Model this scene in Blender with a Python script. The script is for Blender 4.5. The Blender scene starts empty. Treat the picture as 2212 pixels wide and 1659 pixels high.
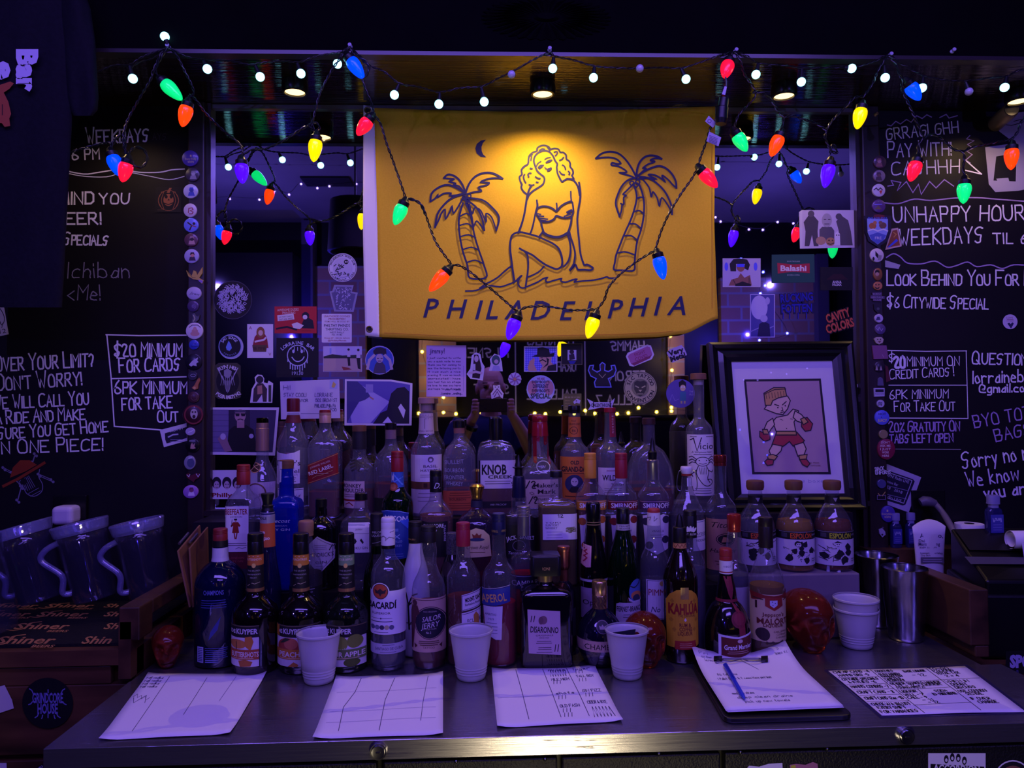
import bpy, bmesh, math, random
from mathutils import Vector, Matrix, geometry
from math import sin, cos, pi, radians, sqrt, tan
random.seed(7)
SC = bpy.context.scene
COL = SC.collection
# ------------------------------------------------------------------ camera
W, H, F = 2212, 1659, 1595.0
CT = 0.93                                  # height of the steel counter top
CAM = Vector((0, 0, CT + 0.554))
_ya, _pi, _ro = radians(2.21), radians(1.5), 0.0093
_f = Vector((sin(_ya)*cos(_pi), cos(_ya)*cos(_pi), sin(_pi)))
_r0 = Vector((cos(_ya), -sin(_ya), 0)); _u0 = _r0.cross(_f)
_r = _r0*cos(_ro) - _u0*sin(_ro); _u = _u0*cos(_ro) + _r0*sin(_ro)
cd = bpy.data.cameras.new('camera'); cam = bpy.data.objects.new('camera', cd); COL.objects.link(cam)
cd.sensor_width = 36; cd.sensor_fit = 'HORIZONTAL'; cd.lens = F/W*36; cd.clip_start = 0.004
m3 = Matrix((_r, _u, -_f)).transposed(); cam.matrix_world = Matrix.Translation(CAM) @ m3.to_4x4()
SC.camera = cam
def ray(px, py): return _f*F + _r*(px - W/2) + _u*(H/2 - py)
def P(px, py, Y):                          # the point at depth Y seen at a spot of the photograph
    d = ray(px, py); return CAM + d*(Y/d.y)
def Pz(px, py, z):                         # the same on the level z
    d = ray(px, py); return CAM + d*((z - CAM.z)/d.z)
def S(Y): return Y/F                       # metres per pixel of the photograph at depth Y
# ------------------------------------------------------------------ view, world
vs = SC.view_settings
SC.display_settings.display_device = 'sRGB'
vs.view_transform = 'Standard'; vs.look = 'None'; vs.exposure = 0.0; vs.gamma = 1.0; vs.use_curve_mapping = False
SC.cycles.max_bounces = 10; SC.cycles.transparent_max_bounces = 24; SC.cycles.transmission_bounces = 6
SC.cycles.glossy_bounces = 5; SC.cycles.diffuse_bounces = 3
SC.cycles.caustics_reflective = False; SC.cycles.caustics_refractive = False; SC.cycles.sample_clamp_indirect = 4.0
SC.cycles.use_denoising = True
wd = bpy.data.worlds.new('night'); SC.world = wd; wd.use_nodes = True
wd.node_tree.nodes['Background'].inputs[0].default_value = (0.12, 0.06, 0.5, 1)
wd.node_tree.nodes['Background'].inputs[1].default_value = 0.015
# ------------------------------------------------------------------ lights of the room
MY = 1.95                                  # plane of the mirror and chalkboard walls
SOF = P(1106, 232, MY).z                   # underside of the soffit over the bottles
BY = 1.664                                 # front face of that bulkhead
def aim(o, to):
    o.rotation_euler = (Vector(to) - o.location).to_track_quat('-Z', 'Y').to_euler()
def lamp(name, kind, loc, color, energy, to=None, size=None, size_y=None, spot=None, blend=0.6, radius=0.02, label=None):
    d = bpy.data.lights.new(name, kind); d.color = color; d.energy = energy
    if kind == 'AREA':
        d.shape = 'RECTANGLE'; d.size = size; d.size_y = size_y
    else: d.shadow_soft_size = radius
    if kind == 'SPOT': d.spot_size = radians(spot); d.spot_blend = blend
    o = bpy.data.objects.new(name, d); COL.objects.link(o); o.location = loc
    if to is not None: aim(o, to)
    return o
VIO = (0.245, 0.138, 1.0)
lamp('violet_ceiling_light', 'AREA', (0.1, 0.35, 2.88), VIO, 29, (0.1, 1.45, 1.1), 2.4, 0.35)
lamp('violet_room_light', 'AREA', (0.25, -0.75, 2.85), VIO, 15, (0.2, 1.95, 1.3), 1.3, 0.3)
for px, py, e in ((637, 170, 2.2), (1172, 175, 7.6), (1692, 180, 2.4), (2200, 192, 2.5), (150, 150, 1.6)):
    q = Pz(px, py, SOF); lamp('puck_bulb', 'SPOT', (q.x, q.y, SOF - 0.034), (1, 0.64, 0.27), e, (q.x, q.y + 0.07, 0), spot=150, blend=0.9, radius=0.0)
lamp('under_bar_light', 'AREA', (0.2, 0.25, 0.42), (1, 0.82, 0.5), 2.5, (0.2, 1.2, 0.9), 0.3, 0.08)
lamp('blue_corner_light', 'POINT', (-1.45, -1.75, 2.0), (0.05, 0.03, 1), 9, radius=0.0)
lamp('blue_corner_light', 'POINT', (2.05, -1.75, 2.0), (0.05, 0.03, 1), 9, radius=0.0)
lamp('fairy_glow', 'POINT', (-0.42, -1.95, 1.75), (1, 0.6, 0.1), 1.1, radius=0.0)
lamp('fairy_glow', 'POINT', (1.52, -1.95, 1.85), (1, 0.6, 0.1), 1.1, radius=0.0)
lamp('violet_fill', 'POINT', (-1.7, -0.9, 2.25), (0.2, 0.13, 1), 26, radius=0.0)  # this pair: unseen fill, added to brighten the ceiling and walls in the mirror
lamp('violet_fill', 'POINT', (1.9, -0.9, 2.25), (0.2, 0.13, 1), 26, radius=0.0)
lamp('pendant_bulb', 'POINT', (0.12, -0.42, 2.02), (1, 0.66, 0.3), 1.9, radius=0.03)
# ------------------------------------------------------------------ materials
MATS = {}
def srgb(c):
    if isinstance(c, str):
        c = c.lstrip('#'); c = [int(c[i]*2 if len(c) == 3 else c[2*i:2*i+2], 16)/255 for i in range(3)]
    return tuple(x/12.92 if x <= .04045 else ((x+.055)/1.055)**2.4 for x in c)
def newmat(key):
    m = bpy.data.materials.new(key); m.use_nodes = True; nt = m.node_tree
    return m, nt, nt.nodes['Principled BSDF'], nt.links
def M(c, rough=0.6, metal=0.0, spec=0.4, coat=0.0):
    k = ('p', c, rough, metal, spec, coat)
    if k not in MATS:
        m, nt, b, L = newmat('paint_' + str(c).strip('#'))
        b.inputs['Base Color'].default_value = (*srgb(c), 1); b.inputs['Roughness'].default_value = rough
        b.inputs['Metallic'].default_value = metal; b.inputs['Specular IOR Level'].default_value = spec
        b.inputs['Coat Weight'].default_value = coat
        MATS[k] = m
    return MATS[k]
def emit(c, s, key=None):
    k = ('e', c, s)
    if k not in MATS:
        m, nt, b, L = newmat('glow_' + str(c).strip('#'))
        b.inputs['Base Color'].default_value = (*srgb(c), 1)
        b.inputs['Emission Color'].default_value = (*srgb(c), 1); b.inputs['Emission Strength'].default_value = s
        b.inputs['Roughness'].default_value = 0.25
        MATS[k] = m
    return MATS[k]
def bulbmat(c, s):
    """a coloured translucent bulb, lit from inside: brighter at its middle than at its rim"""
    k = ('b', c)
    if k not in MATS:
        m, nt, b, L = newmat('bulb_' + c.strip('#'))
        b.inputs['Base Color'].default_value = (*srgb(c), 1); b.inputs['Roughness'].default_value = .2
        b.inputs['Emission Color'].default_value = (*srgb(c), 1)
        lw = nt.nodes.new('ShaderNodeLayerWeight'); lw.inputs[0].default_value = .35
        mr = nt.nodes.new('ShaderNodeMapRange'); mr.inputs[3].default_value = s; mr.inputs[4].default_value = s*.55
        L.new(lw.outputs['Facing'], mr.inputs[0]); L.new(mr.outputs[0], b.inputs['Emission Strength'])
        MATS[k] = m
    return MATS[k]
def glass(c='#f4f6f8', lo=0.05, hi=0.62, rough=0.03, body=0.0, bodycol='#ffffff', bump=0.0):
    """bottle glass: clear (tinted) seen face on, mirror-like at its rims"""
    k = ('g', c, lo, hi, rough, body, bodycol, bump)
    if k not in MATS:
        m, nt, b, L = newmat('glass_' + c.strip('#')); N = nt.nodes
        tr = N.new('ShaderNodeBsdfTransparent'); tr.inputs[0].default_value = (*srgb(c), 1)
        gl = N.new('ShaderNodeBsdfGlossy'); gl.inputs['Roughness'].default_value = rough
        gl.inputs[0].default_value = (1, 1, 1, 1)
        lw = N.new('ShaderNodeLayerWeight'); lw.inputs[0].default_value = .32
        pw = N.new('ShaderNodeMath'); pw.operation = 'POWER'; pw.inputs[1].default_value = 2.2
        mr = N.new('ShaderNodeMapRange'); mr.inputs[3].default_value = lo; mr.inputs[4].default_value = hi
        mx = N.new('ShaderNodeMixShader')
        L.new(lw.outputs['Facing'], pw.inputs[0]); L.new(pw.outputs[0], mr.inputs[0]); L.new(mr.outputs[0], mx.inputs[0])
        src = tr.outputs[0]
        if body > 0:
            df = N.new('ShaderNodeBsdfDiffuse'); df.inputs[0].default_value = (*srgb(bodycol), 1)
            m2 = N.new('ShaderNodeMixShader'); m2.inputs[0].default_value = body
            L.new(src, m2.inputs[1]); L.new(df.outputs[0], m2.inputs[2]); src = m2.outputs[0]
        L.new(src, mx.inputs[1]); L.new(gl.outputs[0], mx.inputs[2])
        if bump:
            tc = N.new('ShaderNodeTexCoord'); nz = N.new('ShaderNodeTexNoise'); nz.inputs['Scale'].default_value = 38
            bp = N.new('ShaderNodeBump'); bp.inputs['Strength'].default_value = bump; bp.inputs['Distance'].default_value = .004
            L.new(tc.outputs['Object'], nz.inputs['Vector']); L.new(nz.outputs[0], bp.inputs['Height']); L.new(bp.outputs[0], gl.inputs['Normal'])
        L.new(mx.outputs[0], N['Material Output'].inputs[0])
        MATS[k] = m
    return MATS[k]
def noisy(key, c1, c2, scale=(4, 4, 4), rough=.6, bump=.0, detail=6, metal=0, spec=.4, nscale=1.0, coords='Object', rvar=0):
    if key not in MATS:
        m, nt, b, L = newmat(key); N = nt.nodes
        tc = N.new('ShaderNodeTexCoord'); mp = N.new('ShaderNodeMapping'); mp.inputs['Scale'].default_value = scale
        nz = N.new('ShaderNodeTexNoise'); nz.inputs['Scale'].default_value = nscale; nz.inputs['Detail'].default_value = detail
        cr = N.new('ShaderNodeValToRGB'); cr.color_ramp.elements[0].position = .3; cr.color_ramp.elements[1].position = .72
        cr.color_ramp.elements[0].color = (*srgb(c1), 1); cr.color_ramp.elements[1].color = (*srgb(c2), 1)
        L.new(tc.outputs[coords], mp.inputs[0]); L.new(mp.outputs[0], nz.inputs['Vector']); L.new(nz.outputs[0], cr.inputs[0])
        L.new(cr.outputs[0], b.inputs['Base Color']); b.inputs['Roughness'].default_value = rough
        b.inputs['Metallic'].default_value = metal; b.inputs['Specular IOR Level'].default_value = spec
        if rvar:
            mr = N.new('ShaderNodeMapRange'); mr.inputs[3].default_value = rough - rvar; mr.inputs[4].default_value = rough + rvar
            L.new(nz.outputs[0], mr.inputs[0]); L.new(mr.outputs[0], b.inputs['Roughness'])
        if bump:
            bp = N.new('ShaderNodeBump'); bp.inputs['Strength'].default_value = bump; bp.inputs['Distance'].default_value = .003
            L.new(nz.outputs[0], bp.inputs['Height']); L.new(bp.outputs[0], b.inputs['Normal'])
        MATS[key] = m
    return MATS[key]
# ------------------------------------------------------------------ objects
def link(o, parent=None):
    COL.objects.link(o)
    if parent is not None: o.parent = parent
    return o
def tag(o, label=None, cat=None, group=None, kind=None):
    for k, v in (('label', label), ('category', cat), ('group', group), ('kind', kind)):
        if v: o[k] = v
    return o
def empty(name, loc=(0, 0, 0), rot=(0, 0, 0)):
    o = bpy.data.objects.new(name, None); o.location = loc; o.rotation_euler = rot; o.empty_display_size = .02
    return link(o)
def mesh(name, vs, fs, mats, mi=None, parent=None, smooth=False, loc=(0, 0, 0), ang=None):
    me = bpy.data.meshes.new(name); me.from_pydata([tuple(v) for v in vs], [], fs)
    for m in (mats if isinstance(mats, (list, tuple)) else [mats]): me.materials.append(m) if m else None
    if mi: me.polygons.foreach_set('material_index', mi)
    if smooth:
        me.polygons.foreach_set('use_smooth', [True]*len(me.polygons))
        if ang: me.set_sharp_from_angle(angle=radians(ang))
    me.update()
    o = bpy.data.objects.new(name, me); o.location = loc
    return link(o, parent)
class MB:
    """collects shapes into one mesh"""
    def __init__(s): s.v = []; s.f = []; s.mi = []
    def add(s, vs, fs, mi=0):
        n = len(s.v); s.v += [Vector(v) for v in vs]; s.f += [tuple(i+n for i in f) for f in fs]; s.mi += [mi]*len(fs); return s
    def box(s, lo, hi, mi=0, mat=None):
        (a, b, c), (d, e, f) = lo, hi
        v = [Vector(q) for q in ((a,b,c),(d,b,c),(d,e,c),(a,e,c),(a,b,f),(d,b,f),(d,e,f),(a,e,f))]
        if mat: v = [mat @ q for q in v]
        return s.add(v, [(0,3,2,1),(4,5,6,7),(0,1,5,4),(1,2,6,5),(2,3,7,6),(3,0,4,7)], mi)
    def lathe(s, prof, seg=32, mi=0, mat=None, n=2, dr=1, top=True, bot=True):
        """prof: [(r, z)] from the top down"""
        vs = []; fs = []
        for r, z in prof:
            for i in range(seg):
                a = 2*pi*i/seg; c, q = cos(a), sin(a)
                if n != 2: c, q = math.copysign(abs(c)**(2/n), c), math.copysign(abs(q)**(2/n), q)
                vs.append(Vector((r*c, r*q*dr, z)))
        for j in range(len(prof) - 1):
            for i in range(seg):
                a, b = j*seg+i, j*seg+(i+1) % seg
                fs.append((a, a+seg, b+seg, b))
        if top: fs.append(tuple(range(seg)))
        if bot: fs.append(tuple(range(len(vs)-1, len(vs)-seg-1, -1)))
        if mat: vs = [mat @ v for v in vs]
        return s.add(vs, fs, mi)
    def tube(s, pts, r, seg=8, mi=0, cap=True):
        pts = [Vector(p) for p in pts]; vs = []; fs = []; up = None
        for i, p in enumerate(pts):
            t = (pts[min(i+1, len(pts)-1)] - pts[max(i-1, 0)]).normalized()
            if up is None: up = t.orthogonal().normalized()
            up = (up - t*up.dot(t)); up = up.normalized() if up.length > 1e-6 else t.orthogonal().normalized()
            w = t.cross(up); rr = r[i] if isinstance(r, (list, tuple)) else r
            vs += [p + (up*cos(2*pi*k/seg) + w*sin(2*pi*k/seg))*rr for k in range(seg)]
        for i in range(len(pts)-1):
            for k in range(seg):
                a, b = i*seg+k, i*seg+(k+1) % seg; fs.append((a, b, b+seg, a+seg))
        if cap: fs += [tuple(range(seg-1, -1, -1)), tuple(range(len(vs)-seg, len(vs)))]
        return s.add(vs, fs, mi)
    def sphere(s, c, r, mi=0, seg=12, rings=8, sc=(1, 1, 1)):
        pr = [(max(sin(pi*k/rings), .02)*r, cos(pi*k/rings)*r) for k in range(rings+1)]
        return s.lathe(pr, seg, mi, Matrix.Translation(c) @ Matrix.Diagonal((*sc, 1)))
    def build(s, name, mats, parent=None, smooth=False, loc=(0, 0, 0), ang=35):
        return mesh(name, s.v, s.f, mats, s.mi, parent, smooth, loc, ang)
def bevel(o, w=.002, seg=2):
    md = o.modifiers.new('bevel', 'BEVEL'); md.width = w; md.segments = seg; md.limit_method = 'ANGLE'; md.angle_limit = radians(50)
    return o
def align(d, base=(0, 0, 0)):
    """matrix that turns +z to d and moves to base"""
    return Matrix.Translation(base) @ Vector(d).to_track_quat('Z', 'Y').to_matrix().to_4x4()
def smooth_path(pts, k=6):
    out = []; n = len(pts)
    for i in range(n-1):
        p0, p1, p2, p3 = (pts[max(i-1, 0)], pts[i], pts[i+1], pts[min(i+2, n-1)])
        for j in range(k):
            t = j/k
            out.append(tuple(.5*((2*b) + (c-a)*t + (2*a-5*b+4*c-d)*t*t + (3*b-a-3*c+d)*t**3) for a, b, c, d in zip(p0, p1, p2, p3)))
    return out + [tuple(pts[-1])]
# ------------------------------------------------------------------ lettering
GLY = {'A':'033d63|1757','B':'030d4d5c5a4808|48675443 03'.replace(' ',''),'C':'~6c4d1c0905134364'.replace('134','13 4').replace(' ',''),
'D':'030d4d6b65430 3'.replace(' ',''),'E':'6d0d0363|0848','F':'030d6d|0848','G':'~6c4d1c090413435 46838'.replace(' ',''),'H':'030d|636d|0868','I':'030d','J':'~5d5523031 5'.replace(' ',''),
'K':'030d|6d0863','L':'0d0353','M':'030d386d63','N':'030d636d','O':'~3d1c0905133353646a5c3d','P':'030d4d5c5a4808','Q':'~3d1c0905133353646a5c3d|4673',
'R':'030d4d5c5a4808|2863','S':'~6c4d1c0a18584644 3313 04'.replace(' ',''),'T':'0d6d|3d33','U':'~0d0523436 56d'.replace(' ',''),'V':'0d336d','W':'0d23385 37d'.replace(' ',''),'X':'0d63|036d','Y':'0d386d|3833','Z':'0d6d0363',
'a':'~47281 60413334549|4943'.replace(' ',''),'b':'0d03|~0829485543 2304'.replace(' ',''),'c':'~48290704 1343'.replace(' ',''),'d':'4d43|~48290704 13334'.replace(' ','')+'4','e':'~064647381906041343','f':'~4d2c2 923|0949'.replace(' ',''),
'g':'~48290705133345|49413000','h':'0d03|~0729384743','i':'0903|0b0c','j':'29211000|2b2c','k':'0d03|390643','l':'0d03','m':'0903|~0729384743|~47596 863'.replace(' ',''),'n':'0903|~0729384743','o':'~290805132344452 9'.replace(' ',''),
'p':'0900|~0829484513 04'.replace(' ',''),'q':'4940|~48290704133344','r':'0903|~07294 8'.replace(' ',''),'s':'~48290746443 30 4'.replace(' ',''),'t':'2d2333|0949','u':'~0905133344|4943','v':'092349','w':'091338 5369'.replace(' ',''),'x':'0943|0349','y':'0924|4910','z':'09490343',
'0':'~3d1c0905133353646a5c3d','1':'0b2d23','2':'~0b2d5c5a0363','3':'~0c3d5c4957442304','4':'4d0656|4d43','5':'5d0d09~'.replace('~','')+'4957442304','6':'~4d1a0513436547280 7'.replace(' ',''),'7':'0d6d23','8':'~3d0b395 5330 5396b3d'.replace(' ',''),'9':'~57280a2d5b4723',
'$':'~6b4c1b0a18564433041 5'.replace(' ','')+'|3e32','!':'0d06|0403','?':'~0b2d5b362 5|2423'.replace(' ',''),'.':'0304','%':'6d03|~1d0c1b2c1d|~55446364 55'.replace(' ',''),"'":'0d0b',"@":'~4746375 6696b2d090423 63'.replace(' ',''),'-':'0848','<':'490643','&':'~630b2d3b0513 67'.replace(' ',''),'=':'0949|0646','/':'035d',',':'0402','+':'2a24|0747',':':'0809|0405','#':'1d03|4d43|0a5a|0656','"':'0d0b|2d2b'}
def chaikin(p):
    q = [p[0]]
    for a, b in zip(p, p[1:]): q += [(.75*a[0]+.25*b[0], .75*a[1]+.25*b[1]), (.25*a[0]+.75*b[0], .25*a[1]+.75*b[1])]
    return q + [p[-1]]
def strokes(ch):
    out = []
    for st in GLY.get(ch, '0343').split('|'):
        sm = st.startswith('~'); st = st.lstrip('~')
        p = [(int(st[i], 16)*1.0, int(st[i+1], 16) - 3.0) for i in range(0, len(st)-1, 2)]
        if sm and len(p) > 2: p = chaikin(chaikin(p))
        out.append(p)
    return out
_fonts = {}
def getfont(key):
    if key not in _fonts:
        f = None
        try:
            import os
            d = bpy.utils.system_resource('DATAFILES', path='fonts')
            f = bpy.data.fonts.load(os.path.join(d, {'mono': 'DejaVuSansMono.woff2', 'inter': 'Inter.woff2', 'cjk': 'Noto Sans CJK Regular.woff2'}[key]))
        except Exception: f = None
        _fonts[key] = f
    return _fonts[key]
_tc = {}
def textmesh(s, bold=0.0, shear=0.0, font=None):
    """flat letters: vertices in units of the capital height, baseline at 0"""
    k = (s, bold, shear, font)
    if k not in _tc:
        cu = bpy.data.curves.new('lettering', 'FONT'); cu.body = s; cu.resolution_u = 2; cu.offset = bold; cu.shear = shear
        cu.fill_mode = 'FRONT'
        if font and getfont(font): cu.font = getfont(font)
        o = bpy.data.objects.new('lettering', cu); TL.objects.link(o); TS.view_layers[0].update()
        dg = TS.view_layers[0].depsgraph
        me = o.evaluated_get(dg).to_mesh()
        v = [(q.co.x/.73, q.co.y/.73) for q in me.vertices]; fc = [tuple(p.vertices) for p in me.polygons]
        o.evaluated_get(dg).to_mesh_clear(); bpy.data.objects.remove(o); bpy.data.curves.remove(cu)
        _tc[k] = (v, fc)
    return _tc[k]
TS = bpy.data.scenes.new('lettering_bench'); TL = TS.collection
# ------------------------------------------------------------------ flat artwork, drawn in the plane of a sheet, label or wall
class Art:
    """Layered flat shapes; x to the right and y DOWN in the units of the drawing."""
    def __init__(s): s.items = []; s.boxes = []; s.mats = []
    def _lv(s, vs):
        xs = [v[0] for v in vs]; ys = [v[1] for v in vs]; b = (min(xs), min(ys), max(xs), max(ys)); lv = 0
        for q, l in s.boxes:
            if q[0] < b[2] and q[2] > b[0] and q[1] < b[3] and q[3] > b[1]: lv = max(lv, l+1)
        s.boxes.append((b, lv)); return lv
    def _put(s, vs, fs, c, wrap=None):
        m = c if isinstance(c, bpy.types.Material) else M(c)
        if m not in s.mats: s.mats.append(m)
        s.items.append((vs, fs, s.mats.index(m), s._lv(vs), wrap)); return s
    def p(s, pts, c):
        t = geometry.tessellate_polygon([[Vector((x, y, 0)) for x, y in pts]])
        fs = []
        for a, b, d in t:
            A = (pts[b][0]-pts[a][0])*(pts[d][1]-pts[a][1]) - (pts[b][1]-pts[a][1])*(pts[d][0]-pts[a][0])
            fs.append((a, b, d) if A < 0 else (a, d, b))
        return s._put(list(pts), fs, c)
    def r(s, x0, y0, x1, y1, c, rot=0, rad=0):
        if rad:
            pts = []
            for cx, cy, a0 in ((x1-rad, y0+rad, -90), (x1-rad, y1-rad, 0), (x0+rad, y1-rad, 90), (x0+rad, y0+rad, 180)):
                for k in range(5):
                    a = radians(a0 + k*22.5); pts.append((cx+rad*cos(a), cy+rad*sin(a)))
        else: pts = [(x0, y0), (x1, y0), (x1, y1), (x0, y1)]
        return s.p(turn(pts, rot, ((x0+x1)/2, (y0+y1)/2)), c)
    def c(s, cx, cy, rx, c, ry=None, n=28, rot=0):
        ry = ry or rx
        return s.p(turn([(cx+rx*cos(2*pi*i/n), cy+ry*sin(2*pi*i/n)) for i in range(n)], rot, (cx, cy)), c)
    def l(s, pts, w, c, closed=False, sm=0):
        pts = [tuple(p) for p in pts]
        if closed: pts = pts + [pts[0]]
        if sm: pts = [q[:2] for q in smooth_path(pts, sm)]
        pts = [p for i, p in enumerate(pts) if i == 0 or (abs(p[0]-pts[i-1][0]) + abs(p[1]-pts[i-1][1])) > 1e-6]
        if len(pts) < 2: return s
        vs = []; n = len(pts)
        for i, (x, y) in enumerate(pts):
            def dirn(a, b):
                dx, dy = b[0]-a[0], b[1]-a[1]; L = math.hypot(dx, dy) or 1; return dx/L, dy/L
            if closed and i in (0, n-1): a, b = dirn(pts[-2], pts[0]), dirn(pts[0], pts[1])
            else: a = dirn(pts[max(i-1, 0)], pts[max(i, 1)]); b = dirn(pts[min(i, n-2)], pts[min(i+1, n-1)])
            nx, ny = -(a[1]+b[1]), a[0]+b[0]; L = math.hypot(nx, ny)
            if L < .35: nx, ny, L = -b[1], b[0], 1.0; k = 1.0
            else: k = min(1.6, 2.0/L)
            nx, ny = nx/L, ny/L
            e = .45*w if (not closed and i in (0, n-1)) else 0
            ex, ey = ((-a[0]*e, -a[1]*e) if i == 0 else (b[0]*e, b[1]*e))
            vs += [(x+ex+nx*w/2*k, y+ey+ny*w/2*k), (x+ex-nx*w/2*k, y+ey-ny*w/2*k)]
        return s._put(vs, [(2*i, 2*i+2, 2*i+3, 2*i+1) for i in range(n-1)], c)
    def t(s, txt, cx, cy, h, c, w=None, rot=0, sh=0.0, b=0.0, font=None, al='c'):
        """printed text: capitals h high, centred (or starting, al='l') at cx, cy"""
        v, f = textmesh(txt, b, sh, font)
        if not v: return s
        x0 = min(q[0] for q in v); x1 = max(q[0] for q in v); kx = (w/(x1-x0)) if w else h
        off = {'c': (x0+x1)/2, 'l': x0, 'r': x1}[al]
        pts = turn([(cx + (q[0]-off)*kx, cy - (q[1]-.5)*h) for q in v], rot, (cx, cy))
        return s._put(pts, [tuple(q) for q in f], c)
    def h(s, txt, x, y, h, c, lw, w=None, rot=0, jit=.03, sp=2.2, big=1.0):
        """handwriting from x on the baseline y, capitals h high; w: fitted width; big: first letters larger"""
        px = 0; out = []; first = True
        for ch in txt:
            if ch == ' ': px += 4.2; first = True; continue
            k = big if first else 1.0; first = False
            st = strokes(ch); mx = max(p[0] for q in st for p in q)
            sl = random.uniform(-jit, jit)*2
            for q in st:
                out.append([(px + p[0]*k + sl*p[1] + random.uniform(-jit, jit)*3, p[1]*k + random.uniform(-jit, jit)*4) for p in q])
            px += mx*k + sp
        kx = (w/px) if w else h/10
        for q in out:
            pts = turn([(x + a*kx, y - b*h/10) for a, b in q], rot, (x, y))
            s.l(pts, lw, c)
        return s
    def lines(s, x0, y0, x1, n, dy, lw, c, rag=.15):
        """rows of print too small to read"""
        for i in range(n):
            k = 1 - random.uniform(0, rag); m = (x0+x1)/2; hw = (x1-x0)/2*k
            s.r(m-hw, y0+i*dy, m+hw, y0+i*dy+lw, c)
        return s
    def wrap(s, y0, y1, c, ang=180, off=0):
        s._put([(-9e3, y0), (9e3, y1)], [], c, (y0, y1, ang, off)); return s
    def build(s, name, fn, parent=None, eps=.00022, cuts=None, wrapfn=None, loc=(0, 0, 0)):
        """fn(x, y, lift) -> point"""
        vs = []; fs = []; mi = []
        if cuts:
            bm = bmesh.new()
            for v, f, m, lv, wr in s.items:
                if wr: continue
                q = [bm.verts.new((x, y, lv)) for x, y in v]
                for t in f:
                    try: bm.faces.new([q[i] for i in t]).material_index = m
                    except ValueError: pass
            for ax, vals in cuts:
                for val in vals:
                    g = bm.verts[:] + bm.edges[:] + bm.faces[:]
                    co = (val, 0, 0) if ax == 'x' else (0, val, 0); no = (1, 0, 0) if ax == 'x' else (0, 1, 0)
                    bmesh.ops.bisect_plane(bm, geom=g, plane_co=co, plane_no=no, dist=1e-4)
            bm.verts.index_update()
            vs = [fn(v.co.x, v.co.y, v.co.z*eps) for v in bm.verts]
            for f in bm.faces: fs.append(tuple(v.index for v in f.verts)); mi.append(f.material_index)
            bm.free()
        else:
            for v, f, m, lv, wr in s.items:
                if wr: continue
                n = len(vs); vs += [fn(x, y, lv*eps) for x, y in v]; fs += [tuple(i+n for i in t) for t in f]; mi += [m]*len(f)
        for v, f, m, lv, wr in s.items:
            if wr:
                a, b = wrapfn(wr, lv*eps); n = len(vs); vs += a; fs += [tuple(i+n for i in t) for t in b]; mi += [m]*len(b)
        return mesh(name, vs, fs, s.mats or [M('#fff')], mi, parent, False, loc)
def turn(pts, deg, c):
    if not deg: return list(pts)
    a = radians(-deg); q, r = cos(a), sin(a)      # positive: anticlockwise on the sheet
    return [(c[0]+(x-c[0])*q-(y-c[1])*r, c[1]+(x-c[0])*r+(y-c[1])*q) for x, y in pts]
def onplane(Y):                                  # a drawing on an upright plane at depth Y, in the frame's own pixels
    return lambda x, y, e: P(x, y, Y) + Vector((0, -e, 0))
def onsheet(a, b, c, d, up=Vector((0, 0, 1))):   # unit square (x right, y down) laid on four corners: far left, far right, near right, near left
    a, b, c, d = map(Vector, (a, b, c, d))
    return lambda x, y, e: (a*(1-x)+b*x)*(1-y) + (d*(1-x)+c*x)*y + up*e
def slab(name, mats, pts3, n, th, parent=None):
    """a sheet of thickness th: outline pts3 pushed along n"""
    n = Vector(n)*th; k = len(pts3); vs = [Vector(p) for p in pts3] + [Vector(p)+n for p in pts3]
    fs = [tuple(range(k)), tuple(range(2*k-1, k-1, -1))] + [(i, i+k, (i+1) % k + k, (i+1) % k) for i in range(k)]
    o = mesh(name, vs, fs, mats, None, parent)
    bm = bmesh.new(); bm.from_mesh(o.data); bmesh.ops.recalc_face_normals(bm, faces=bm.faces[:]); bm.to_mesh(o.data); bm.free()
    return o
# ------------------------------------------------------------------ the setting
BLK = noisy('black_wall_paint', '#0b090b', '#120f11', (3, 3, 3), .42, .12, spec=.35, nscale=3)
BOARD = noisy('chalkboard_paint', '#0c0a0d', '#131014', (2, 2, 2), .5, .06, spec=.3, nscale=2)
SOFM = noisy('soffit_lacquer', '#1e1413', '#2a1c18', (1.6, 70, 2), .1, .5, spec=1.0, nscale=3, detail=3)
FACE = noisy('bulkhead_paint', '#040305', '#060508', (3, 3, 3), .9, .1, spec=.06, nscale=3)
POST = noisy('dark_stained_wood', '#1c1416', '#2b1f20', (6, 6, 1.2), .38, .15, spec=.5, nscale=4)
WOOD = noisy('stained_plank', '#2a190f', '#6e4a2e', (1.2, 6, 6), .5, .25, spec=.35, nscale=2.6)
WOODV = noisy('stained_board', '#2a1a11', '#62432c', (5, 1.2, 5), .45, .2, spec=.4, nscale=2.6)
STEEL = noisy('brushed_steel', '#8d8c92', '#a6a5aa', (1.5, 60, 60), .3, .05, metal=1, nscale=3, rvar=.06)
XL, XR = -2.75, 2.95
def struct(name, mb, mat, parent=None):
    o = mb.build(name, mat, parent)
    if parent is None: o['kind'] = 'structure'
    return o
struct('floor', MB().box((XL, -2.4, -.1), (XR, 2.1, 0)), noisy('dark_floor', '#121013', '#1a171a', (2, 2, 2), .5, .1))
struct('ceiling', MB().box((XL, -2.4, 3.0), (XR, BY, 3.1)), noisy('ceiling_paint', '#6a6570', '#77727e', (2, 2, 2), .8, .05))
wb = struct('wall_back', MB().box((XL, MY+.004, 0), (XR, MY+.12, 3.1)), BOARD)
struct('wall_front', MB().box((XL, -2.4, 0), (XR, -2.25, 3.0)), BLK)
struct('wall_left', MB().box((XL-.1, -2.4, 0), (XL, MY, 3.0)), BLK)
struct('wall_right', MB().box((XR, -2.4, 0), (XR+.1, MY, 3.0)), BLK)
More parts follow.
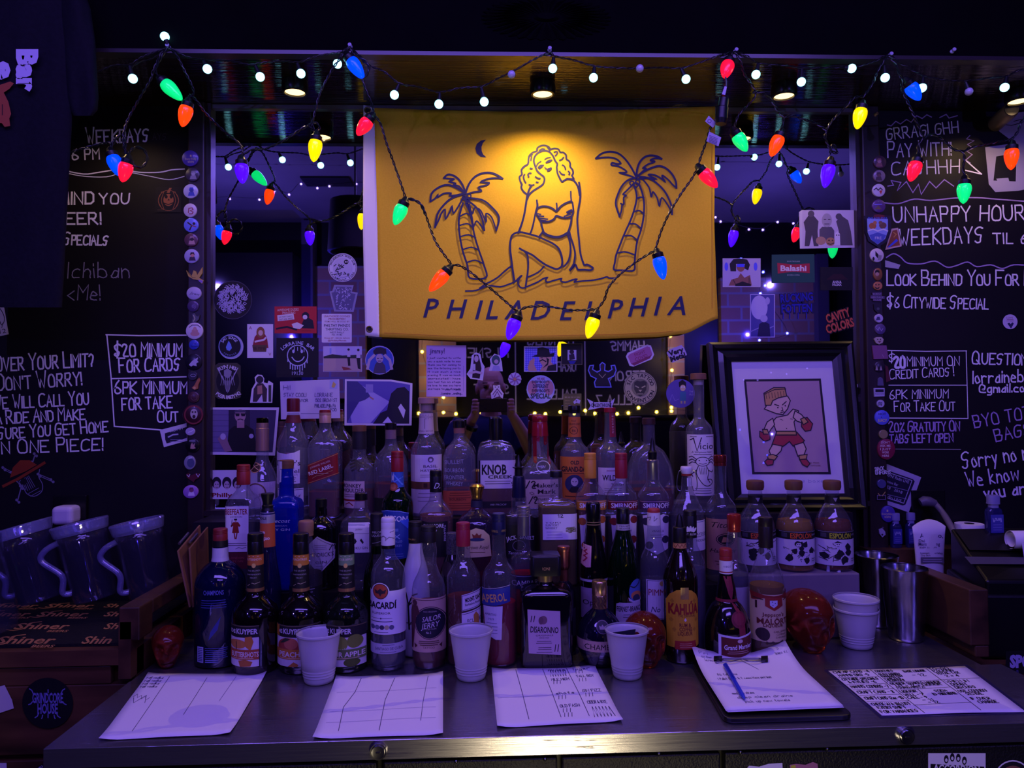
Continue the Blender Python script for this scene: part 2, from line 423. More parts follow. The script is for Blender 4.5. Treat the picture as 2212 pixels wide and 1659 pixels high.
struct('soffit', MB().box((XL, BY, SOF), (XR, MY+.003, SOF+.03)), SOFM)
struct('bulkhead_beam', MB().box((XL, BY-.012, SOF+.004), (XR, BY+.03, 3.0)), FACE)
struct('trim_bulkhead', MB().box((XL, BY-.015, SOF-.004), (XR, BY+.012, SOF+.005)), M('#2a2426', .3, spec=.6))
def px(x, y, Y): return P(x, y, Y).x
def pz(x, y, Y): return P(x, y, Y).z
mx0, mx1 = px(444, 660, MY), px(1870, 660, MY)
ML = pz(444, 1098, MY)
# mirror between two posts
mm, nt, b, L = newmat('mirror_glass')
b.inputs['Base Color'].default_value = (.82, .82, .86, 1); b.inputs['Metallic'].default_value = 1; b.inputs['Roughness'].default_value = .015
struct('mirror_panel', MB().box((mx0-.004, MY-.003, ML-.01), (mx1+.004, MY+.003, SOF)), mm)
PY = MY - .032                                    # faces of the posts
for nm, a, c in (('trim_left', 404, 441), ('trim_right', 1870, 1909)):
    x0, x1 = px(a, 660, PY), px(c, 660, PY)
    t = struct(nm, MB().box((x0, PY, CT+.02), (x1, MY+.003, SOF-.001)), POST); bevel(t, .004)
    e = (x1, x1+.012) if nm == 'trim_left' else (x0-.012, x0)
    struct('moulding', MB().box((e[0], PY+.012, CT+.02), (e[1], MY+.003, SOF-.002)), POST, t)
struct('trim_top', MB().box((mx0, MY-.012, SOF-.012), (mx1, MY-.003, SOF-.001)), M('#77707a', .3, .6))
struct('trim_bottom', MB().box((mx0-.004, MY-.03, ML-.016), (mx1+.004, MY-.002, ML-.002)), POST)
# opposite side of the room, seen in the mirror
def Q(x, y, D):                                   # the point met after the mirror at the folded depth D
    p = P(x, y, D); return Vector((p.x, 2*MY - p.y, p.z))
a = Q(632, 460, 5.72)
struct('wall_front_pier', MB().box((XL, -2.26, 0), (a.x, a.y, 2.66)), BLK)
struct('trim_front_strip', MB().box((a.x, -2.25, 1.0), (a.x+.09, -2.1, 2.98)), M('#4a4658', .7))
a = Q(1765, 590, 6.0); c = Q(1792, 740, 6.0)
struct('trim_front_band', MB().box((a.x, -2.25, 1.0), (c.x, -2.1, 2.7)), M('#4a4658', .7))
if 'brick' not in MATS:
    m, nt, b, L = newmat('old_brick'); N = nt.nodes
    tc = N.new('ShaderNodeTexCoord'); mp = N.new('ShaderNodeMapping'); mp.inputs['Rotation'].default_value = (radians(90), 0, 0)
    br = N.new('ShaderNodeTexBrick'); br.inputs['Scale'].default_value = 2.2; br.inputs['Color1'].default_value = (.3, .16, .09, 1)
    br.inputs['Color2'].default_value = (.42, .26, .15, 1); br.inputs['Mortar'].default_value = (.3, .27, .24, 1)
    L.new(tc.outputs['Object'], mp.inputs[0]); L.new(mp.outputs[0], br.inputs['Vector']); L.new(br.outputs[0], b.inputs['Base Color'])
    b.inputs['Roughness'].default_value = .8; MATS['brick'] = m
for nm, x0, y0, x1, y1 in (('wall_brick_panel', 664, 575, 790, 860), ('wall_brick_pier', 904, 600, 986, 905), ('wall_brick_column', 1440, 560, 1480, 905), ('wall_brick_side', 1556, 600, 1764, 900)):
    a, c = Q(x0, y0, 6.08), Q(x1, y1, 6.08)
    struct(nm, MB().box((a.x, -2.252, c.z), (c.x, a.y, a.z)), MATS['brick'])
a, c = Q(986, 500, 6.12), Q(1440, 905, 6.12)
bd = struct('wall_menu_board', MB().box((a.x, -2.251, 1.3), (c.x, a.y, a.z)), BOARD)
ar = Art(); CH = M('#c9c6d2', .8)
ar.l([(0, 0), (1.7, 0)], .01, CH); ar.l([(.62, 0), (.62, 1.2)], .01, CH); ar.l([(1.2, 0), (1.2, 1.2)], .01, CH)
for i, (s, x, y) in enumerate((('ASAHI 8', .12, .3), ('HAMMS', .12, .55), ('PERONI 7', .12, .8), ('STELLA 7', .12, 1.0), ('CRAFT CANS', .7, .25), ('TWO RIVERS', .7, .5), ('DRAFT LAGER', .7, .72), ('PALE ALE', .7, .95), ('CIDER 8', 1.26, .3), ('PILSNER', 1.26, .6), ('STOUT', 1.26, .9))):
    ar.h(s, x, y, .075, CH, .011, w=min(.42, .06*len(s)))
ar.build('chalk_lettering', lambda x, y, e: Vector((c.x - .06 - x, a.y + .002 + e, a.z - .45 - y)), bd)
struct('wall_wainscot', MB().box((XL, -2.25, 0), (XR, -1.98, Q(1100, 905, 5.93).z)).box((XL, -2.25, Q(1100, 905, 5.93).z), (XR, -1.95, Q(1100, 899, 5.93).z)), M('#0a0a0b', .35))
# tiny warm lights along the ledge opposite, tiny violet ones under the ceiling
def fairy(name, label, D, pts, mat, r, cordmat):
    e = empty(name, Q(*pts[0], D))
    tag(e, label, 'string lights')
    qs = [Q(x, y, D) - e.location for x, y in pts]
    cp = [tuple(q + Vector((0, 0, .012))) for q in qs]
    MB().tube(smooth_path(cp, 5), .0016, 6).build('cord', cordmat, e, True)
    for q in qs: MB().sphere(q, r, seg=10, rings=6).build('bulb', mat, e, True)
fairy('fairy_lights', 'warm yellow fairy lights on the ledge opposite, seen in the mirror', 5.9, [(905, 893), (958, 891), (985, 894), (1040, 893), (1112, 894), (1155, 893), (1178, 894), (1210, 890), (1240, 893), (1264, 887), (1285, 893), (1333, 894), (1357, 892), (1379, 881), (1418, 890), (1450, 888), (1540, 893)], emit('#ffd23c', 22), .011, M('#222'))
fairy('fairy_lights', 'warm yellow fairy lights running up the brick column beside the flag, in the mirror', 6.0, [(1450, 880), (1447, 838), (1451, 800), (1446, 765), (1448, 726), (1450, 690)], emit('#ffd23c', 22), .011, M('#222'))
fairy('fairy_lights', 'warm yellow fairy lights running up the brick pier behind the handwritten letter, in the mirror', 6.0, [(958, 858), (930, 812), (912, 760), (915, 720), (912, 690)], emit('#ffd23c', 22), .011, M('#222'))
fairy('fairy_lights', 'tiny violet fairy lights under the ceiling opposite, in the mirror beside the flag hem', 4.7, [(460, 432), (497, 430), (561, 432), (593, 414), (625, 421), (651, 398), (686, 407), (712, 403), (770, 398), (800, 400)], emit('#9a7cff', 9), .006, M('#151520'))
fairy('fairy_lights', 'tiny violet fairy lights across the beam opposite, in the mirror above the monster card', 4.7, [(1545, 470), (1556, 479), (1586, 487), (1617, 496), (1647, 497), (1679, 480), (1713, 483), (1760, 470), (1850, 462)], emit('#9a7cff', 9), .006, M('#151520'))
fairy('fairy_lights', 'tiny blue fairy lights on the brick opposite, in the mirror around the green card', 6.0, [(1600, 560), (1648, 588), (1652, 617), (1642, 634), (1700, 720), (1640, 735)], emit('#4a4cff', 26), .009, M('#151520'))
q = Q(768, 436, 4.2); q2 = Q(768, 545, 4.2)
e = tag(empty('pendant_drum', (q.x, q.y, q2.z)), 'dark drum pendant hanging near the ceiling, in the mirror left of the flag', 'lamp')
MB().lathe([(.02, q.z-q2.z+.004), (.14, q.z-q2.z), (.155, .0), (.14, -.004), (.13, .2)], 28, top=True, bot=True).build('drum', M('#16131c', .5), e, True)
MB().tube([(0, 0, q.z-q2.z), (0, 0, 3.0-q2.z)], .006).build('rod', M('#16131c', .5), e, True)
q = Q(708, 455, 5.0)
v = MB(); v.box((-.16, -.1, -.012), (.16, .1, 0))
tag(v.build('air_vent', M('#0c0b10', .6), None, False, (q.x, q.y, 3.0)), 'dark slot vent in the ceiling, seen in the mirror', 'vent')
# ------------------------------------------------------------------ back bar counter and its neighbours
YF = Pz(880, 1597, CT).y
YD = Pz(286, 1464, CT).y; YR = Pz(2108, 1419, CT).y
lx0, lx1 = px(262, 1400, YD), px(307, 1400, YD); rx0, rx1 = px(2088, 1330, YR), px(2130, 1330, YR)
cx0, cx1 = Pz(102, 1611, CT).x, Pz(2144, 1427, CT).x + .004
lp = max(cx0, px(286, 1464, YD))
ZA = P(880, 1640, YF).z                           # lower lip of the steel apron
k = tag(empty('bar_cooler', (0, YF, 0)), 'black back bar cooler with a scratched stainless steel top', 'cooler')
ol = [(cx0, 0), (cx1, 0), (cx1, YR-.045-YF), (rx0-.002, YR-.045-YF), (rx0-.002, MY-.01-YF), (lp+.002, MY-.01-YF), (lp+.002, YD-.02-YF), (cx0, YD-.02-YF)]
t = slab('top', None, [(x, y, ZA) for x, y in ol], (0, 0, 1), CT-ZA, k)
def steel_scratched():
    m, nt, b, L = newmat('scratched_steel'); N = nt.nodes
    tc = N.new('ShaderNodeTexCoord'); mp = N.new('ShaderNodeMapping'); mp.inputs['Scale'].default_value = (2, 70, 90)
    nz = N.new('ShaderNodeTexNoise'); nz.inputs['Scale'].default_value = 4; nz.inputs['Detail'].default_value = 8
    L.new(tc.outputs['Object'], mp.inputs[0]); L.new(mp.outputs[0], nz.inputs[0])
    m2 = N.new('ShaderNodeMapping'); m2.inputs['Rotation'].default_value = (0, .5, .3); m2.inputs['Scale'].default_value = (14, 14, 160)
    n2 = N.new('ShaderNodeTexNoise'); n2.inputs['Scale'].default_value = 1.1; n2.inputs['Detail'].default_value = 2
    L.new(tc.outputs['Object'], m2.inputs[0]); L.new(m2.outputs[0], n2.inputs[0])
    cr = N.new('ShaderNodeValToRGB'); cr.color_ramp.elements[0].position = .66; cr.color_ramp.elements[1].position = .74
    L.new(n2.outputs[0], cr.inputs[0])
    ad = N.new('ShaderNodeMath'); ad.operation = 'ADD'; L.new(nz.outputs[0], ad.inputs[0]); L.new(cr.outputs[0], ad.inputs[1])
    bp = N.new('ShaderNodeBump'); bp.inputs['Strength'].default_value = .22; bp.inputs['Distance'].default_value = .0012
    L.new(ad.outputs[0], bp.inputs['Height']); L.new(bp.outputs[0], b.inputs['Normal'])
    mr = N.new('ShaderNodeMapRange'); mr.inputs[3].default_value = .17; mr.inputs[4].default_value = .32
    L.new(nz.outputs[0], mr.inputs[0]); L.new(mr.outputs[0], b.inputs['Roughness'])
    b.inputs['Base Color'].default_value = (.42, .41, .44, 1); b.inputs['Metallic'].default_value = .93
    return m
t.data.materials.clear(); t.data.materials.append(steel_scratched()); bevel(t, .0035, 3)
DK = noisy('pebbled_black_steel', '#0e0e0f', '#151516', (90, 90, 90), .45, .5, spec=.5, nscale=3)
MB().box((lp+.02, .03, .08), (rx0-.01, MY-YF-.03, ZA)).build('cabinet', M('#0b0b0c', .5), k)
for a0, a1 in ((118, 812), (826, 1205), (1215, 1560), (1570, 2290)):
    d = MB().box((px(a0, 1650, YF), .008, .12), (px(a1, 1650, YF), .03, ZA-.008)).build('door', DK, k); bevel(d, .003)
    mid = (px(a0, 1650, YF)+px(a1, 1650, YF))/2
    MB().box((mid-.05, -.006, ZA-.16), (mid+.05, .008, ZA-.14)).build('handle', M('#2a2a2c', .3, .8), d)
for lx, ly in ((818, 1621), (1955, 1588)):
    q = P(lx, ly, YF); r = .0135
    MB().lathe([(r*.55, .008), (r*.78, .0085), (r*.8, .006), (r, .0062), (r, .0)], 28, mat=align((0, -1, 0), (q.x, 0, q.z))).box((q.x-.0035, -.0092, q.z-.001), (q.x+.0035, -.0082, q.z+.001), 1).build('lock', [M('#b9b8bd', .22, 1), M('#111')], k, True)
for hx, hy in ((985, 1648), (1178, 1643), (1425, 1631), (1602, 1628), (1790, 1621)):
    q = P(hx, hy, YF); MB().sphere((q.x, .006, q.z), .0035).build('rivet', M('#8d8d90', .25, 1), k, True)
# stepped riser the bottles stand on
T2, T3 = CT+.13, CT+.276
rz = tag(empty('bottle_riser', (0, 1.698, CT)), 'dark stepped riser carrying the rows of bottles under the mirror', 'shelf')
RM = M('#17131a', .4)
MB().box((px(500, 1250, 1.69), 0, 0), (px(1606, 1250, 1.69), .104, .13)).build('step', RM, rz)
MB().box((lx1+.006, .104, 0), (px(1843, 1100, 1.80), MY-.004-1.698, .276)).build('ledge', RM, rz)
bx = MB().box((0, 0, 0), (px(1858, 1250, 1.705)-px(1612, 1250, 1.705), .096, .15))
o = tag(bx.build('carton', noisy('dull_carton', '#6e6470', '#857a84', (6, 6, 6), .6, .1), None, False, (px(1612, 1250, 1.705), 1.705, CT)), 'pale flat carton carrying the three dome shaped tequila bottles', 'box'); bevel(o, .004)
# ------------------------------------------------------------------ left wooden cabinet
zs = P(130, 1402, YD).z; zt = P(285, 1308, YD).z
g = tag(empty('wooden_cabinet', (lx0, YD, 0)), 'brown plank cabinet under the bar mat and the clear pitchers', 'cabinet')
MB().box((XL-lx0, .015, 0), (lp-lx0-.001, MY-YD-.01, zs-.006)).build('body', WOOD, g)
MB().box((XL-lx0, -.012, P(100, 1436, YD).z), (.0, .016, zs)).build('rail', WOOD, g)
for y0, y1 in ((1440, 1479), (1480, 1628), (1640, 1800), (1812, 2010)):
    pl = MB().box((XL-lx0, -.004, P(100, y1, YD).z), (min(px(241 if y0 < 1460 else 300, 1450, YD), lp-.002)-lx0, .016, P(100, y0, YD).z)).build('plank', WOOD, g); bevel(pl, .002)
MB().box((0, -.012, P(275, 1462, YD).z), (lp-lx0-.001, .045, zt-.03)).build('post', WOODV, g)
dv = MB().box((0, -.012, zt-P(285, 1380, YD).z and P(285, 1380, YD).z), (lx1-lx0, .05, zt)); dv.box((0, .05, zt-.03), (lx1-lx0, MY-YD-.02, zt))
bevel(dv.build('end_rail', WOODV, g), .003)
# right wooden cabinet
zr = P(2100, 1271, YR).z; zq = P(2180, 1437, YR).z
g = tag(empty('wooden_cabinet', (rx0, YR, 0)), 'brown board cabinet with a thick end board under the black receipt printer', 'cabinet')
MB().box((.024, .01, 0), (XR-rx0, MY-YR-.01, zq-.004)).build('body', WOOD, g)
MB().box((px(2108, 1400, YR)-rx0, -.008, P(2150, 1462, YR).z), (XR-rx0, .009, zq)).build('rail', WOOD, g)
bevel(MB().box((0, -.01, P(2100, 1392, YR).z), (rx1-rx0, 1.785-YR, zr)).box((.012, -.008, CT+.001), (rx1-rx0, 1.785-YR, P(2100, 1392, YR).z)).build('end_board', WOODV, g), .003)
MB().box((px(1880, 1200, 1.885)-rx0, 1.885-YR, zq), (XR-rx0, MY-YR-.006, CT+.165)).build('back_ledge', WOODV, g)
e = tag(empty('pendant_lamp', (.12, -.42, 2.02)), 'small warm pendant bulb over the bar behind the person', 'lamp')
MB().lathe([(.012, .09), (.02, .06), (.034, .0), (.03, -.02), (.01, -.036)], 20).build('bulb', emit('#ffd9a0', 4), e, True)
MB().tube([(0, 0, .085), (0, 0, 3.0-2.02)], .004).lathe([(.02, .12), (.022, .075), (.016, .07)], 16).build('socket', M('#111', .4), e, True)
# ------------------------------------------------------------------ puck lights under the soffit
for (x, y), lb in (((637, 182), 'round black puck light lit warm, under the soffit left of the flag'), ((1172, 187), 'round black puck light lit warm, under the soffit above the flag'),
        ((1693, 191), 'round black puck light under the soffit right of the flag'), ((2200, 203), 'round black puck light lit warm, under the soffit over the screaming face drawing'), ((160, 160), 'round black puck light lit warm, hidden behind the black shirt')):
    q = Pz(x, y - 8, SOF); e = tag(empty('puck_light', (q.x, q.y, SOF)), lb, 'light', 'puck lights under the soffit')
    MB().lathe([(.03, -.0005), (.0315, -.012), (.0315, -.024), (.029, -.030), (.0245, -.031), (.0245, -.026), (.003, -.0255)], 36).build('housing', M('#1a1618', .28, .3), e, True)
    MB().lathe([(.003, -.0262), (.024, -.0268), (.003, -.0275)], 30).build('lens', emit('#ffd489', 3.2), e, True)
# ------------------------------------------------------------------ flag
FY0 = MY - .024
def fy(x, y):                                    # gentle folds of the hanging cloth
    t = max(0, min(1, (y-232)/500)); s = (x-782)/766
    w = .0035*sin(s*9+.8+t*1.5)*(.25+t) + .004*sin(s*3.2-1.2)*t + .012*max(0, s-.86)/.14*t*t - .0025*cos(t*9)*sin(s*5)
    return FY0 - .004 - w
def fpt(x, y, e=0): 
    q = P(x, y, fy(x, y)); return q + Vector((0, -e, 0))
def curve(pts, t):
    for (a, b), (c, d) in zip(pts, pts[1:]):
        if t <= c: k = (t-a)/(c-a); k = k*k*(3-2*k)*.35 + k*.65; return b + (d-b)*k
    return pts[-1][1]
TOP = [(782, 226), (808, 233), (950, 238), (1100, 241), (1250, 240), (1400, 235), (1545, 230)]
BOT = [(788, 725), (818, 728), (1000, 736), (1150, 735), (1300, 732), (1420, 728), (1480, 721), (1551, 688)]
LEF = [(226, 785), (500, 784), (727, 789)]; RIG = [(229, 1545), (480, 1543), (600, 1547), (690, 1551)]; HED = [(226, 808), (500, 815), (730, 819)]
flag = tag(empty('flag', tuple(fpt(785, 226))), 'golden yellow cloth flag with a navy pin-up, palms and city name, hung across the mirror', 'flag')
NAVY = '#1c1c4e'; GOLD = noisy('gold_cloth', '#dcb428', '#e4bc30', (60, 60, 60), .75, .1, spec=.15, nscale=4)
def sheet(name, x_of, n, mrows, mat):
    vs = []; fs = []
    for j in range(mrows+1):
        for i in range(n+1):
            s = i/n; t = j/mrows; y = 480
            for _ in range(3):
                xa, xb = x_of(y); x = xa+(xb-xa)*s; y = curve(TOP, min(max(x, 782), 1545))*(1-t) + curve(BOT, min(max(x, 788), 1551))*t
            vs.append(fpt(x, y))
    for j in range(mrows):
        for i in range(n):
            a = j*(n+1)+i; fs.append((a, a+n+1, a+n+2, a+1))
    o = mesh(name, [v - flag.location for v in vs], fs, mat, None, flag, True)
    md = o.modifiers.new('thickness', 'SOLIDIFY'); md.thickness = .0012; md.offset = -1
    return o
sheet('cloth', lambda y: (curve(HED, y), curve(RIG, y)), 90, 56, GOLD)
sheet('header_tape', lambda y: (curve(LEF, y), curve(HED, y)+.5), 6, 56, M('#e9e4ea', .8))
for x, y in ((794, 238), (798, 711)):
    q = fpt(x, y) - flag.location
    rg = [(.0055*1.25*cos(a*pi/10) , .0055*1.25*sin(a*pi/10), 0) for a in range(21)]
    MB().tube([Vector((q.x+u, q.y-.001, q.z+v)) for u, v, _ in rg], .0022, 8).build('grommet', M('#8a7a55', .3, 1), flag, True)
    MB().lathe([(.0055, .0008), (.0055, .0)], 18, mat=align((0, -1, 0), q)).build('grommet_hole', M('#101014', .6), flag)
a = Art()
LW = 4.2
def L(w, *pts, sm=4): a.l(pts, w, NAVY, sm=sm)
def c3(s, ox, oy, k=3.95): return [(ox + float(p.split(',')[0])/k, oy + float(p.split(',')[1])/k) for p in s.split()]
def T(s, w=LW, ox=1100, oy=0, sm=4): a.l(c3(s, ox, oy), w, NAVY, sm=sm)
def Bt(s, w=LW, sm=4): T(s, w, 1100, 400, sm)
# moon
a.p(c3('1975,1192 1930,1200 1895,1230 1884,1268 1895,1310 1930,1338 1978,1343 1950,1318 1938,1290 1936,1255 1948,1222', 550, 0), NAVY)
# hair
T('150,1660 118,1630 103,1600 108,1575 95,1550 88,1510 108,1490 105,1450 130,1420 160,1400 165,1355 175,1325 205,1300 235,1290 240,1265 270,1245 310,1243 340,1258 352,1275 385,1268 420,1275 435,1300 460,1302 485,1325 488,1360 510,1375 520,1400 520,1425 540,1450 545,1480 535,1500 550,1525 540,1530 495,1528 470,1540 450,1550 430,1520 412,1480 405,1430 410,1400 390,1370 380,1345 365,1320 340,1295 300,1287 265,1295 235,1315 215,1345 210,1380 222,1420 240,1460 270,1490 295,1510 300,1540 285,1575 250,1600 210,1625 180,1650', 3.9, sm=3)
for s in ('180,1330 195,1320|185,1370 190,1340', '260,1285 280,1272 300,1275', '385,1300 405,1295 410,1310 395,1330', '430,1370 450,1360 462,1345', '455,1410 470,1420 480,1445', '430,1465 445,1485 470,1492', '505,1465 515,1475 510,1490', '165,1510 160,1490 175,1478 185,1480', '130,1490 122,1510 130,1540 140,1560', '225,1510 240,1520 262,1525', '170,1578 190,1582 210,1578', '232,1555 245,1558', '180,1437 195,1440', '325,1255 345,1285'):
    for q in s.split('|'): T(q, 3.2)
# face
T('232,1420 245,1395 270,1378', 2.2); T('305,1360 325,1348 350,1345', 2.6); T('250,1430 265,1415 290,1412', 3); T('258,1436 280,1424', 3); T('315,1388 335,1372 362,1368', 3); T('325,1385 350,1378', 3); T('305,1430 310,1442 318,1440', 2.2)
a.p(c3('318,1452 330,1436 345,1432 352,1428 364,1432 362,1448 345,1462 325,1466', 1100, 0), NAVY)
# body
T('180,1650 165,1672 155,1700', 3.6); Bt('190,5 172,35 160,70 150,110 140,180 128,250 110,320 92,370 80,402'); Bt('235,130 238,180 225,230 205,330 190,385 180,410', 3.4)
T('495,1528 540,1535 570,1565 590,1610 600,1665'); Bt('595,-20 605,60 603,130 590,200 580,290 585,380 595,470 600,530 610,600 630,660 640,680 665,678 690,690 712,705 708,718 690,725 640,722 590,722 580,712 565,680 545,700 520,725', 4)
Bt('524,55 525,100 530,140', 3); Bt('240,160 242,180 235,215 232,245 250,275 265,300 290,312 340,310 380,290 402,262 440,275 490,280 530,265 545,225 542,175 532,142 490,150 440,180 402,222 370,200 320,182 275,182 245,195', 3.6); Bt('403,158 406,190 403,222', 3.4)
for q in ('245,245 268,252', '250,265 292,268', '255,282 325,292', '262,298 310,305', '500,240 535,222', '470,268 520,250', '490,232 530,212'): Bt(q, 3)
Bt('270,315 280,355 292,395', 3.6); Bt('530,270 525,320 510,375 500,400', 3.6)
Bt('285,402 330,430 390,445 440,440 500,408', 5.5); Bt('280,405 255,440', 3.4); Bt('495,415 515,480 522,560 510,630 490,670 465,695', 3.8); Bt('512,400 525,450 545,510 560,580 555,640 545,680 515,725', 3.8)
# legs
Bt('15,455 25,430 60,408 110,405 170,420 240,440 310,470 370,500 410,530 435,570 450,630 450,680 435,705 400,718 350,700 300,675 250,640 200,600 150,575 110,555 90,543'); Bt('15,455 8,500 10,570 20,650 30,730 42,810'); Bt('130,570 155,600 162,680 155,760 148,800 140,860', 3.8); Bt('295,695 260,735 210,765 160,785', 3.6)
Bt('20,690 -20,720 -60,755 -100,790 -150,820 -200,845 -250,880', 3.6); 
# waves
Bt('-370,905 -280,900 -180,860 -80,870 -10,850 50,825 85,790 105,775 80,810 75,840 90,870 120,880 170,860 240,830 290,800 325,790 310,810 325,830 380,815 420,805 445,800 440,820 480,830 540,810 575,805 555,828 620,820 700,815 780,800 830,785 850,795 905,795', 3.6, sm=3)
# right palm
def PR(s, w=LW): T(s, w, 1100, 0, sm=3)
PR('740,1352 790,1310 860,1295 930,1310 990,1360 1040,1430 1075,1495 1085,1515'); PR('740,1355 800,1345 870,1345 920,1362 950,1395 920,1400 880,1390 872,1410 930,1420 985,1450 1000,1470 970,1475 940,1475 990,1490 1040,1505 1080,1525', 3.8)
PR('1085,1505 1090,1450 1110,1390 1150,1345 1200,1328 1260,1335 1298,1357', 4.4); PR('1298,1357 1250,1352 1215,1360 1205,1372 1235,1375 1235,1385 1190,1400 1165,1415 1140,1435 1165,1438 1130,1470 1095,1505', 3.6)
PR('1085,1510 1140,1470 1210,1435 1280,1418 1340,1440 1390,1490 1420,1550 1425,1605'); PR('1425,1605 1390,1575 1360,1540 1310,1500 1305,1515 1330,1555 1295,1525 1240,1495 1190,1490 1200,1505 1255,1530 1190,1520 1130,1525 1095,1530', 3.6)
Bt('1085,-90 1130,-55 1190,20 1210,100 1225,60 1260,110 1280,180 1300,110 1350,170 1385,235', 3.4); Bt('1110,-70 1180,-60 1250,-20 1320,50 1360,120 1385,190 1387,250')
Bt('1075,-60 1010,-40 960,10 930,70 910,130 910,180 940,270', 4); Bt('940,270 955,220 960,170 950,160 975,165 975,110 995,90 970,80 1000,50 1030,20 1060,-10', 3.6)
for x, y in ((1045, -13), (1095, -25), (1080, 0)): a.l([(1100+x/3.95+4.6*cos(k*pi/6), 400+y/3.95+4.6*sin(k*pi/6)) for k in range(12)], 2.8, NAVY, closed=True)
Bt('1062,5 1080,60 1085,120 1065,210 1030,310 980,420 940,520 910,600 900,660 892,722 960,728 1060,730 1068,660 1075,580 1090,480 1120,390 1140,300 1148,210 1145,130 1130,60 1108,0', 4)
for q in ('1090,115 1120,105 1145,112', '1065,230 1105,220 1140,242', '1030,332 1075,335 1120,370', '985,435 1040,435 1090,472', '925,580 990,572 1072,598'): Bt(q, 3.4)
# left palm (traced from another crop of the picture)
def PL(s, w=LW, sm=3): T(s, w, 550, 0, sm)
PL('1800,1650 1780,1590 1745,1535 1700,1500 1650,1490 1615,1520'); PL('1615,1520 1660,1525 1705,1530 1660,1550 1715,1565 1700,1575 1745,1590 1770,1620 1800,1655', 3.4); PL('1800,1650 1830,1570 1880,1510 1940,1480 2010,1475 2070,1495 2115,1525'); PL('2115,1525 2050,1520 1980,1530 1930,1555 2000,1560 1980,1580 1910,1600 1935,1630 1870,1640 1810,1658', 3.4)
def L4(s, w=LW): T(s, w, 440, 400, 3)
L4('2222,60 2130,10 2060,0 1990,30 1945,75 1935,140'); L4('1935,140 1975,115 2000,80 1995,105 2050,72 2110,70 2100,90 2160,85 2222,70', 3.4); L4('2222,75 2120,110 2050,170 1995,250 1975,360'); L4('1975,360 2010,290 2030,240 2060,210 2062,290 2100,230 2120,180 2130,240 2170,190 2222,95', 3.4)
R2 = lambda s, w=LW: a.l(smooth_path([tuple(map(float, p.split(','))) for p in s.split()], 4), w, NAVY)
R2('1003,428 1040,432 1062,448 1078,470 1072,498'); R2('1072,498 1062,470 1050,462 1050,480 1038,455 1025,450 1020,462 1008,436', 3.2); R2('1005,430 1030,450 1042,475 1046,498'); R2('1046,498 1030,478 1022,490 1015,460 1006,440', 3.2)
for x, y in ((1003, 428), (1013, 424), (1010, 434)): a.l([(x+4.4*cos(k*pi/6), y+4.4*sin(k*pi/6)) for k in range(12)], 2.6, NAVY, closed=True)
R2('1000,440 992,470 992,500 999,540 1010,575 1015,601 1050,600 1046,575 1034,540 1024,505 1020,475 1014,442', 4)
for s in ('994,468 1008,462 1019,470', '993,488 1010,484 1021,492', '995,512 1012,508 1027,514', '1000,540 1018,535 1034,541', '1008,568 1026,563 1044,570'): R2(s, 3.2)
# lettering of the city name
for ch, x, y in zip('PHILADELPHIA', (931, 987, 1035, 1062, 1109, 1167, 1226, 1275, 1329, 1379, 1421, 1460), (664, 666, 668, 668, 668, 669, 670, 670, 666, 662, 660, 659)):
    a.t(ch, x, y, 42, NAVY, rot=.8, sh=.28, b=.012)
for x0, x1 in ((830, 1470),): a.l([(x, curve(BOT, x)-9) for x in range(x0, x1, 16)], 1.1, '#b97a08')
a.l([(1538, y) for y in range(250, 680, 16)], 1.1, '#b97a08')
a.build('print', lambda x, y, e: fpt(x, y, e + .0009) - flag.location, flag)
# ------------------------------------------------------------------ bottles
def amber(c, k=.45):
    key = ('liq', c, k)
    if key not in MATS:
        m, nt, b, L = newmat('liquor_' + c.strip('#')); N = nt.nodes
        tr = N.new('ShaderNodeBsdfTransparent'); tr.inputs[0].default_value = (*srgb(c), 1)
        df = N.new('ShaderNodeBsdfDiffuse'); df.inputs[0].default_value = (*srgb(c), 1)
        mx = N.new('ShaderNodeMixShader'); mx.inputs[0].default_value = k
        L.new(tr.outputs[0], mx.inputs[1]); L.new(df.outputs[0], mx.inputs[2]); L.new(mx.outputs[0], N['Material Output'].inputs[0])
        MATS[key] = m
    return MATS[key]
CLEAR = glass('#f2f4f8', .06, .85, .03, .075, '#dcdcf0', .5)  # pale body haze of both clear glasses stands in for refracted light
CLEARF = glass('#eef0f5', .06, .75, .03, .042, '#d0d0e8', .25)
BLUEG = glass('#2a55d8', .05, .5, .04, .5, '#0c2aa8', .1)
NAVYG = glass('#101c60', .06, .5, .04, .5, '#0a1240', .1)
GREENG = glass('#1c5a2a', .05, .5, .04, .35, '#0a2a14', .1)
def dark(c='#0b0709'): return M(c, .09, 0, .6, .5)
GOLD_M = M('#d0a860', .25, 1); SILV = M('#a9a6b2', .3, .9)
AMB = amber('#8a3a10', .4); RED = amber('#b01418', .45); OLIVE = amber('#a58a30', .3); STRAW = amber('#c9922a', .35); ROSE = amber('#b56a58', .25)
def prof_of(s, xc, Y, zb):
    out = []
    for q in s.split():
        h, y = q.split(',')
        out.append((float(h)*S(Y), .0 if y == 'b' else P(xc, float(y), Y).z - zb))
    return out
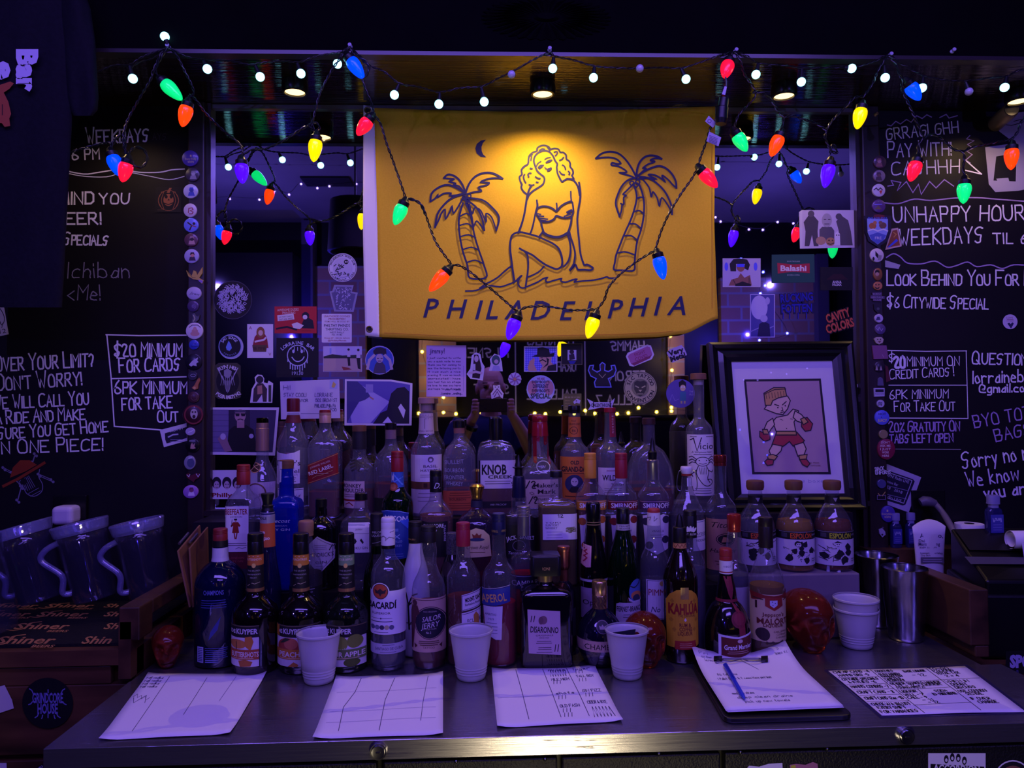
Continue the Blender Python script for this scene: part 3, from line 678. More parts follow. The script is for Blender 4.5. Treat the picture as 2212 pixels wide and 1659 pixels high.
class Pro:
    """radius as a smooth function of height, without overshoot"""
    def __init__(s, pts):
        p = sorted(pts, key=lambda q: q[1]); s.z = [q[1] for q in p]; s.r = [q[0] for q in p]; n = len(p)
        for i in range(1, n):
            if s.z[i] <= s.z[i-1]: s.z[i] = s.z[i-1] + 1e-5
        h = [s.z[i+1]-s.z[i] for i in range(n-1)]; d = [(s.r[i+1]-s.r[i])/h[i] for i in range(n-1)]
        m = [d[0]] + [0 if d[i-1]*d[i] <= 0 else 3*(h[i-1]+h[i])/((2*h[i]+h[i-1])/d[i-1] + (h[i]+2*h[i-1])/d[i]) for i in range(1, n-1)] + [d[-1]]
        s.h, s.m, s.n = h, m, n
    def __call__(s, z):
        if z <= s.z[0]: return s.r[0]
        if z >= s.z[-1]: return s.r[-1]
        i = 0
        while z > s.z[i+1]: i += 1
        t = (z-s.z[i])/s.h[i]; h = s.h[i]
        return (2*t**3-3*t*t+1)*s.r[i] + (t**3-2*t*t+t)*h*s.m[i] + (-2*t**3+3*t*t)*s.r[i+1] + (t**3-t*t)*h*s.m[i+1]
    def rings(s, k=6):
        out = []
        for i in range(s.n-1):
            kk = 1 if abs(s.r[i]-s.r[i+1]) < 2e-4 else k
            out += [s.z[i] + s.h[i]*j/kk for j in range(kk)]
        return out + [s.z[-1]]
def ringmesh(mb, pro, zs, shape, seg=36, mi=0, shrink=1.0, top=True, bot=True, bev=True):
    n0 = len(mb.v); vs = []; fs = []
    for z in zs:
        r = pro(z)*shrink; n, dr = shape(r/shrink)
        for i in range(seg):
            a = 2*pi*(i+.5)/seg; c, q = cos(a), sin(a)
            if n > 2.01: c, q = math.copysign(abs(c)**(2/n), c), math.copysign(abs(q)**(2/n), q)
            vs.append(Vector((r*c, r*q*dr, z)))
    for j in range(len(zs)-1):
        for i in range(seg):
            a, b = j*seg+i, j*seg+(i+1) % seg; fs.append((a, b, b+seg, a+seg))
    if bot: fs.append(tuple(range(seg-1, -1, -1)))
    if top: fs.append(tuple(range(len(vs)-seg, len(vs))))
    return mb.add(vs, fs, mi)
NB = 0
def bottle(kind, label, xc, Y, zb, prof, caps=(), gl=None, liq=None, arts=(), sq=2, dr=1.0, cat='bottle', group='liquor bottles of the back bar'):
    global NB; NB += 1
    gl = gl or CLEARF
    hm = max(float(q.split(',')[0]) for q in prof.split())
    if zb == CT and Y > 1.65:
        for _ in range(3): Y = min(Y, 1.695 - hm*S(Y))
    X = P(xc, P(xc, 1000, Y).z and 1100, Y).x
    e = tag(empty(kind, (X, Y, zb + .0006)), label, cat, group)
    pts = prof_of(prof, xc, Y, zb); rb = pts[-1][0]
    pts = pts[:-1] + ([(rb, .008)] if pts[-2][1] > .012 else []) + [(rb*.94, .0015), (rb*.86, 0)]
    pro = Pro(pts); rmax = max(q[0] for q in pts); rneck = pts[0][0]
    def shape(r):
        t = max(0, min(1, (r - rneck*1.15)/max(1e-4, (rmax*.93 - rneck*1.15)))); t = t*t*(3-2*t)
        return 2+(sq-2)*t, 1+(dr-1)*t
    zs = pro.rings(); seg = 48 if sq > 2 else 36
    ringmesh(MB(), pro, zs, shape, seg).build('glass_body', gl, e, True, ang=60)
    if liq:
        m, y = liq; zt = P(xc, y, Y).z - zb
        lz = [z for z in zs if .004 < z < zt-.003] ; lz = [.004] + lz + [zt]
        ringmesh(MB(), pro, lz, shape, 32, shrink=.94).build('liquor', m, e, True, ang=60)
    for c in caps:
        nm, m, s = c[:3]; q = prof_of(s, xc, Y, zb); csq = c[3] if len(c) > 3 else 2
        q = [(r, z) for r, z in q]; zz = []; rr = []
        top = (q[0][0]*.9, q[0][1]+.0012)
        MB().lathe([top] + q, 40 if csq > 2 else 28, n=csq).build(nm, m, e, True)
    def surf(xm, z, ro=None):
        r = ro if ro else pro(z); n, d = (2, 1) if ro else shape(r)
        t = min(.9999, abs(xm)/r); return -r*d*(1 - t**n)**(1/n)
    for a in arts:
        nm, fn = a[:2]; ro = a[2]*S(Y) if len(a) > 2 else None
        A = Art(); fn(A)
        def f(x, y, l, ro=ro):
            z = P(xc, y, Y).z - zb; xm = (x-xc)*S(Y); r = ro or pro(z)
            xm = max(-r*.9995, min(r*.9995, xm)); yy = surf(xm, z, ro); k = 1 + (l + .0004)/max(r, .004)
            return Vector((xm*k, yy*k if (ro or shape(r)[0] < 2.3) else yy - l - .0004, z))
        def wf(w, l, ro=ro):
            y0, y1, ang, off = w; vs = []; fs = []; rows = max(1, int((y1-y0)/7)); n = 30
            for j in range(rows+1):
                z = P(xc, y0+(y1-y0)*j/rows, Y).z - zb; r = (ro or pro(z)) ; nn, d = (2, 1) if ro else shape(r); r += .0004 + l
                for i in range(n+1):
                    t = radians(off - ang + 2*ang*i/n); c, q = sin(t), -cos(t)
                    if nn > 2.01: c, q = math.copysign(abs(c)**(2/nn), c), math.copysign(abs(q)**(2/nn), q)
                    vs.append(Vector((r*c, r*q*d, z)))
            for j in range(rows):
                for i in range(n):
                    b = j*(n+1)+i; fs.append((b, b+n+1, b+n+2, b+1))
            return vs, fs
        hw = rmax/S(Y); xs = [xc + hw*sin(radians(10*k)) for k in range(-8, 9)]
        ys = [v for it in A.items if not it[4] for v in (q[1] for q in it[0])]
        cuts = [('x', xs)]
        if ys and max(ys)-min(ys) > 16: cuts.append(('y', [min(ys) + 10*k for k in range(1, int((max(ys)-min(ys))/10))]))
        A.build(nm, f, e, cuts=cuts, wrapfn=wf)
    return e
def rid(hw, y0, y1, n=4, d=.5):
    """a screw cap with turned grooves"""
    out = [f'{hw-.6},{y0}', f'{hw},{y0+1.5}']; k = (y1-y0-2)/(2*n)
    h = y0 + (y1-y0)*.5
    for i in range(n): out += [f'{hw},{y0+2+i*3.2}', f'{hw-d},{y0+3+i*3.2}', f'{hw-d},{y0+3.8+i*3.2}', f'{hw},{y0+4.6+i*3.2}']
    return ' '.join(out + [f'{hw},{y1}'])
WH = '#dcd6de'; CREAM = '#cdb9a4'; INK = '#14121c'; BK = M('#0c0b0e', .3, 0, .5); MATT = M('#121015', .5)
WOODCAP = noisy('cap_wood', '#4a2e20', '#7a5238', (30, 30, 8), .55, .1)
# ---- back tier
YB = 1.866
bottle('whiskey_bottle', 'tall clear bottle with rose gold neck sleeve and oval medal', 567, YB, T3, '12,972 13,990 26,1022 32,1046 33,1080 33,b',
 [('cap', glass('#3a3540', .06, .5), '12.5,904 12.5,915'), ('neck_sleeve', M('#b58e84', .3, .6), '12.6,914 12.6,925 13.5,926 13.8,974')], CLEAR, None,
 [('medal', lambda a: (a.c(557, 1009, 13, '#3a2018', 11), a.l([(557+12*cos(k*.35), 1009+10*sin(k*.35)) for k in range(18)], 1.4, '#c89a6a', True), a.l([(549, 1014), (556, 1006), (566, 1002)], 1.2, '#d8b080'), a.l([(552, 1004), (558, 1009), (565, 1013)], 1.2, '#d8b080'))),
  ('label', lambda a: (a.r(548, 1039, 597, 1092, '#b8aabb'), a.l([(562+20*cos(k*.3-2.2), 1062+20*sin(k*.3-2.2)) for k in range(9)], 2.6, '#6a4a3a'), a.t('SV', 574, 1066, 7, '#503a3a')))])
bottle('whiskey_bottle', 'clear round bottle with a dark red cap and a tall white scotch label', 634, YB, T3, '12,892 13,898 17,915 20,925 33,958 33.5,980 33.5,b',
 [('cap', M('#5c1420', .35), '13,862 13.6,865 13.6,890')], CLEAR, None,
 [('neck_band', lambda a: a.wrap(897, 914, '#5c1420')),
  ('label', lambda a: (a.p([(601, 972), (612, 977), (628, 979), (644, 976), (654, 971), (654, 1042), (601, 1043)], WH), a.t("Dewar's", 630, 998, 11, '#1a1420', 50, b=.01), a.t('White', 636, 1008, 4.5, '#6a2a2a'), a.t('Label', 637, 1015, 9, '#1a1420', 32), a.t('Blended Scotch', 632, 1023, 3, '#5a4a5a', 36), a.lines(612, 1029, 648, 3, 4, 1.2, '#6a5a6a'))),
  ('lower_label', lambda a: (a.r(608, 1052, 660, 1093, WH), a.l([(609, 1055), (659, 1055)], 1, '#33305a'), a.t('& Sons Ld', 636, 1068, 6, '#1a1838', 38, sh=.3), a.lines(616, 1077, 650, 3, 4, 1, '#5a5a7a')))])
bottle('whiskey_bottle', 'square clear bottle with a slanted red scotch label', 703, YB, T3, '12,913 13,925 33,966 33,b',
 [('cap_top', M('#7a1a20', .4), '12,887 12.4,892'), ('cap', M('#c29c84', .35, .3), '12.6,892 12.6,897 12.2,898 12.6,899 12.6,914')], CLEAR, (AMB, 1060),
 [('label', lambda a: (a.p([(670, 1003), (734, 977), (735, 1022), (670, 1044)], '#8a1a1c'), a.l([(670, 1005), (734, 979)], 1, '#c89a5a'), a.l([(670, 1042), (735, 1020)], 1, '#c89a5a'), a.t('JOHNNIE WALKER', 699, 1001, 4, '#d8c0b0', 44, rot=20), a.t('RED LABEL', 700, 1012, 8, '#e6dcd8', 52, rot=20, b=.015), a.l([(684, 1030), (692, 1025), (700, 1024), (712, 1019), (724, 1014)], 1, '#c89a5a'), a.lines(688, 1020, 718, 1, 3, 1, '#c9a090')))], sq=5)
bottle('whiskey_bottle', 'stubby clear bottle with black wrapped neck, wooden cap and cream label', 777, YB, T3, '14,968 14.5,985 32,1016 32.5,1040 32.5,b',
 [('cap', WOODCAP, '15,920 15,932'), ('neck_wrap', M('#15131a', .6), '14.6,932 14.6,940 15,942 15,970')], CLEAR, (AMB, 1058),
 [('emblem', lambda a: [a.l([(758+i*3, 996+i*6), (770+i*2, 993+i*5), (784-i, 1000+i*5)], 3.6, '#17151c') for i in range(4)]),
  ('label', lambda a: (a.r(738, 1037, 792, 1094, '#c9b3ac'), a.t('MONKEY', 764, 1046, 8, '#181420', 44, b=.015), a.t('SHOULDER', 766, 1056, 8, '#181420', 50, b=.015), a.lines(745, 1065, 788, 2, 4, 1.1, '#6a4a4a'), a.r(738, 1075, 792, 1079, '#8a2420'), a.l([(752, 1086), (760, 1082), (768, 1088)], 2, '#8a2420')))])
bottle('whiskey_bottle', 'clear bottle with black stopper and amber whiskey, above the green glass whiskey bottle', 845, YB, T3, '12,930 12.5,958 31,985 36.5,1010 37,b',
 [('stopper', BK, '12.5,915 12.5,928'), ('cork', M('#9a7868', .6), '11.6,928 11.2,948')], CLEAR, (AMB, 1043), [('label', lambda a: (a.r(812, 1072, 838, 1100, '#20241c'),))])
bottle('whiskey_bottle', 'clear bottle with paper neck collar, white label and copper belt, top tier', 922, YB, T3, '14,872 14.6,893 17,937 20,945 32.5,970 33,985 33,b',
 [('cap', M('#9c7a74', .55), '17.3,860 17.5,872'), ('cork', M('#a08070', .6), '11.5,872 11,888')], CLEAR, None,
 [('neck_label', lambda a: (a.wrap(893, 937, '#b9a9b6'), a.l([(906, 897), (940, 897)], .9, '#4a3a48'), a.l([(920, 905), (939, 905)], .8, '#4a3a48'), a.l([(920, 905), (920, 926)], .8, '#4a3a48'), a.t('KENTUCKY STRAIGHT', 922, 901, 2.6, '#4a3a48', 28), a.t('SMALL BATCH', 922, 931, 3, '#4a3a48', 28))),
  ('label', lambda a: (a.wrap(981, 1038, '#b8a8b8', 90), a.r(900, 981, 953, 1038, '#d9d1dc'), a.c(933, 991, 6, '#6a6070'), a.c(933, 992, 3, '#d9d1dc'), a.t('BASIL', 932, 1005, 6, '#2a2030', 28), a.t('HAYDEN', 931, 1014, 6, '#2a2030', 38), a.lines(910, 1023, 948, 2, 4, 1, '#5a4a5a'))),
  ('belt', lambda a: (a.wrap(1037, 1053, M('#b98264', .28, .8)), a.r(918, 1041, 926, 1050, '#3a1c14'))),
  ('lower_label', lambda a: (a.wrap(1054, 1112, '#c5b9c8', 75), a.lines(905, 1062, 945, 3, 8, 1.2, '#7a6a7a')))])
bottle('whiskey_bottle', 'clear flask bottle with raised lettering and an orange lower label', 993, YB, T3, '11.5,934 12,946 30,972 35,990 35.5,b',
 [('stopper', BK, '13,910 13.2,924'), ('cork', M('#8c5c50', .6), '12,924 11.6,936')], CLEAR, (AMB, 1054),
 [('raised_lettering', lambda a: [a.t(s, 983, y, 9, M('#a8a6ba', .15, 0, .8), w, rot=r) for s, y, w, r in (('BULLEIT', 996, 40, 3), ('BOURBON', 1014, 40, 0), ('FRONTIER', 1029, 42, 0), ('WHISKEY', 1042, 36, -3))]),
  ('label', lambda a: (a.wrap(1058, 1100, '#b4512c', 80), a.t('BOURBON', 990, 1076, 5, '#3a1410', 34), a.lines(970, 1062, 1018, 3, 5, 1, '#5a2014'), a.lines(970, 1084, 1018, 3, 5, 1, '#5a2014')))], sq=2.6, dr=.7)
bottle('whiskey_bottle', 'wide flask with black waxed neck and cream label in heavy black capitals', 1073, YB, T3, '13.5,948 15,956 34,964 41,984 41,b',
 [('wax_cap', M('#0d0c12', .22, 0, .6), '13.5,904 14,910 13.8,917 14,919 14,951')], CLEAR, (AMB, 1054),
 [('label', lambda a: (a.r(1036, 993, 1114, 1053, '#cfc8d2'), a.r(1036, 993, 1039, 1053, INK), a.t('KNOB', 1068, 1012, 21, '#15131c', 52, b=.03), a.t('CREEK', 1081, 1028, 7, '#15131c', 52, b=.02), a.lines(1045, 1037, 1105, 2, 5, 1.2, '#5a5260'), a.t('9', 1106, 1043, 9, '#15131c'))),
  ('lower_label', lambda a: (a.r(1040, 1080, 1112, 1094, INK), a.t('100 PROOF', 1076, 1087, 4, '#b9b2c0', 34)))], sq=4, dr=.62)
def drips(a):
    c = M('#7a1420', .25, 0, .6)
    for x, y in ((1150, 960), (1156, 1000), (1163, 955), (1170, 945), (1178, 962), (1186, 1002)):
        a.p([(x-4, 935), (x+4, 935), (x+3.4, y-4), (x, y), (x-3.4, y-4)], c)
bottle('whiskey_bottle', 'squarish clear bottle dipped in dripping red wax', 1168, YB, T3, '15,912 17,940 19.5,986 26,996 41,1022 43,1040 43,b',
 [('wax_cap', M('#8a1624', .22, 0, .6), '15.5,898 17,901 17,910 15.8,912 16.6,914 17.4,928 18.4,942')], CLEAR, None,
 [('wax_drips', drips), ('seal', lambda a: (a.l([(1172+14*cos(k*.5), 1006+12*sin(k*.5)) for k in range(13)], 1.6, M('#a8a6ba', .15, 0, .8), True), a.t('SIV', 1172, 1006, 6, M('#a8a6ba', .15)))),
  ('label', lambda a: (a.r(1134, 1032, 1203, 1092, '#c4b0a2'), a.t("Maker's", 1176, 1044, 9, '#1a141c', 52, b=.01), a.t('Mark', 1178, 1057, 10, '#1a141c', 38, b=.01), a.lines(1146, 1066, 1196, 1, 4, 1, '#5a4a48'), a.t('WHISKY', 1172, 1073, 5, '#1a141c', 44), a.l([(1147, 1058+0), (1152, 1062), (1147, 1064), (1142, 1060), (1147, 1058)], 1, '#4a3a3a'), a.h('/2', 1135, 1050, 15, '#101014', 2.2), a.h('/2', 1141, 1082, 14, '#101014', 2.2)))], sq=3.4)
bottle('whiskey_bottle', 'tall bottle with an orange label and a round portrait, black cap', 1243, YB, T3, '12.5,893 14,944 16,953 31,976 32,990 32,b',
 [('cap', BK, '13,877 13.6,880 13.6,887 12,888 12,894')], CLEAR, (AMB, 1092),
 [('neck_label', lambda a: (a.wrap(901, 944, '#b8602c'), a.t('OLD', 1240, 909, 3.5, INK), a.t('GRAND-DAD', 1242, 916, 4.5, INK, 23), a.l([(1240+8*cos(k*.45), 930+8*sin(k*.45)) for k in range(14)], 1, INK, True), a.t('86', 1240, 930, 6, INK))),
  ('label', lambda a: (a.wrap(985, 1076, '#c46a2a', 90), a.t('OLD', 1239, 997, 8, '#181018', 18, b=.03), a.t('GRAND-DAD', 1241, 1011, 11, '#181018', 56, b=.03), a.lines(1216, 1020, 1264, 1, 3, 1.2, '#4a1a10'), a.c(1238, 1042, 19, '#2a3058'), a.c(1238, 1038, 7.5, '#c9c0c4', 9), a.p([(1226, 1058), (1231, 1049), (1245, 1049), (1250, 1058), (1244, 1061), (1232, 1061)], '#15131c'), a.l([(1234, 1037), (1236, 1038)], 1.2, INK), a.l([(1240, 1038), (1242, 1037)], 1.2, INK), a.lines(1216, 1068, 1260, 1, 3, 2, '#4a1a10')))])
bottle('whiskey_bottle', 'clear bottle with a red ribbon down its tapering neck', 1320, YB, T3, '11,890 13.5,945 16,956 31,975 33,990 33,b',
 [('cap', M('#8a1a2a', .4), '12.4,882 12.6,891')], CLEAR, None,
 [('ribbon', lambda a: (a.r(1317, 891, 1331, 944, '#8a1a2c'), [a.t(ch, 1324, 900+i*5.6, 4, '#d8b0b4', rot=-90) for i, ch in enumerate('BOURBON')])),
  ('label', lambda a: (a.wrap(1008, 1066, '#d5ccd8', 62), a.t('WILD', 1312, 1029, 12, '#15131c', 28, b=.02), a.t('TURKEY', 1330, 1044, 6, '#15131c', 30), a.lines(1300, 1052, 1340, 3, 4, 1, '#6a5a6a'), a.lines(1306, 1014, 1326, 1, 3, 1, '#8a2a2a')))])
bottle('whiskey_bottle', 'big dome shouldered clear bottle with a dark wooden stopper, next to the ribbon neck', 1404, YB, T3, '13,917 13.5,958 32,975 50,1018 54,1055 54,b',
 [('stopper', noisy('dark_cap_wood', '#2a1714', '#452824', (30, 30, 8), .5), '14,904 14.2,917'), ('cork', M('#1c1416', .5), '11.6,917 11,952')], CLEAR, (AMB, 1057), sq=2.4, dr=.72)
def axo(a):
    a.wrap(938, 1068, '#d4ccd6', 76); K = '#2a2430'
    a.l([(1489, 949), (1494, 946), (1500, 973), (1509, 945)], 2.2, K); a.t('icio', 1521, 962, 14, K, 30); a.t('A Voluptuous Habit', 1511, 975, 4, K, 42, sh=.3); a.lines(1492, 980, 1534, 1, 3, 1.3, K)
    a.lines(1488, 942, 1500, 1, 3, 1, K); a.lines(1518, 942, 1538, 1, 3, 1, K)
    a.l([(1496, 995), (1502, 988), (1511, 986), (1521, 988), (1527, 995), (1522, 1002), (1511, 1005), (1501, 1002), (1496, 995)], 1.4, K, sm=3); a.l([(1504, 999), (1511, 1001), (1519, 999)], 1.1, K); a.c(1504, 993, 1.3, K); a.c(1519, 993, 1.3, K)
    for s in (-1, 1):
        for k in (0, 1, 2): a.l([(1511+s*13, 990+k*4), (1511+s*20, 984+k*6), (1511+s*24, 986+k*7)], 1.6, K)
    a.l([(1502, 1005), (1498, 1018), (1503, 1032), (1513, 1045), (1524, 1047), (1533, 1040), (1529, 1033), (1521, 1034)], 1.5, K, sm=3); a.l([(1519, 1005), (1524, 1018), (1521, 1030), (1526, 1040)], 1.5, K, sm=3); a.l([(1498, 1014), (1490, 1022), (1492, 1027)], 1.4, K); a.l([(1523, 1014), (1532, 1018), (1534, 1014)], 1.4, K)
    for k in range(5): a.l([(1504+k*3.4, 1008), (1506+k*3, 1022)], .9, K)
    a.lines(1494, 1052, 1532, 3, 5, 1.1, K)
bottle('mezcal_bottle', 'tallest bottle, long clear neck and cork, white label with a drawn axolotl', 1513, YB, T3, '12,821 11.5,900 27,924 29.5,938 29.5,b',
 [('cork_stopper', noisy('stopper_cork', '#6a4434', '#86604c', (40, 40, 40), .7), '17,808 17.3,820'), ('cork', M('#a89c9c', .6), '10.4,821 10,832')], CLEAR, None, [('label', axo)])
# ---- middle tier
YM = 1.748
def gin1(a):
    a.p([(497, 1090), (546, 1090), (546, 1186), (498, 1186), (498, 1114), (496, 1112)], WH); a.t('BEEFEATER', 521, 1101, 12, '#8a2026', 46, b=.02); a.t('LONDON', 521, 1112, 3.6, '#3a2a4a', 24)
    R = '#8a2418'; a.c(520, 1120, 2.2, '#b08a7a'); a.r(517, 1116, 523, 1119, INK); a.p([(515, 1123), (525, 1123), (530, 1131), (527, 1134), (525, 1131), (527, 1146), (513, 1146), (515, 1131), (511, 1134), (510, 1131)], R); a.l([(517, 1146), (519, 1158)], 2.2, R); a.l([(523, 1146), (521, 1158)], 2.2, R); a.l([(512, 1132), (513, 1118)], 1, INK)
    a.lines(500, 1168, 543, 2, 4, 1.2, '#4a3a5a'); a.l([(520, 1180), (526, 1177), (533, 1179), (541, 1177)], .9, '#2a2a4a')
bottle('gin_bottle', 'square clear gin bottle with ribbed red cap and white label beside the blue glass', 526, YM, T2, '13,1047 14,1056 28,1078 31,1092 31,b', [('cap', M('#8c2422', .4), rid(14, 1005, 1047))], CLEARF, None,
 [('label', gin1), ('lower_label', lambda a: (a.r(498, 1187, 546, 1222, '#561224'), a.t('LONDON', 522, 1199, 4.5, '#a04a4a', 30), a.t('DRY GIN', 522, 1206, 4, '#a04a4a', 26)))], sq=6)
bottle('gin_bottle', 'deep blue glass gin bottle with wooden cap and paper strip', 619, YM, T2, '14,1012 14,1028 15.2,1031 15,1034 16,1070 29,1083 32,1096 32.5,b',
 [('cap', WOODCAP, '15,995 15.6,1002 15.6,1004 14.6,1012')], BLUEG, None,
 [('paper_strip', lambda a: (a.r(604, 996, 614, 1012, '#c8c4d4'), a.p([(603, 1013), (613, 1013), (612, 1040), (604, 1043)], '#c8c4d4'), a.l([(608, 1016), (608, 1036)], .8, '#5a5a7a')), 16.4),
  ('lettering', lambda a: (a.t('Bluecoat', 610, 1120, 9, '#b9bce0', 50, sh=.35), a.t('AMERICAN', 612, 1131, 3, '#9aa0d8', 32), a.t('DRY GIN', 612, 1139, 5, '#b9bce0', 44)))], sq=6)
bottle('gin_bottle', 'squat black apothecary gin bottle with a pale diamond label', 694, YM, T2, '12,1094 12.5,1114 28,1128 34,1142 34,b', [('stopper', BK, '12.4,1078 12.6,1084 12.6,1095')], dark('#08070a'), None,
 [('label', lambda a: (a.p([(693, 1153), (726, 1173), (725, 1203), (697, 1233), (676, 1210), (674, 1171)], '#b5adb6'), a.l([(693, 1157), (722, 1175), (721, 1202), (697, 1228)], .9, '#5a5460'), a.t("HENDRICK'S", 700, 1192, 9, '#1c1a28', 46), a.t('GIN', 700, 1208, 6, '#1c1a28', 22), a.lines(686, 1172, 712, 3, 4, 1, '#8a8490'), a.lines(690, 1216, 706, 2, 4, 1, '#8a8490'), a.h('/1', 716, 1183, 10, '#101014', 1.6), a.h('1', 721, 1218, 9, '#101014', 1.6)))])
bottle('gin_bottle', 'hexagonal clear gin bottle with a dark cap and a white label bearing petals', 780, YM, T2, '13.2,1079 14,1092 17,1101 40,1126 42,1136 42,b', [('cap', BK, '13.4,1066 13.6,1080')], CLEARF, None,
 [('label', lambda a: (a.r(760, 1123, 803, 1186, WH), a.l([(761, 1146), (802, 1146)], 1, '#8a8090'), a.p([(770, 1164), (774, 1155), (778, 1162), (774, 1168)], INK), a.p([(784, 1160), (787, 1156), (792, 1164), (790, 1168)], INK), a.t('ROKU GIN', 783, 1176, 5.4, INK, 34), a.t('JAPAN', 782, 1137, 3.5, '#6a6070')))], sq=3)
def irish(a):
    B = '#22429a'; a.p([(824, 1102), (840, 1098), (866, 1099), (884, 1105), (884, 1200), (825, 1205)], B); a.l([(824, 1103), (840, 1099), (866, 1100), (884, 1106)], 1.3, '#8aa4e8')
    a.t('JAMESON', 851, 1115, 12, '#d8dcf0', 62, rot=-4, b=.02); a.r(855, 1137, 864, 1143, '#5a78c8'); a.p([(866, 1120), (884, 1140), (884, 1118)], '#3a62d0'); a.t('TRIPLE DISTILLED', 852, 1164, 4.5, '#9ab0e8', 40); a.t('IRISH WHISKEY', 852, 1173, 4.5, '#9ab0e8', 38); a.l([(856, 1150), (866, 1158)], 2, '#8aa4e8'); a.l([(866, 1150), (856, 1158)], 2, '#8aa4e8'); a.lines(834, 1190, 876, 2, 5, 1.4, '#6a84d0')
bottle('whiskey_bottle', 'dark green glass whiskey bottle with a ribbed red cap and blue label', 859, YM, T2, '12.5,1018 14,1050 18,1060 32,1082 33.5,1096 33.5,b', [('cap', M('#861a22', .4), rid(13.4, 976, 1019, 4))], GREENG, None,
 [('neck_label', lambda a: (a.wrap(1019, 1052, '#2c58b0'), a.r(848, 1019, 853, 1040, '#c4c4d8'), a.l([(854, 1026), (870, 1046)], 3, '#5a8ae0'), a.l([(854, 1040), (870, 1030)], 2, '#5a8ae0'), a.c(852, 1050, 9, '#8a3a2a'), a.c(852, 1050, 6, '#a8604a'))), ('label', irish)])
bottle('whiskey_bottle', 'clear round bottle with a black capsule signed in white script and a black label', 942, YM, T2, '12.5,1062 15,1080 28,1096 37,1112 37,b', [('cap', M('#0e0d14', .4), '12.8,1017 13.2,1020 13.2,1028 12.8,1029 13.2,1030 13.2,1063')], CLEARF, (ROSE, 1112),
 [('monogram', lambda a: (a.t('D.', 945, 1048, 13, '#c9c4dc', 13, sh=.4)), 13.4), ('label', lambda a: (a.p([(905, 1118), (930, 1123), (968, 1121), (968, 1196), (905, 1196)], '#0e0d14'), a.t('TULLAMORE', 934, 1130, 8, '#cfc9d8', 52, b=.01), a.t('DEW', 934, 1142, 8, '#cfc9d8', 24), a.t('TULLAMORE', 962, 1146, 4, '#cfc9d8', 34, rot=-90)))], sq=3)
def crown(a):
    C = '#cbb88a'; a.p([(1005, 1150), (1012, 1140), (1028, 1134), (1044, 1138), (1056, 1150), (1060, 1194), (1004, 1196)], C); G = '#7a2a20'
    a.p([(1022, 1155), (1020, 1146), (1026, 1149), (1030, 1144), (1034, 1149), (1040, 1146), (1038, 1155)], G); a.c(1030, 1158, 16, '#22305a', 3.4); a.t('Crown Royal', 1032, 1174, 8, '#2a1c14', 46, sh=.35); a.lines(1012, 1184, 1050, 1, 4, 1.6, '#6a5030')
bottle('whiskey_bottle', 'faceted clear decanter with a gold crown shaped stopper and cream oval label', 1030, YM, T2, '12,1077 13,1096 33,1114 43,1130 44.5,1150 44.5,b', [('stopper', GOLD_M, '12,1047 16.5,1051 16.5,1054 12.5,1066 13,1068 11.5,1072 12,1079')], glass('#cfc4d8', .07, .6, .05, .1, '#5a4a78', .6), (AMB, 1196), [('neck_label', lambda a: a.wrap(1081, 1095, '#20203a')), ('label', crown)], sq=2.6)
def jd(a):
    a.wrap(1108, 1200, '#0d0d10', 85); a.l([(1094, 1112), (1106, 1109), (1120, 1108), (1136, 1109), (1150, 1112)], 1, '#b9b4c4'); a.t('JACK', 1103, 1157, 9, '#cfc9d8', 22, rot=14, b=.02); a.t("DANIEL'S", 1136, 1156, 8, '#cfc9d8', 30, rot=-8, b=.02); a.l([(1119+13*cos(k*.4), 1173+11*sin(k*.4)) for k in range(16)], 1, '#8a8494', True); a.t('Tennessee', 1114, 1188, 6, '#cfc9d8', 34, sh=.3)
bottle('whiskey_bottle', 'square bottle with black label and tall black pouring spout', 1121, 1.742, T2, '16.5,1074 17,1096 27,1112 32,1136 32,b',
 [('pour_spout', M('#0b0b10', .35), '1.6,984 4.5,994 8,1004 9,1008 13,1009 13,1011 8.5,1013 9,1029'), ('cap', M('#141834', .35), '11.6,1029 12.4,1032 14.4,1058 14.8,1075')], CLEARF, None, [('label', jd)], sq=4)
def toki(a):
    a.r(1169, 1105, 1242, 1159, '#dad5e2'); a.t('TOKI', 1190, 1120, 9, '#3a2430', 32, font='cjk'); a.t('SUNTORY', 1189, 1128, 4.6, '#2a2438', 28); a.t('WHISKY', 1187, 1134, 4.6, '#2a2438', 25); a.t('季', 1228, 1130, 44*.62, '#6a6a3a', 24, font='cjk', b=.01); a.h('12', 1201, 1112, 6, '#14121c', 1.3, w=13); a.lines(1176, 1142, 1211, 3, 6, .9, '#8a84a0')
bottle('whiskey_bottle', 'square clear whisky bottle with white label brushed with one large character', 1202, YM, T2, '12.5,1030 13.6,1074 38,1083 41,1094 41,b', [('cap', M('#0f0e12', .4), '13,1018 13.6,1020 13.6,1031')], CLEARF, (OLIVE, 1091), [('label', toki)], sq=7)
def vodka(xc, col, body, txt):
    def f(a):
        a.r(xc-32, 1078, xc+32, 1098, col); a.l([(xc-31, 1080), (xc+31, 1080)], 1, '#c9a2a8'); a.t('SMIRNOFF', xc+1, 1088, 11, '#d6cfdc', 56, b=.02)
        a.p([(xc-28, 1110), (xc-12, 1106), (xc, 1112), (xc+14, 1106), (xc+27, 1111), (xc+24, 1180), (xc, 1192), (xc-24, 1180)], '#cfc6d4')
        for dx, dy in ((-22, 1122), (18, 1160), (-16, 1172), (20, 1118)): a.c(xc+dx, dy, 8, body)
        a.t(txt, xc+2, 1142, 5, '#4a3a58', 26); a.lines(xc-14, 1150, xc+14, 2, 5, 1, '#7a6a8a')
    return f
VP = '12.5,1032 14,1040 20,1050 31,1068 32.5,1080 32.5,b'
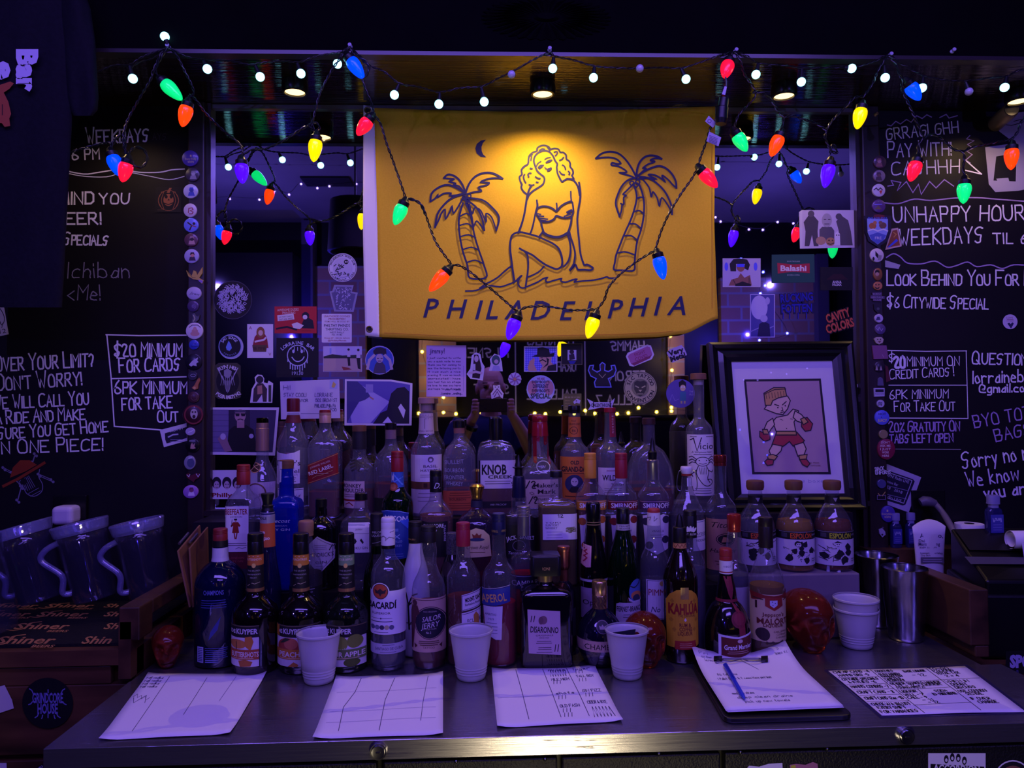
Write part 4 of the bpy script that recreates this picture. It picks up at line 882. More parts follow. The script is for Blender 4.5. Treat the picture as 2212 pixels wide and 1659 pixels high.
bottle('vodka_bottle', 'clear vodka bottle with an orange ribbed cap and orange name band', 1276, YM, T2, VP.replace('x', ''), [('cap', M('#c6872c', .45), rid(13.4, 980, 1033, 4))], CLEARF, (ROSE, 1088), [('label', vodka(1276, '#b8762a', '#a85a2a', 'ORANGE'))], sq=3)
bottle('vodka_bottle', 'clear vodka bottle with a dark red ribbed cap and red name band', 1343, YM, T2, VP, [('cap', M('#86192a', .4), rid(13.4, 980, 1033, 4))], CLEARF, None, [('label', vodka(1343, '#6a1620', '#7a2224', 'CHERRY'))], sq=3)
bottle('vodka_bottle', 'clear vodka bottle with a silver collar, black pouring spout and purple name band', 1411, YM, T2, VP, [('pour_spout', M('#0b0b10', .35), '2,948 4.5,958 6,972 10,977 10,980 9,995'), ('cap', SILV, '13,994 13.6,1000 13.2,1001 13.4,1036')], CLEARF, None, [('label', vodka(1411, '#44264e', '#2a2440', 'VANILLA'))], sq=3)
e = bottle('vodka_bottle', 'clear flip top bottle with white ceramic stopper and wire bail', 1484, 1.735, T2, '10,1029 11.5,1048 11,1056 14,1062 29,1090 36.5,1110 37,b', [('stopper', M('#cfcada', .3), '12,1009 13,1013 12.6,1018 10,1024'), ('gasket', M('#8a2a24', .6), '10.8,1024 10.8,1028')], CLEARF, None,
 [('label', lambda a: (a.r(1486, 1120, 1519, 1184, '#d6d0de'), a.l([(1486, 1123), (1519, 1123)], 1, '#5a6ab0'), a.t('BAYSIDE', 1504, 1148, 5.5, '#33345a', 30), a.t('VODKA', 1505, 1162, 5.5, '#33345a', 26), a.l([(1488, 1155), (1518, 1152)], .8, '#33345a'))), ('neck_sticker', lambda a: a.r(1482, 1032, 1494, 1050, '#c9c4d6'))])
for sgn in (-1, 1):
    s = S(1.735); c = lambda x, y: ((x)*s*sgn, -.004, P(1484, y, 1.735).z - T2)
    MB().tube(smooth_path([c(12, 1015), c(18, 1020), c(22, 1040), c(21, 1056), c(14, 1060), c(11.6, 1050)], 5), .0011, 6).build('wire_bail', SILV, e, True)
bottle('vodka_bottle', 'long necked vodka bottle with a copper cap and brown kraft paper label', 1557, YM, T2, '13,1005 12,1058 19,1074 32,1094 33.5,1110 33.5,b', [('cap', M('#7a2c28', .25, .7), '13.6,984 14.2,987 14.2,998 13.4,999 14,1006')], CLEARF, None,
 [('label', lambda a: (a.wrap(1117, 1226, '#9c7260', 85), a.t("Tito's", 1551, 1129, 12, '#1c1214', 42, sh=.35), a.c(1557, 1160, 20, '#171214', 13), a.l([(1557+18*cos(k*.35), 1160+11*sin(k*.35)) for k in range(18)], 1, '#b48a72', True), a.p([(1547, 1166), (1551, 1154), (1560, 1156), (1564, 1165)], '#c08a60'), a.t('1ST', 1563, 1163, 5, '#c08a60'), a.t('Handmade', 1553, 1184, 9, '#1c1214', 52, sh=.35), a.lines(1534, 1206, 1580, 2, 6, 1.4, '#4a2c24')))])
def tequila(xc, col, nm, seed):
    def f(a):
        a.wrap(1142, 1214, '#c9c4d2', 92); a.wrap(1142, 1159, '#0d0c12', 92); a.l([(xc-38, 1143.5), (xc+38, 1143.5)], .9, '#8a8494'); a.t('ESPOLÒN', xc-1, 1151, 11, col, 44, b=.02); a.t(nm, xc+31, 1150, 4, '#9a94a8', 16); a.r(xc-36, 1146, xc-28, 1155, '#3a3848')
        R = random.Random(seed); K = '#1a1822'
        for i in range(9):
            x, y = xc+R.uniform(-32, 30), R.uniform(1168, 1204); a.p([(x+R.uniform(4, 9)*cos(t*.9), y+R.uniform(4, 10)*sin(t*.9)) for t in range(7)], K)
        for i in range(10):
            x, y = xc+R.uniform(-34, 32), R.uniform(1164, 1206); a.l([(x, y), (x+R.uniform(-9, 9), y+R.uniform(-8, 8)), (x+R.uniform(-9, 9), y+R.uniform(-8, 8))], 1.1, K)
        a.c(xc-8, 1170, 5, '#d8d4de'); a.c(xc-10, 1169, 1.2, K); a.c(xc-6, 1169, 1.2, K); a.l([(xc-10, 1173), (xc-6, 1173)], .9, K); a.p([(xc-16, 1166), (xc-9, 1162), (xc+1, 1166)], K); a.r(xc+20, 1198, xc+34, 1209, '#b9b4c4'); a.lines(xc+22, 1200, xc+32, 2, 4, 1.2, K)
    return f
for xc, col, nm, lq, lb in ((1632, '#c8502a', 'BLANCO', None, 'dome shouldered tequila bottle with clear contents behind a black capped bottle'), (1715, '#d05a26', 'REPOSADO', STRAW, 'dome shouldered tequila bottle with orange lettering on its black band'), (1798, '#b8c22a', 'AÑEJO', AMB, 'dome shouldered tequila bottle with yellow green lettering on its black band')):
    bottle('tequila_bottle', lb, xc, 1.757, CT+.15, '14.4,1058 15.4,1086 21,1095 35,1119 40,1137 40.5,1150 40.5,b', [('stopper', WOODCAP, '18,1039 18.8,1042 18.8,1052 17,1058')], CLEARF, (lq, 1123) if lq else (amber('#b9b9c8', .12), 1122),
     [('neck_band', lambda a: (a.wrap(1070, 1086, '#0c0b10'), a.p([(xc-5, 1074), (xc+5, 1074), (xc, 1083)], '#8a8494'))), ('label', tequila(xc, col, nm, xc))])
# ---- on the counter, second row
bottle('liqueur_bottle', 'slim flared bottle with silver neck and orange curacao label', 578, 1.662, CT, '13,1103 15,1110 15,1128 16,1180 20,1215 27,1260 29,1290 29,b', [('pour_spout', M('#121216', .4), '14,1067 14,1069 10,1085 10,1090 12,1092 12,1096 11,1097 13,1103')], glass('#7a86c8', .06, .5, .04, .25, '#2a2a5a', .1), None,
 [('neck_label', lambda a: (a.wrap(1106, 1129, M('#a9a6b8', .35, .4)), a.t('BOLS', 571, 1118, 5, '#1a1828', 18, b=.02))), ('label', lambda a: (a.wrap(1129, 1180, '#b8552e', 95), a.t('Blue', 567, 1147, 8, '#dcd0d8', 20, b=.02), a.t('Curaçao', 571, 1160, 8, '#dcd0d8', 30, b=.02)))])
bottle('bitters_bottle', 'round clear bottle with a pale wooden stopper between two dark schnapps bottles', 661, 1.664, CT, '13,1156 14,1180 31,1212 34,1228 34,b', [('stopper', noisy('pale_stopper', '#7a5844', '#96705a', (30, 30, 8), .6), '15,1126 16,1129 16,1148 15.4,1149 15.4,1157')], CLEARF, (amber('#20162a', .6), 1236),
 [('label', lambda a: (a.wrap(1262, 1330, '#11111c', 85), a.t('AMARO', 672, 1272, 4, '#b0a8c4', 18), a.l([(640, 1266), (684, 1266)], 1, '#b0a8c4'), a.lines(664, 1280, 684, 4, 8, 1.4, '#8a84a8')))])
bottle('liqueur_bottle', 'dark melon liqueur bottle with a tall black cap, behind the white capped rum', 814, 1.663, CT, '14,1177 15,1196 27,1240 29,1262 29,b', [('cap', MATT, '13,1110 13.6,1114 13.6,1121 14,1122 14.2,1178')], GREENG, None,
 [('cap_print', lambda a: (a.t('MELON', 816, 1148, 4.6, '#b5b0bf', 20), a.t('LIQUEUR', 816, 1155, 4.6, '#b5b0bf', 22), a.l([(806, 1172), (824, 1168)], 1, '#8a8494')), 14.4), ('label', lambda a: a.r(808, 1195, 838, 1250, '#16161c'))])
bottle('rum_bottle', 'white opaque coconut rum bottle with a black cap', 897, 1.667, CT, '14,1171 15,1186 27,1240 30,1290 30,b', [('cap', MATT, rid(15, 1127, 1172, 3))], M('#d2cfe4', .25, 0, .5), None,
 [('cap_print', lambda a: a.t('MALIBU', 890, 1163, 3.6, '#b08a50', 16), 15.4), ('palm_print', lambda a: (a.l([(884, 1300), (879, 1275), (873, 1268)], 3, INK, sm=3), a.l([(884, 1300), (893, 1280), (902, 1276)], 3, INK, sm=3), a.l([(884, 1300), (898, 1290), (908, 1294)], 3, INK, sm=3), a.l([(884, 1300), (886, 1350)], 3.4, INK), a.t('MALIBU', 897, 1338, 8, INK, 38)))])
bottle('liqueur_bottle', 'dark bottle with a glitter speckled black cap, left of the red capped rum', 976, 1.668, CT, '12,1196 19,1214 27,1243 28,b', [('cap', noisy('glitter_cap', '#15121d', '#5a5570', (500, 500, 500), .35, .2), '12.6,1152 13,1154 13,1197')], dark('#120d16'), None, [('label', lambda a: a.c(966, 1226, 11, '#2a1c24', 16))])
bottle('aperitif_bottle', 'clear bottle of red bitter with silver cap and dark blue label', 1131, 1.668, CT, '14,1155 15,1186 29,1204 30,1226 30,b', [('cap', SILV, rid(14.4, 1094, 1156, 6, .7))], CLEARF, (RED, 1236), [('label', lambda a: (a.wrap(1237, 1266, '#1c1c3c', 88), a.l([(1102, 1239), (1160, 1239)], 1.4, '#8a8aa8'), a.t('CAMPARI', 1133, 1253, 12, '#c2bcd2', 58)))])
bottle('liqueur_bottle', 'dark bottle with a tall copper coloured cap beside the square black stopper', 1217, 1.672, CT, '9,1254 17,1264 24,1282 24.5,b', [('cap', M('#b8745c', .3, .9), '13.5,1181 14,1184 14,1190 13,1192 13,1222 11,1228 9,1230 9,1256 14,1262')], dark('#14101c'), None, [('label', lambda a: a.r(1208, 1310, 1240, 1370, '#2a2430'))])
bottle('liqueur_bottle', 'tall black bottle with a pink slanted neck label in red script', 1281, 1.667, CT, '15.5,1125 17,1142 28,1220 29.5,1245 29.5,b', [('cap', M('#0b0a0e', .2, 0, .6), '14,1086 16,1090 16.2,1120 15.6,1126')], dark('#08070b'), None,
 [('neck_rings', lambda a: (a.wrap(1126, 1128, '#8a7448'), a.wrap(1131, 1133, '#8a7448'))), ('neck_label', lambda a: (a.p([(1256, 1172), (1274, 1176), (1271, 1220), (1262, 1221), (1252, 1215)], '#c08a98'), a.l([(1264, 1184), (1260, 1188), (1265, 1192), (1259, 1197), (1264, 1201), (1258, 1208)], 2.4, '#8a1c38'), a.l([(1258, 1174), (1272, 1178), (1269, 1217)], .8, '#dcb8c4'))),
  ('collar', lambda a: a.wrap(1246, 1251, '#a8a2b4', 95)), ('label', lambda a: (a.wrap(1264, 1330, '#8a7890', 78), a.t('Opeli', 1272, 1294, 11, INK, 34)))])
def fernet(a):
    a.c(1366, 1269, 16, '#4a6aa8', 24, rot=-8); a.c(1366, 1279, 12, '#c07a4a', 9); a.l([(1352, 1258), (1362, 1262), (1372, 1255), (1376, 1247)], 2.4, '#22283a', sm=3); a.c(1366, 1284, 8, '#2a3048', 7); a.p([(1348, 1282), (1358, 1290), (1374, 1290), (1380, 1280), (1378, 1292), (1366, 1296), (1350, 1290)], '#b9b4c8')
    a.p([(1324, 1296), (1330, 1293), (1376, 1293), (1377, 1350), (1322, 1350)], '#b0a8b8'); a.t('FERNET-BRANCA', 1352, 1306, 11, '#1a1824', 54, b=.02); a.lines(1336, 1318, 1366, 2, 5, 1.3, '#5a5466')
bottle('amaro_bottle', 'dark green glass bottle with a round eagle emblem and pale label', 1345, 1.665, CT, '14,1131 15.5,1146 27,1190 33,1225 35,1250 35,b', [('cap', BK, rid(14.4, 1098, 1132, 3))], GREENG, None, [('neck_band', lambda a: (a.wrap(1131, 1144, '#a9a2b0'), a.t('FERNET', 1347, 1135, 3.4, INK, 22), a.t('BRANCA', 1347, 1140, 3.4, INK, 22))), ('label', fernet)])
bottle('liqueur_bottle', 'clear bottle with a white and red cap and white label in red capitals', 1412, 1.672, CT, '14,1133 16,1163 20,1182 30,1208 31,1226 31,b', [('cap_top', M('#9a3030', .45), '12.6,1100 13.6,1103 13.6,1107'), ('cap', M('#cfc9d6', .45), '13.8,1107 14.6,1131 14.8,1134')], CLEARF, (AMB, 1360),
 [('cap_writing', lambda a: (a.l([(1397, 1118), (1403, 1115), (1401, 1122)], 1, '#5a4a58'), a.l([(1410, 1114), (1409, 1124), (1416, 1118)], 1, '#5a4a58')), 15), ('label', lambda a: (a.r(1389, 1246, 1440, 1330, '#cfc8d6'), a.l([(1391, 1248), (1439, 1248), (1439, 1328), (1391, 1328)], 1, '#4a4468', True), a.t("PIMM'S", 1414, 1272, 14, '#8a2430', 42), a.c(1420, 1254, 5, '#b5995a'), a.t('No 1', 1412, 1308, 12, '#3a3458', 30, sh=.3)))])
bottle('liqueur_bottle', 'clear bottle with a black cap printed with a white flower', 1490, 1.664, CT, '14,1160 15,1176 23,1194 31,1216 32,b', [('cap', M('#0f0e13', .4), rid(14.4, 1103, 1161, 3))], CLEARF, (amber('#a8a4c0', .2), 1225),
 [('cap_print', lambda a: ([a.c(1487+k*4.2, 1140-abs(k)*-1.4, 2.4, '#cfc9da', 6, rot=-k*18) for k in (-2, -1, 0, 1, 2)], a.t('ST. ELDER', 1489, 1152, 4.4, '#cfc9da', 22)), 15)])
bottle('vodka_bottle', 'clear bulb necked bottle with a shiny red cap, behind the red ribboned one', 1585, 1.664, CT, '13.5,1147 17.5,1180 16.5,1202 22,1216 29,1236 31,1262 31,b', [('cap', M('#9a2c22', .2, .3, .6), '14.4,1112 15,1115 15,1140 14,1142 14.6,1148')], CLEARF, (amber('#9a96b0', .25), 1240), [('label', lambda a: a.r(1574, 1262, 1612, 1330, '#a8a2b8'))])
# ---- on the counter, front row
def champ(a):
    a.t('CHAMPIONS', 479, 1268, 10, '#6a72b8', 40, b=.01); a.lines(452, 1284, 505, 4, 5, 1.2, '#4a54a0'); a.r(444, 1382, 459, 1415, '#9a9cc8')
    for k in range(8): a.r(446, 1385+k*3.6, 457, 1386.4+k*3.6, '#1a2058')
    a.lines(462, 1384, 506, 6, 4, 1.2, '#5a62b0'); a.lines(462, 1408, 490, 2, 4, 2, '#7a82c0'); a.p([(474, 1350), (494, 1318), (488, 1346), (470, 1368)], '#3a4286')
bottle('vodka_bottle', 'big blue glass bottle with red cap and white neck band', 476, 1.642, CT, '13.6,1166 15,1170 15.4,1182 17,1210 22,1214 36,1226 49,1248 51,1262 51,1425 47,b', [('cap', M('#7c2226', .4), rid(15, 1143, 1167, 3)), ('collar', MATT, '15.4,1167 15.8,1180')], NAVYG, None, [('neck_band', lambda a: a.wrap(1182, 1211, '#bdb8d0')), ('print', champ)])
def kuyper(xc, ban, txt, fruit, h='1'):
    def f(a):
        x0, x1 = xc-46, xc+20 if xc < 600 else xc+44
        a.r(x0, 1338, x1, 1424, '#cfc8d4'); a.r(x0, 1338, x1, 1363, '#131118'); a.l([(x0, 1339.5), (x1, 1339.5)], .9, '#8a7850')
        a.t('DE', x0+11, 1351, 8, '#d0cad8', 13, b=.03); a.t('KUYPER', x0+42, 1350, 11, '#d0cad8', 44, b=.03)
        fruit(a); a.r(x0, 1388, x1, 1409, ban); a.t(txt, (x0+x1)/2+4, 1398, 11, '#dccfd2', (x1-x0)*.86, b=.02); a.lines(x0+10, 1406, x1-8, 1, 3, 1, '#d8b8a0')
    return f
def neckl(xc, col, txt):
    def f(a):
        a.wrap(1194, 1270, '#111016'); a.wrap(1195, 1219, col); a.t(txt, xc, 1206, 5, '#e0c8c0', 28); a.lines(xc-11, 1199, xc+11, 1, 3, 1, '#e0c8c0'); a.c(xc+1, 1219, 4, '#c9a860', 5); a.t('THE BRAND', xc, 1230, 3, '#9a94a4', 24); a.t('BARTENDERS', xc, 1238, 3, '#9a94a4', 26); a.t('TRUST', xc, 1245, 3, '#9a94a4', 14); a.l([(xc-12, 1262), (xc-2, 1256), (xc+3, 1258), (xc+12, 1255)], 1, '#a89a80'); a.wrap(1268, 1275, M('#b98a5a', .3, .6))
    return f
def butter(a): a.c(530, 1376, 23, '#c9c0cc', 12); a.c(528, 1377, 20, '#b8743c', 9.5); a.p([(545, 1362), (558, 1360), (562, 1372), (556, 1390), (544, 1380)], '#b8702e'); a.p([(530, 1412), (545, 1409), (560, 1414), (556, 1423), (534, 1424)], '#a8602e'); a.h('J', 513, 1398, 26, '#1a1218', 1.6)
def peach(a): a.c(634, 1384, 24, '#9a3a30', 20); a.c(640, 1376, 15, '#b8624a', 12); a.p([(616, 1376), (628, 1364), (640, 1366), (626, 1374)], '#22301c'); a.r(604, 1339, 614, 1362, '#b87a26'); a.p([(634, 1424), (646, 1414), (656, 1420), (654, 1424)], '#b8703a')
def apple(a): a.c(742, 1376, 17, '#7c8a3c', 16); a.c(772, 1372, 15, '#6c7a30', 14); a.r(704, 1339, 714, 1362, '#5a6a50'); a.t('Pucker', 750, 1388, 9, '#c2cab0', 34, sh=.3); a.c(766, 1416, 16, '#4e5c24', 9)
KP = '15.6,1195 17.4,1275 20,1284 30,1294 43,1310 47.5,1328 47.5,1425 44,b'; KC = '16,1153 16.6,1156 16.6,1168 15.8,1169 16.6,1171 17,1196'
bottle('schnapps_bottle', 'dark brown schnapps bottle with a butterscotch label, first of the three black necks', 552, 1.587, CT, KP, [('cap', BK, KC)], dark('#0d0709'), None, [('neck_label', neckl(552, '#b0622c', 'BUTTERSHOTS')), ('label', kuyper(552, '#a04a2a', 'BUTTERSHOTS', butter))])
bottle('schnapps_bottle', 'dark brown schnapps bottle with a peach label, standing behind a plastic cup', 650, 1.587, CT, KP, [('cap', BK, KC)], dark('#0d0709'), None, [('neck_label', neckl(650, '#b8782e', 'PEACHTREE')), ('label', kuyper(650, '#b8702c', 'PEACHTREE', peach))])
bottle('schnapps_bottle', 'clear green tinged schnapps bottle with a sour apple label', 748, 1.587, CT, KP, [('cap', BK, KC)], glass('#9fb59a', .06, .6, .04, .1, '#3a4a3a', .12), (amber('#3f5a30', .4), 1440), [('neck_label', neckl(748, '#6c8a68', 'SOUR APPLE')), ('label', kuyper(748, '#5c7040', 'SOUR APPLE', apple))])
def bac(a):
    a.wrap(1268, 1360, '#dad6e4', 92); a.c(826, 1270, 19, '#dad6e4', 19); a.c(826, 1269, 16.5, '#2a2440'); a.c(826, 1269, 15, '#a8442e'); a.p([(814, 1264), (820, 1268), (826, 1263), (832, 1268), (839, 1264), (836, 1273), (829, 1274), (826, 1280), (823, 1274), (816, 1273)], '#2a1c2c')
    a.t('BACARDÍ', 829, 1298, 14, '#15131f', 60, b=.03); a.t('SUPERIOR', 827, 1315, 5, '#15131f', 40); a.l([(806, 1326), (850, 1326)], .8, '#4a4460'); a.c(827, 1326, 1.8, '#4a4460'); a.lines(804, 1332, 852, 1, 3, 1.6, '#3a3450')
    for k, c in enumerate(('#5a5a78', '#6a6a88', '#3a3450', '#b0a884', '#5a5a78')): a.c(809+k*10, 1345, 5, c)
    a.lines(812, 1355, 842, 1, 3, 1, '#5a5470')
bottle('rum_bottle', 'clear rum bottle with a white cap, white label and round red bat emblem', 838, 1.585, CT, '14,1180 14.6,1196 24,1212 34,1228 37,1246 37,1425 34,b', [('cap', M('#d6d2e0', .4), '14,1119 15,1123 15,1127 14.6,1128 15,1129 15,1141 14.7,1142 15,1143 15,1177'), ('collar', BK, '15.1,1177 15.1,1184')], CLEARF, (amber('#8a90a8', .16), 1365), [('cap_writing', lambda a: (a.l([(824, 1160), (830, 1156), (836, 1160), (834, 1166), (842, 1158), (852, 1162)], 1, '#4a4460'), a.l([(844, 1148), (851, 1146)], .8, '#4a4460')), 15.4), ('label', bac), ('lower_label', lambda a: (a.wrap(1379, 1401, '#a9a6bc', 80), a.t('SANTIAGO DE CUBA', 842, 1390, 6, '#3a3450', 56), a.lines(822, 1397, 860, 1, 3, 1, '#5a5470'), a.lines(828, 1382, 856, 1, 3, 1, '#5a5470')))])
def sailor(a):
    a.wrap(1284, 1398, '#b99a8e', 92); a.l([(891, 1288), (961, 1288)], 1.2, '#5a3a3a'); a.c(930, 1336, 33, '#15162a', 35); a.l([(930+31*cos(k*.26), 1336+33*sin(k*.26)) for k in range(24)], 1, '#b99a8e', True); a.t('THE ORIGINAL', 930, 1312, 3.4, '#a89aa0', 28); a.t('SAILOR', 932, 1326, 11, '#cfc4d0', 38, sh=.35, rot=8); a.t('JERRY', 930, 1340, 12, '#cfc4d0', 40, sh=.35, rot=8); a.t('SPICED RUM', 929, 1348.5, 3.4, '#a89aa0', 26); a.t('No 2', 927, 1356, 5, '#cfc4d0', 10)
    B = '#4a2226'; a.c(898, 1295, 5, B, 6); a.p([(893, 1300), (904, 1300), (909, 1316), (902, 1322), (898, 1350), (894, 1392), (891, 1392), (890, 1340), (889, 1316)], B); a.lines(906, 1374, 948, 3, 4, 1.4, '#4a2a2e'); a.t('TATTOO', 927, 1388, 4.4, '#4a2a2e', 24); a.p([(897, 1380), (904, 1384), (899, 1390)], B); a.p([(954, 1380), (948, 1384), (953, 1390)], B)
bottle('rum_bottle', 'bulb necked spiced rum bottle with a tan label and a round navy emblem', 925, 1.588, CT, '15.6,1171 18,1190 16.6,1214 22,1234 33,1258 36,1276 36,1415 33,b', [('cap', MATT, rid(16.6, 1137, 1171, 3))], CLEARF, (AMB, 1300), [('label', sailor)])
bottle('rum_bottle', 'clear rum bottle with a ribbed red cap and a double white label', 1000, 1.603, CT, '14.4,1178 16,1204 27,1224 36,1246 36.5,b', [('cap', M('#8a1c32', .4), rid(15.4, 1130, 1179, 4))], CLEARF, (AMB, 1286), [('label', lambda a: (a.p([(997, 1277), (1036, 1268), (1036, 1304), (997, 1311)], '#d5cfdc'), a.l([(998, 1279), (1035, 1270.5), (1035, 1302), (998, 1309)], 1, '#22244a', True), a.t('MOUNT GAY', 1020, 1285, 9, '#1a1824', 32, rot=11, b=.03), a.t('Barbados Rum', 1019, 1295, 5, '#2a2848', 30, rot=9), a.p([(997, 1315), (1036, 1307), (1036, 1390), (997, 1395)], '#d5cfdc'), a.l([(998, 1318), (1035, 1310)], 1, '#22244a'), a.t('ECLIPSE', 1022, 1331, 8, '#2a2430', 27, rot=3), a.p([(1021, 1320), (1026, 1314), (1031, 1322), (1032, 1345), (1022, 1345)], '#b07a3a')))])
bottle('aperitif_bottle', 'clear bottle of red aperitif with navy cap and slanting blue label', 1077, 1.597, CT, '14.4,1153 15,1198 19,1213 34,1235 37,1252 37,b', [('cap', M('#151a3a', .4), rid(15, 1110, 1154, 5))], CLEARF, (RED, 1298), [('cap_print', lambda a: (a.t('APEROL', 1068, 1146, 5, '#b09a50', 14), a.t('APEROL', 1088, 1145, 5, '#b09a50', 12)), 15.4), ('label', lambda a: (a.p([(1039, 1268), (1070, 1264), (1099, 1259), (1099, 1292), (1070, 1299), (1040, 1301)], '#2a3a86'), a.l([(1040, 1266), (1070, 1262), (1099, 1257)], 1, '#b9b4d0'), a.t('APEROL', 1065, 1283, 17, '#d0a660', 52, rot=7, b=.02))), ('lower_label', lambda a: (a.p([(1043, 1302), (1083, 1300), (1080, 1371), (1068, 1371), (1048, 1360)], '#c9c4d4'), a.t('APERITIVO', 1058, 1318, 5, '#5a5478', 23), a.t('1919', 1059, 1328, 5, '#5a5478', 11), a.lines(1048, 1336, 1072, 4, 7, 1.1, '#6a6488')))])
def dis(a):
    C = '#bca4b4'; a.p([(1135, 1304), (1203, 1309), (1204, 1401), (1137, 1396)], C); a.c(1168, 1327, 8, '#7a5a62', 9); a.c(1163, 1328, 5, '#6a4a54', 8); a.t('DISARONNO', 1170, 1347, 13, '#181420', 58, rot=-3, b=.02); a.t('ORIGINALE', 1170, 1359, 3.6, '#4a3a48', 36); a.t('SINCE 1525', 1169, 1364, 3, '#4a3a48', 20); a.lines(1152, 1371, 1186, 2, 4, 1.1, '#5a4a58'); a.lines(1155, 1384, 1186, 2, 4, 1.1, '#5a4a58'); a.lines(1153, 1394, 1186, 1, 4, 1.2, '#5a4a58')
    for x in (1143, 1149, 1192, 1198): a.l([(x+1, 1318 if x < 1160 else 1379), (x-1, 1330 if x < 1160 else 1393)], 1.6, '#14121c')
bottle('liqueur_bottle', 'square dark amaretto bottle with a big square black stopper and pink grey label', 1176, 1.59, CT, '16,1254 20,1262 46,1269 54,1280 55,1300 55,1420 53,b', [('stopper', M('#101014', .3), '31,1197 32.4,1200 32.4,1238', 9), ('neck_ring', M('#b9a070', .3, .7), '16.4,1238 16.4,1255')], dark('#0b0810'), None,
 [('stopper_print', lambda a: (a.t('DISARONNO', 1172, 1222, 7, '#b08a5a', 44)), 33), ('label', dis)], sq=9, dr=.8)
e = bottle('liqueur_bottle', 'round globe raspberry liqueur bottle with a tall gold cap', 1293, 1.572, CT, '14.6,1312 18,1316 34,1332 46,1352 50,1374 48,1396 40,1416 31,1430 30,b', [('cap', M('#c9a878', .25, .9), '15.6,1255 16.6,1258 16.6,1283 15.8,1285 16.6,1287 15.6,1308 16.2,1313')], glass('#3a3466', .08, .5, .05, .55, '#14102c', .1), None,
 [('emblem', lambda a: (a.c(1292, 1343, 13, '#6a5a72'), a.c(1292, 1343, 11.5, '#191632'), a.p([(1286, 1347), (1285, 1340), (1289, 1342), (1292, 1338), (1295, 1342), (1299, 1340), (1298, 1347)], '#8a7a90'))), ('belt', lambda a: (a.wrap(1371, 1394, M('#b89a98', .35, .5), 100), a.t('CHAMBORD', 1297, 1383, 12, '#1a1422', 84))), ('cap_lattice', lambda a: [a.l([(1279+k*7, 1288), (1283+k*7, 1295), (1279+k*7, 1302), (1283+k*7, 1309)], 1.6, '#4a3428') for k in range(4)], 16.8)])
def kah(a):
    Y_ = '#c3941f'; a.p([(1433, 1388), (1432, 1290), (1438, 1276), (1450, 1267), (1466, 1264), (1482, 1268), (1493, 1277), (1499, 1290), (1499, 1386), (1492, 1388), (1490, 1376), (1446, 1376), (1445, 1389)], Y_)
    for x, y in ((1442, 1290), (1488, 1290), (1445, 1350), (1487, 1350), (1440, 1330), (1492, 1330)): a.p([(x-4, y), (x, y-5), (x+4, y), (x, y+5)], '#a87c1c')
    a.r(1458, 1261, 1475, 1286, M('#d9b868', .3, .7)); a.t('KAHLÚA', 1466, 1306, 22, '#8a1e18', 61, b=.04); a.t('THE ORIGINAL', 1471, 1321, 5, '#6a1a14', 38); a.p([(1464, 1330), (1467, 1325), (1470, 1330), (1467, 1333)], '#d8cfc0'); a.t('RUM &', 1467, 1340, 8, '#6a1a14', 24, b=.02); a.t('COFFEE', 1468, 1349, 8, '#6a1a14', 27, b=.02); a.t('LIQUEUR', 1467, 1358, 8, '#6a1a14', 31, b=.02); a.r(1446, 1374, 1490, 1392, '#97261f'); a.lines(1454, 1379, 1482, 3, 4, 1.1, '#c98a70')
bottle('liqueur_bottle', 'dark coffee liqueur bottle with a yellow arched label and black pouring spout', 1467, 1.588, CT, '13.6,1170 14.6,1186 20,1200 33,1232 37,1252 37,1395 34,b', [('pour_spout', M('#0b0b0e', .4), '2,1111 5.5,1117 8,1130 9.4,1139'), ('cap', M('#0e0c0e', .4), '14,1139 15,1141 15,1171')], dark('#120908'), None, [('neck_band', lambda a: (a.wrap(1172, 1183, '#b27c50'), a.l([(1452+k*4, 1181 if k % 2 else 1174) for k in range(9)], 1.3, '#5a2418'))), ('label', kah)])
def marnier(a):
    a.p([(1535, 1357), (1574, 1362), (1614, 1356), (1615, 1406), (1574, 1413), (1535, 1408)], '#cfcadc'); a.p([(1540, 1362), (1574, 1366), (1609, 1361), (1610, 1400), (1574, 1406), (1540, 1402)], '#5c1e1c'); a.t('Grand Marnier', 1576, 1383, 10, '#ddd6e4', 62, b=.02, rot=1); a.c(1578, 1371, 6, '#c9b0b4', 4); a.lines(1550, 1392, 1600, 2, 4, 1.1, '#c9a0a0'); a.t('PARIS', 1576, 1409, 3.4, '#4a4468')
bottle('liqueur_bottle', 'dark still shaped orange liqueur bottle with a red ribbon and wax seal', 1566, 1.588, CT, '13.6,1236 17,1256 21,1280 22,1294 32,1306 44,1332 49,1360 49,1390 46,b', [('cap', M('#8a2a28', .35), '13,1186 13.8,1188 13.8,1200 13,1201 13.6,1203 13.6,1211')], dark('#100a0c'), None,
 [('neck_label', lambda a: (a.wrap(1210, 1238, '#c9c4d2'), a.wrap(1233, 1236, '#8a2a28'), a.t('1827', 1566, 1222, 4, '#6a6488', 16))), ('ribbon', lambda a: (a.wrap(1290, 1296, '#7a2030'), a.p([(1556, 1242), (1572, 1242), (1575, 1270), (1570, 1294), (1564, 1280)], '#7a2030'), a.p([(1568, 1294), (1574, 1310), (1580, 1316), (1584, 1312), (1577, 1300)], '#7a2030'))), ('ribbon_tail', lambda a: a.r(1577, 1336, 1592, 1360, '#7a2030')), ('seal', lambda a: (a.c(1579, 1328, 17, '#6a1c2c'), a.c(1579, 1327, 12, '#7c2636'))), ('label', marnier)])
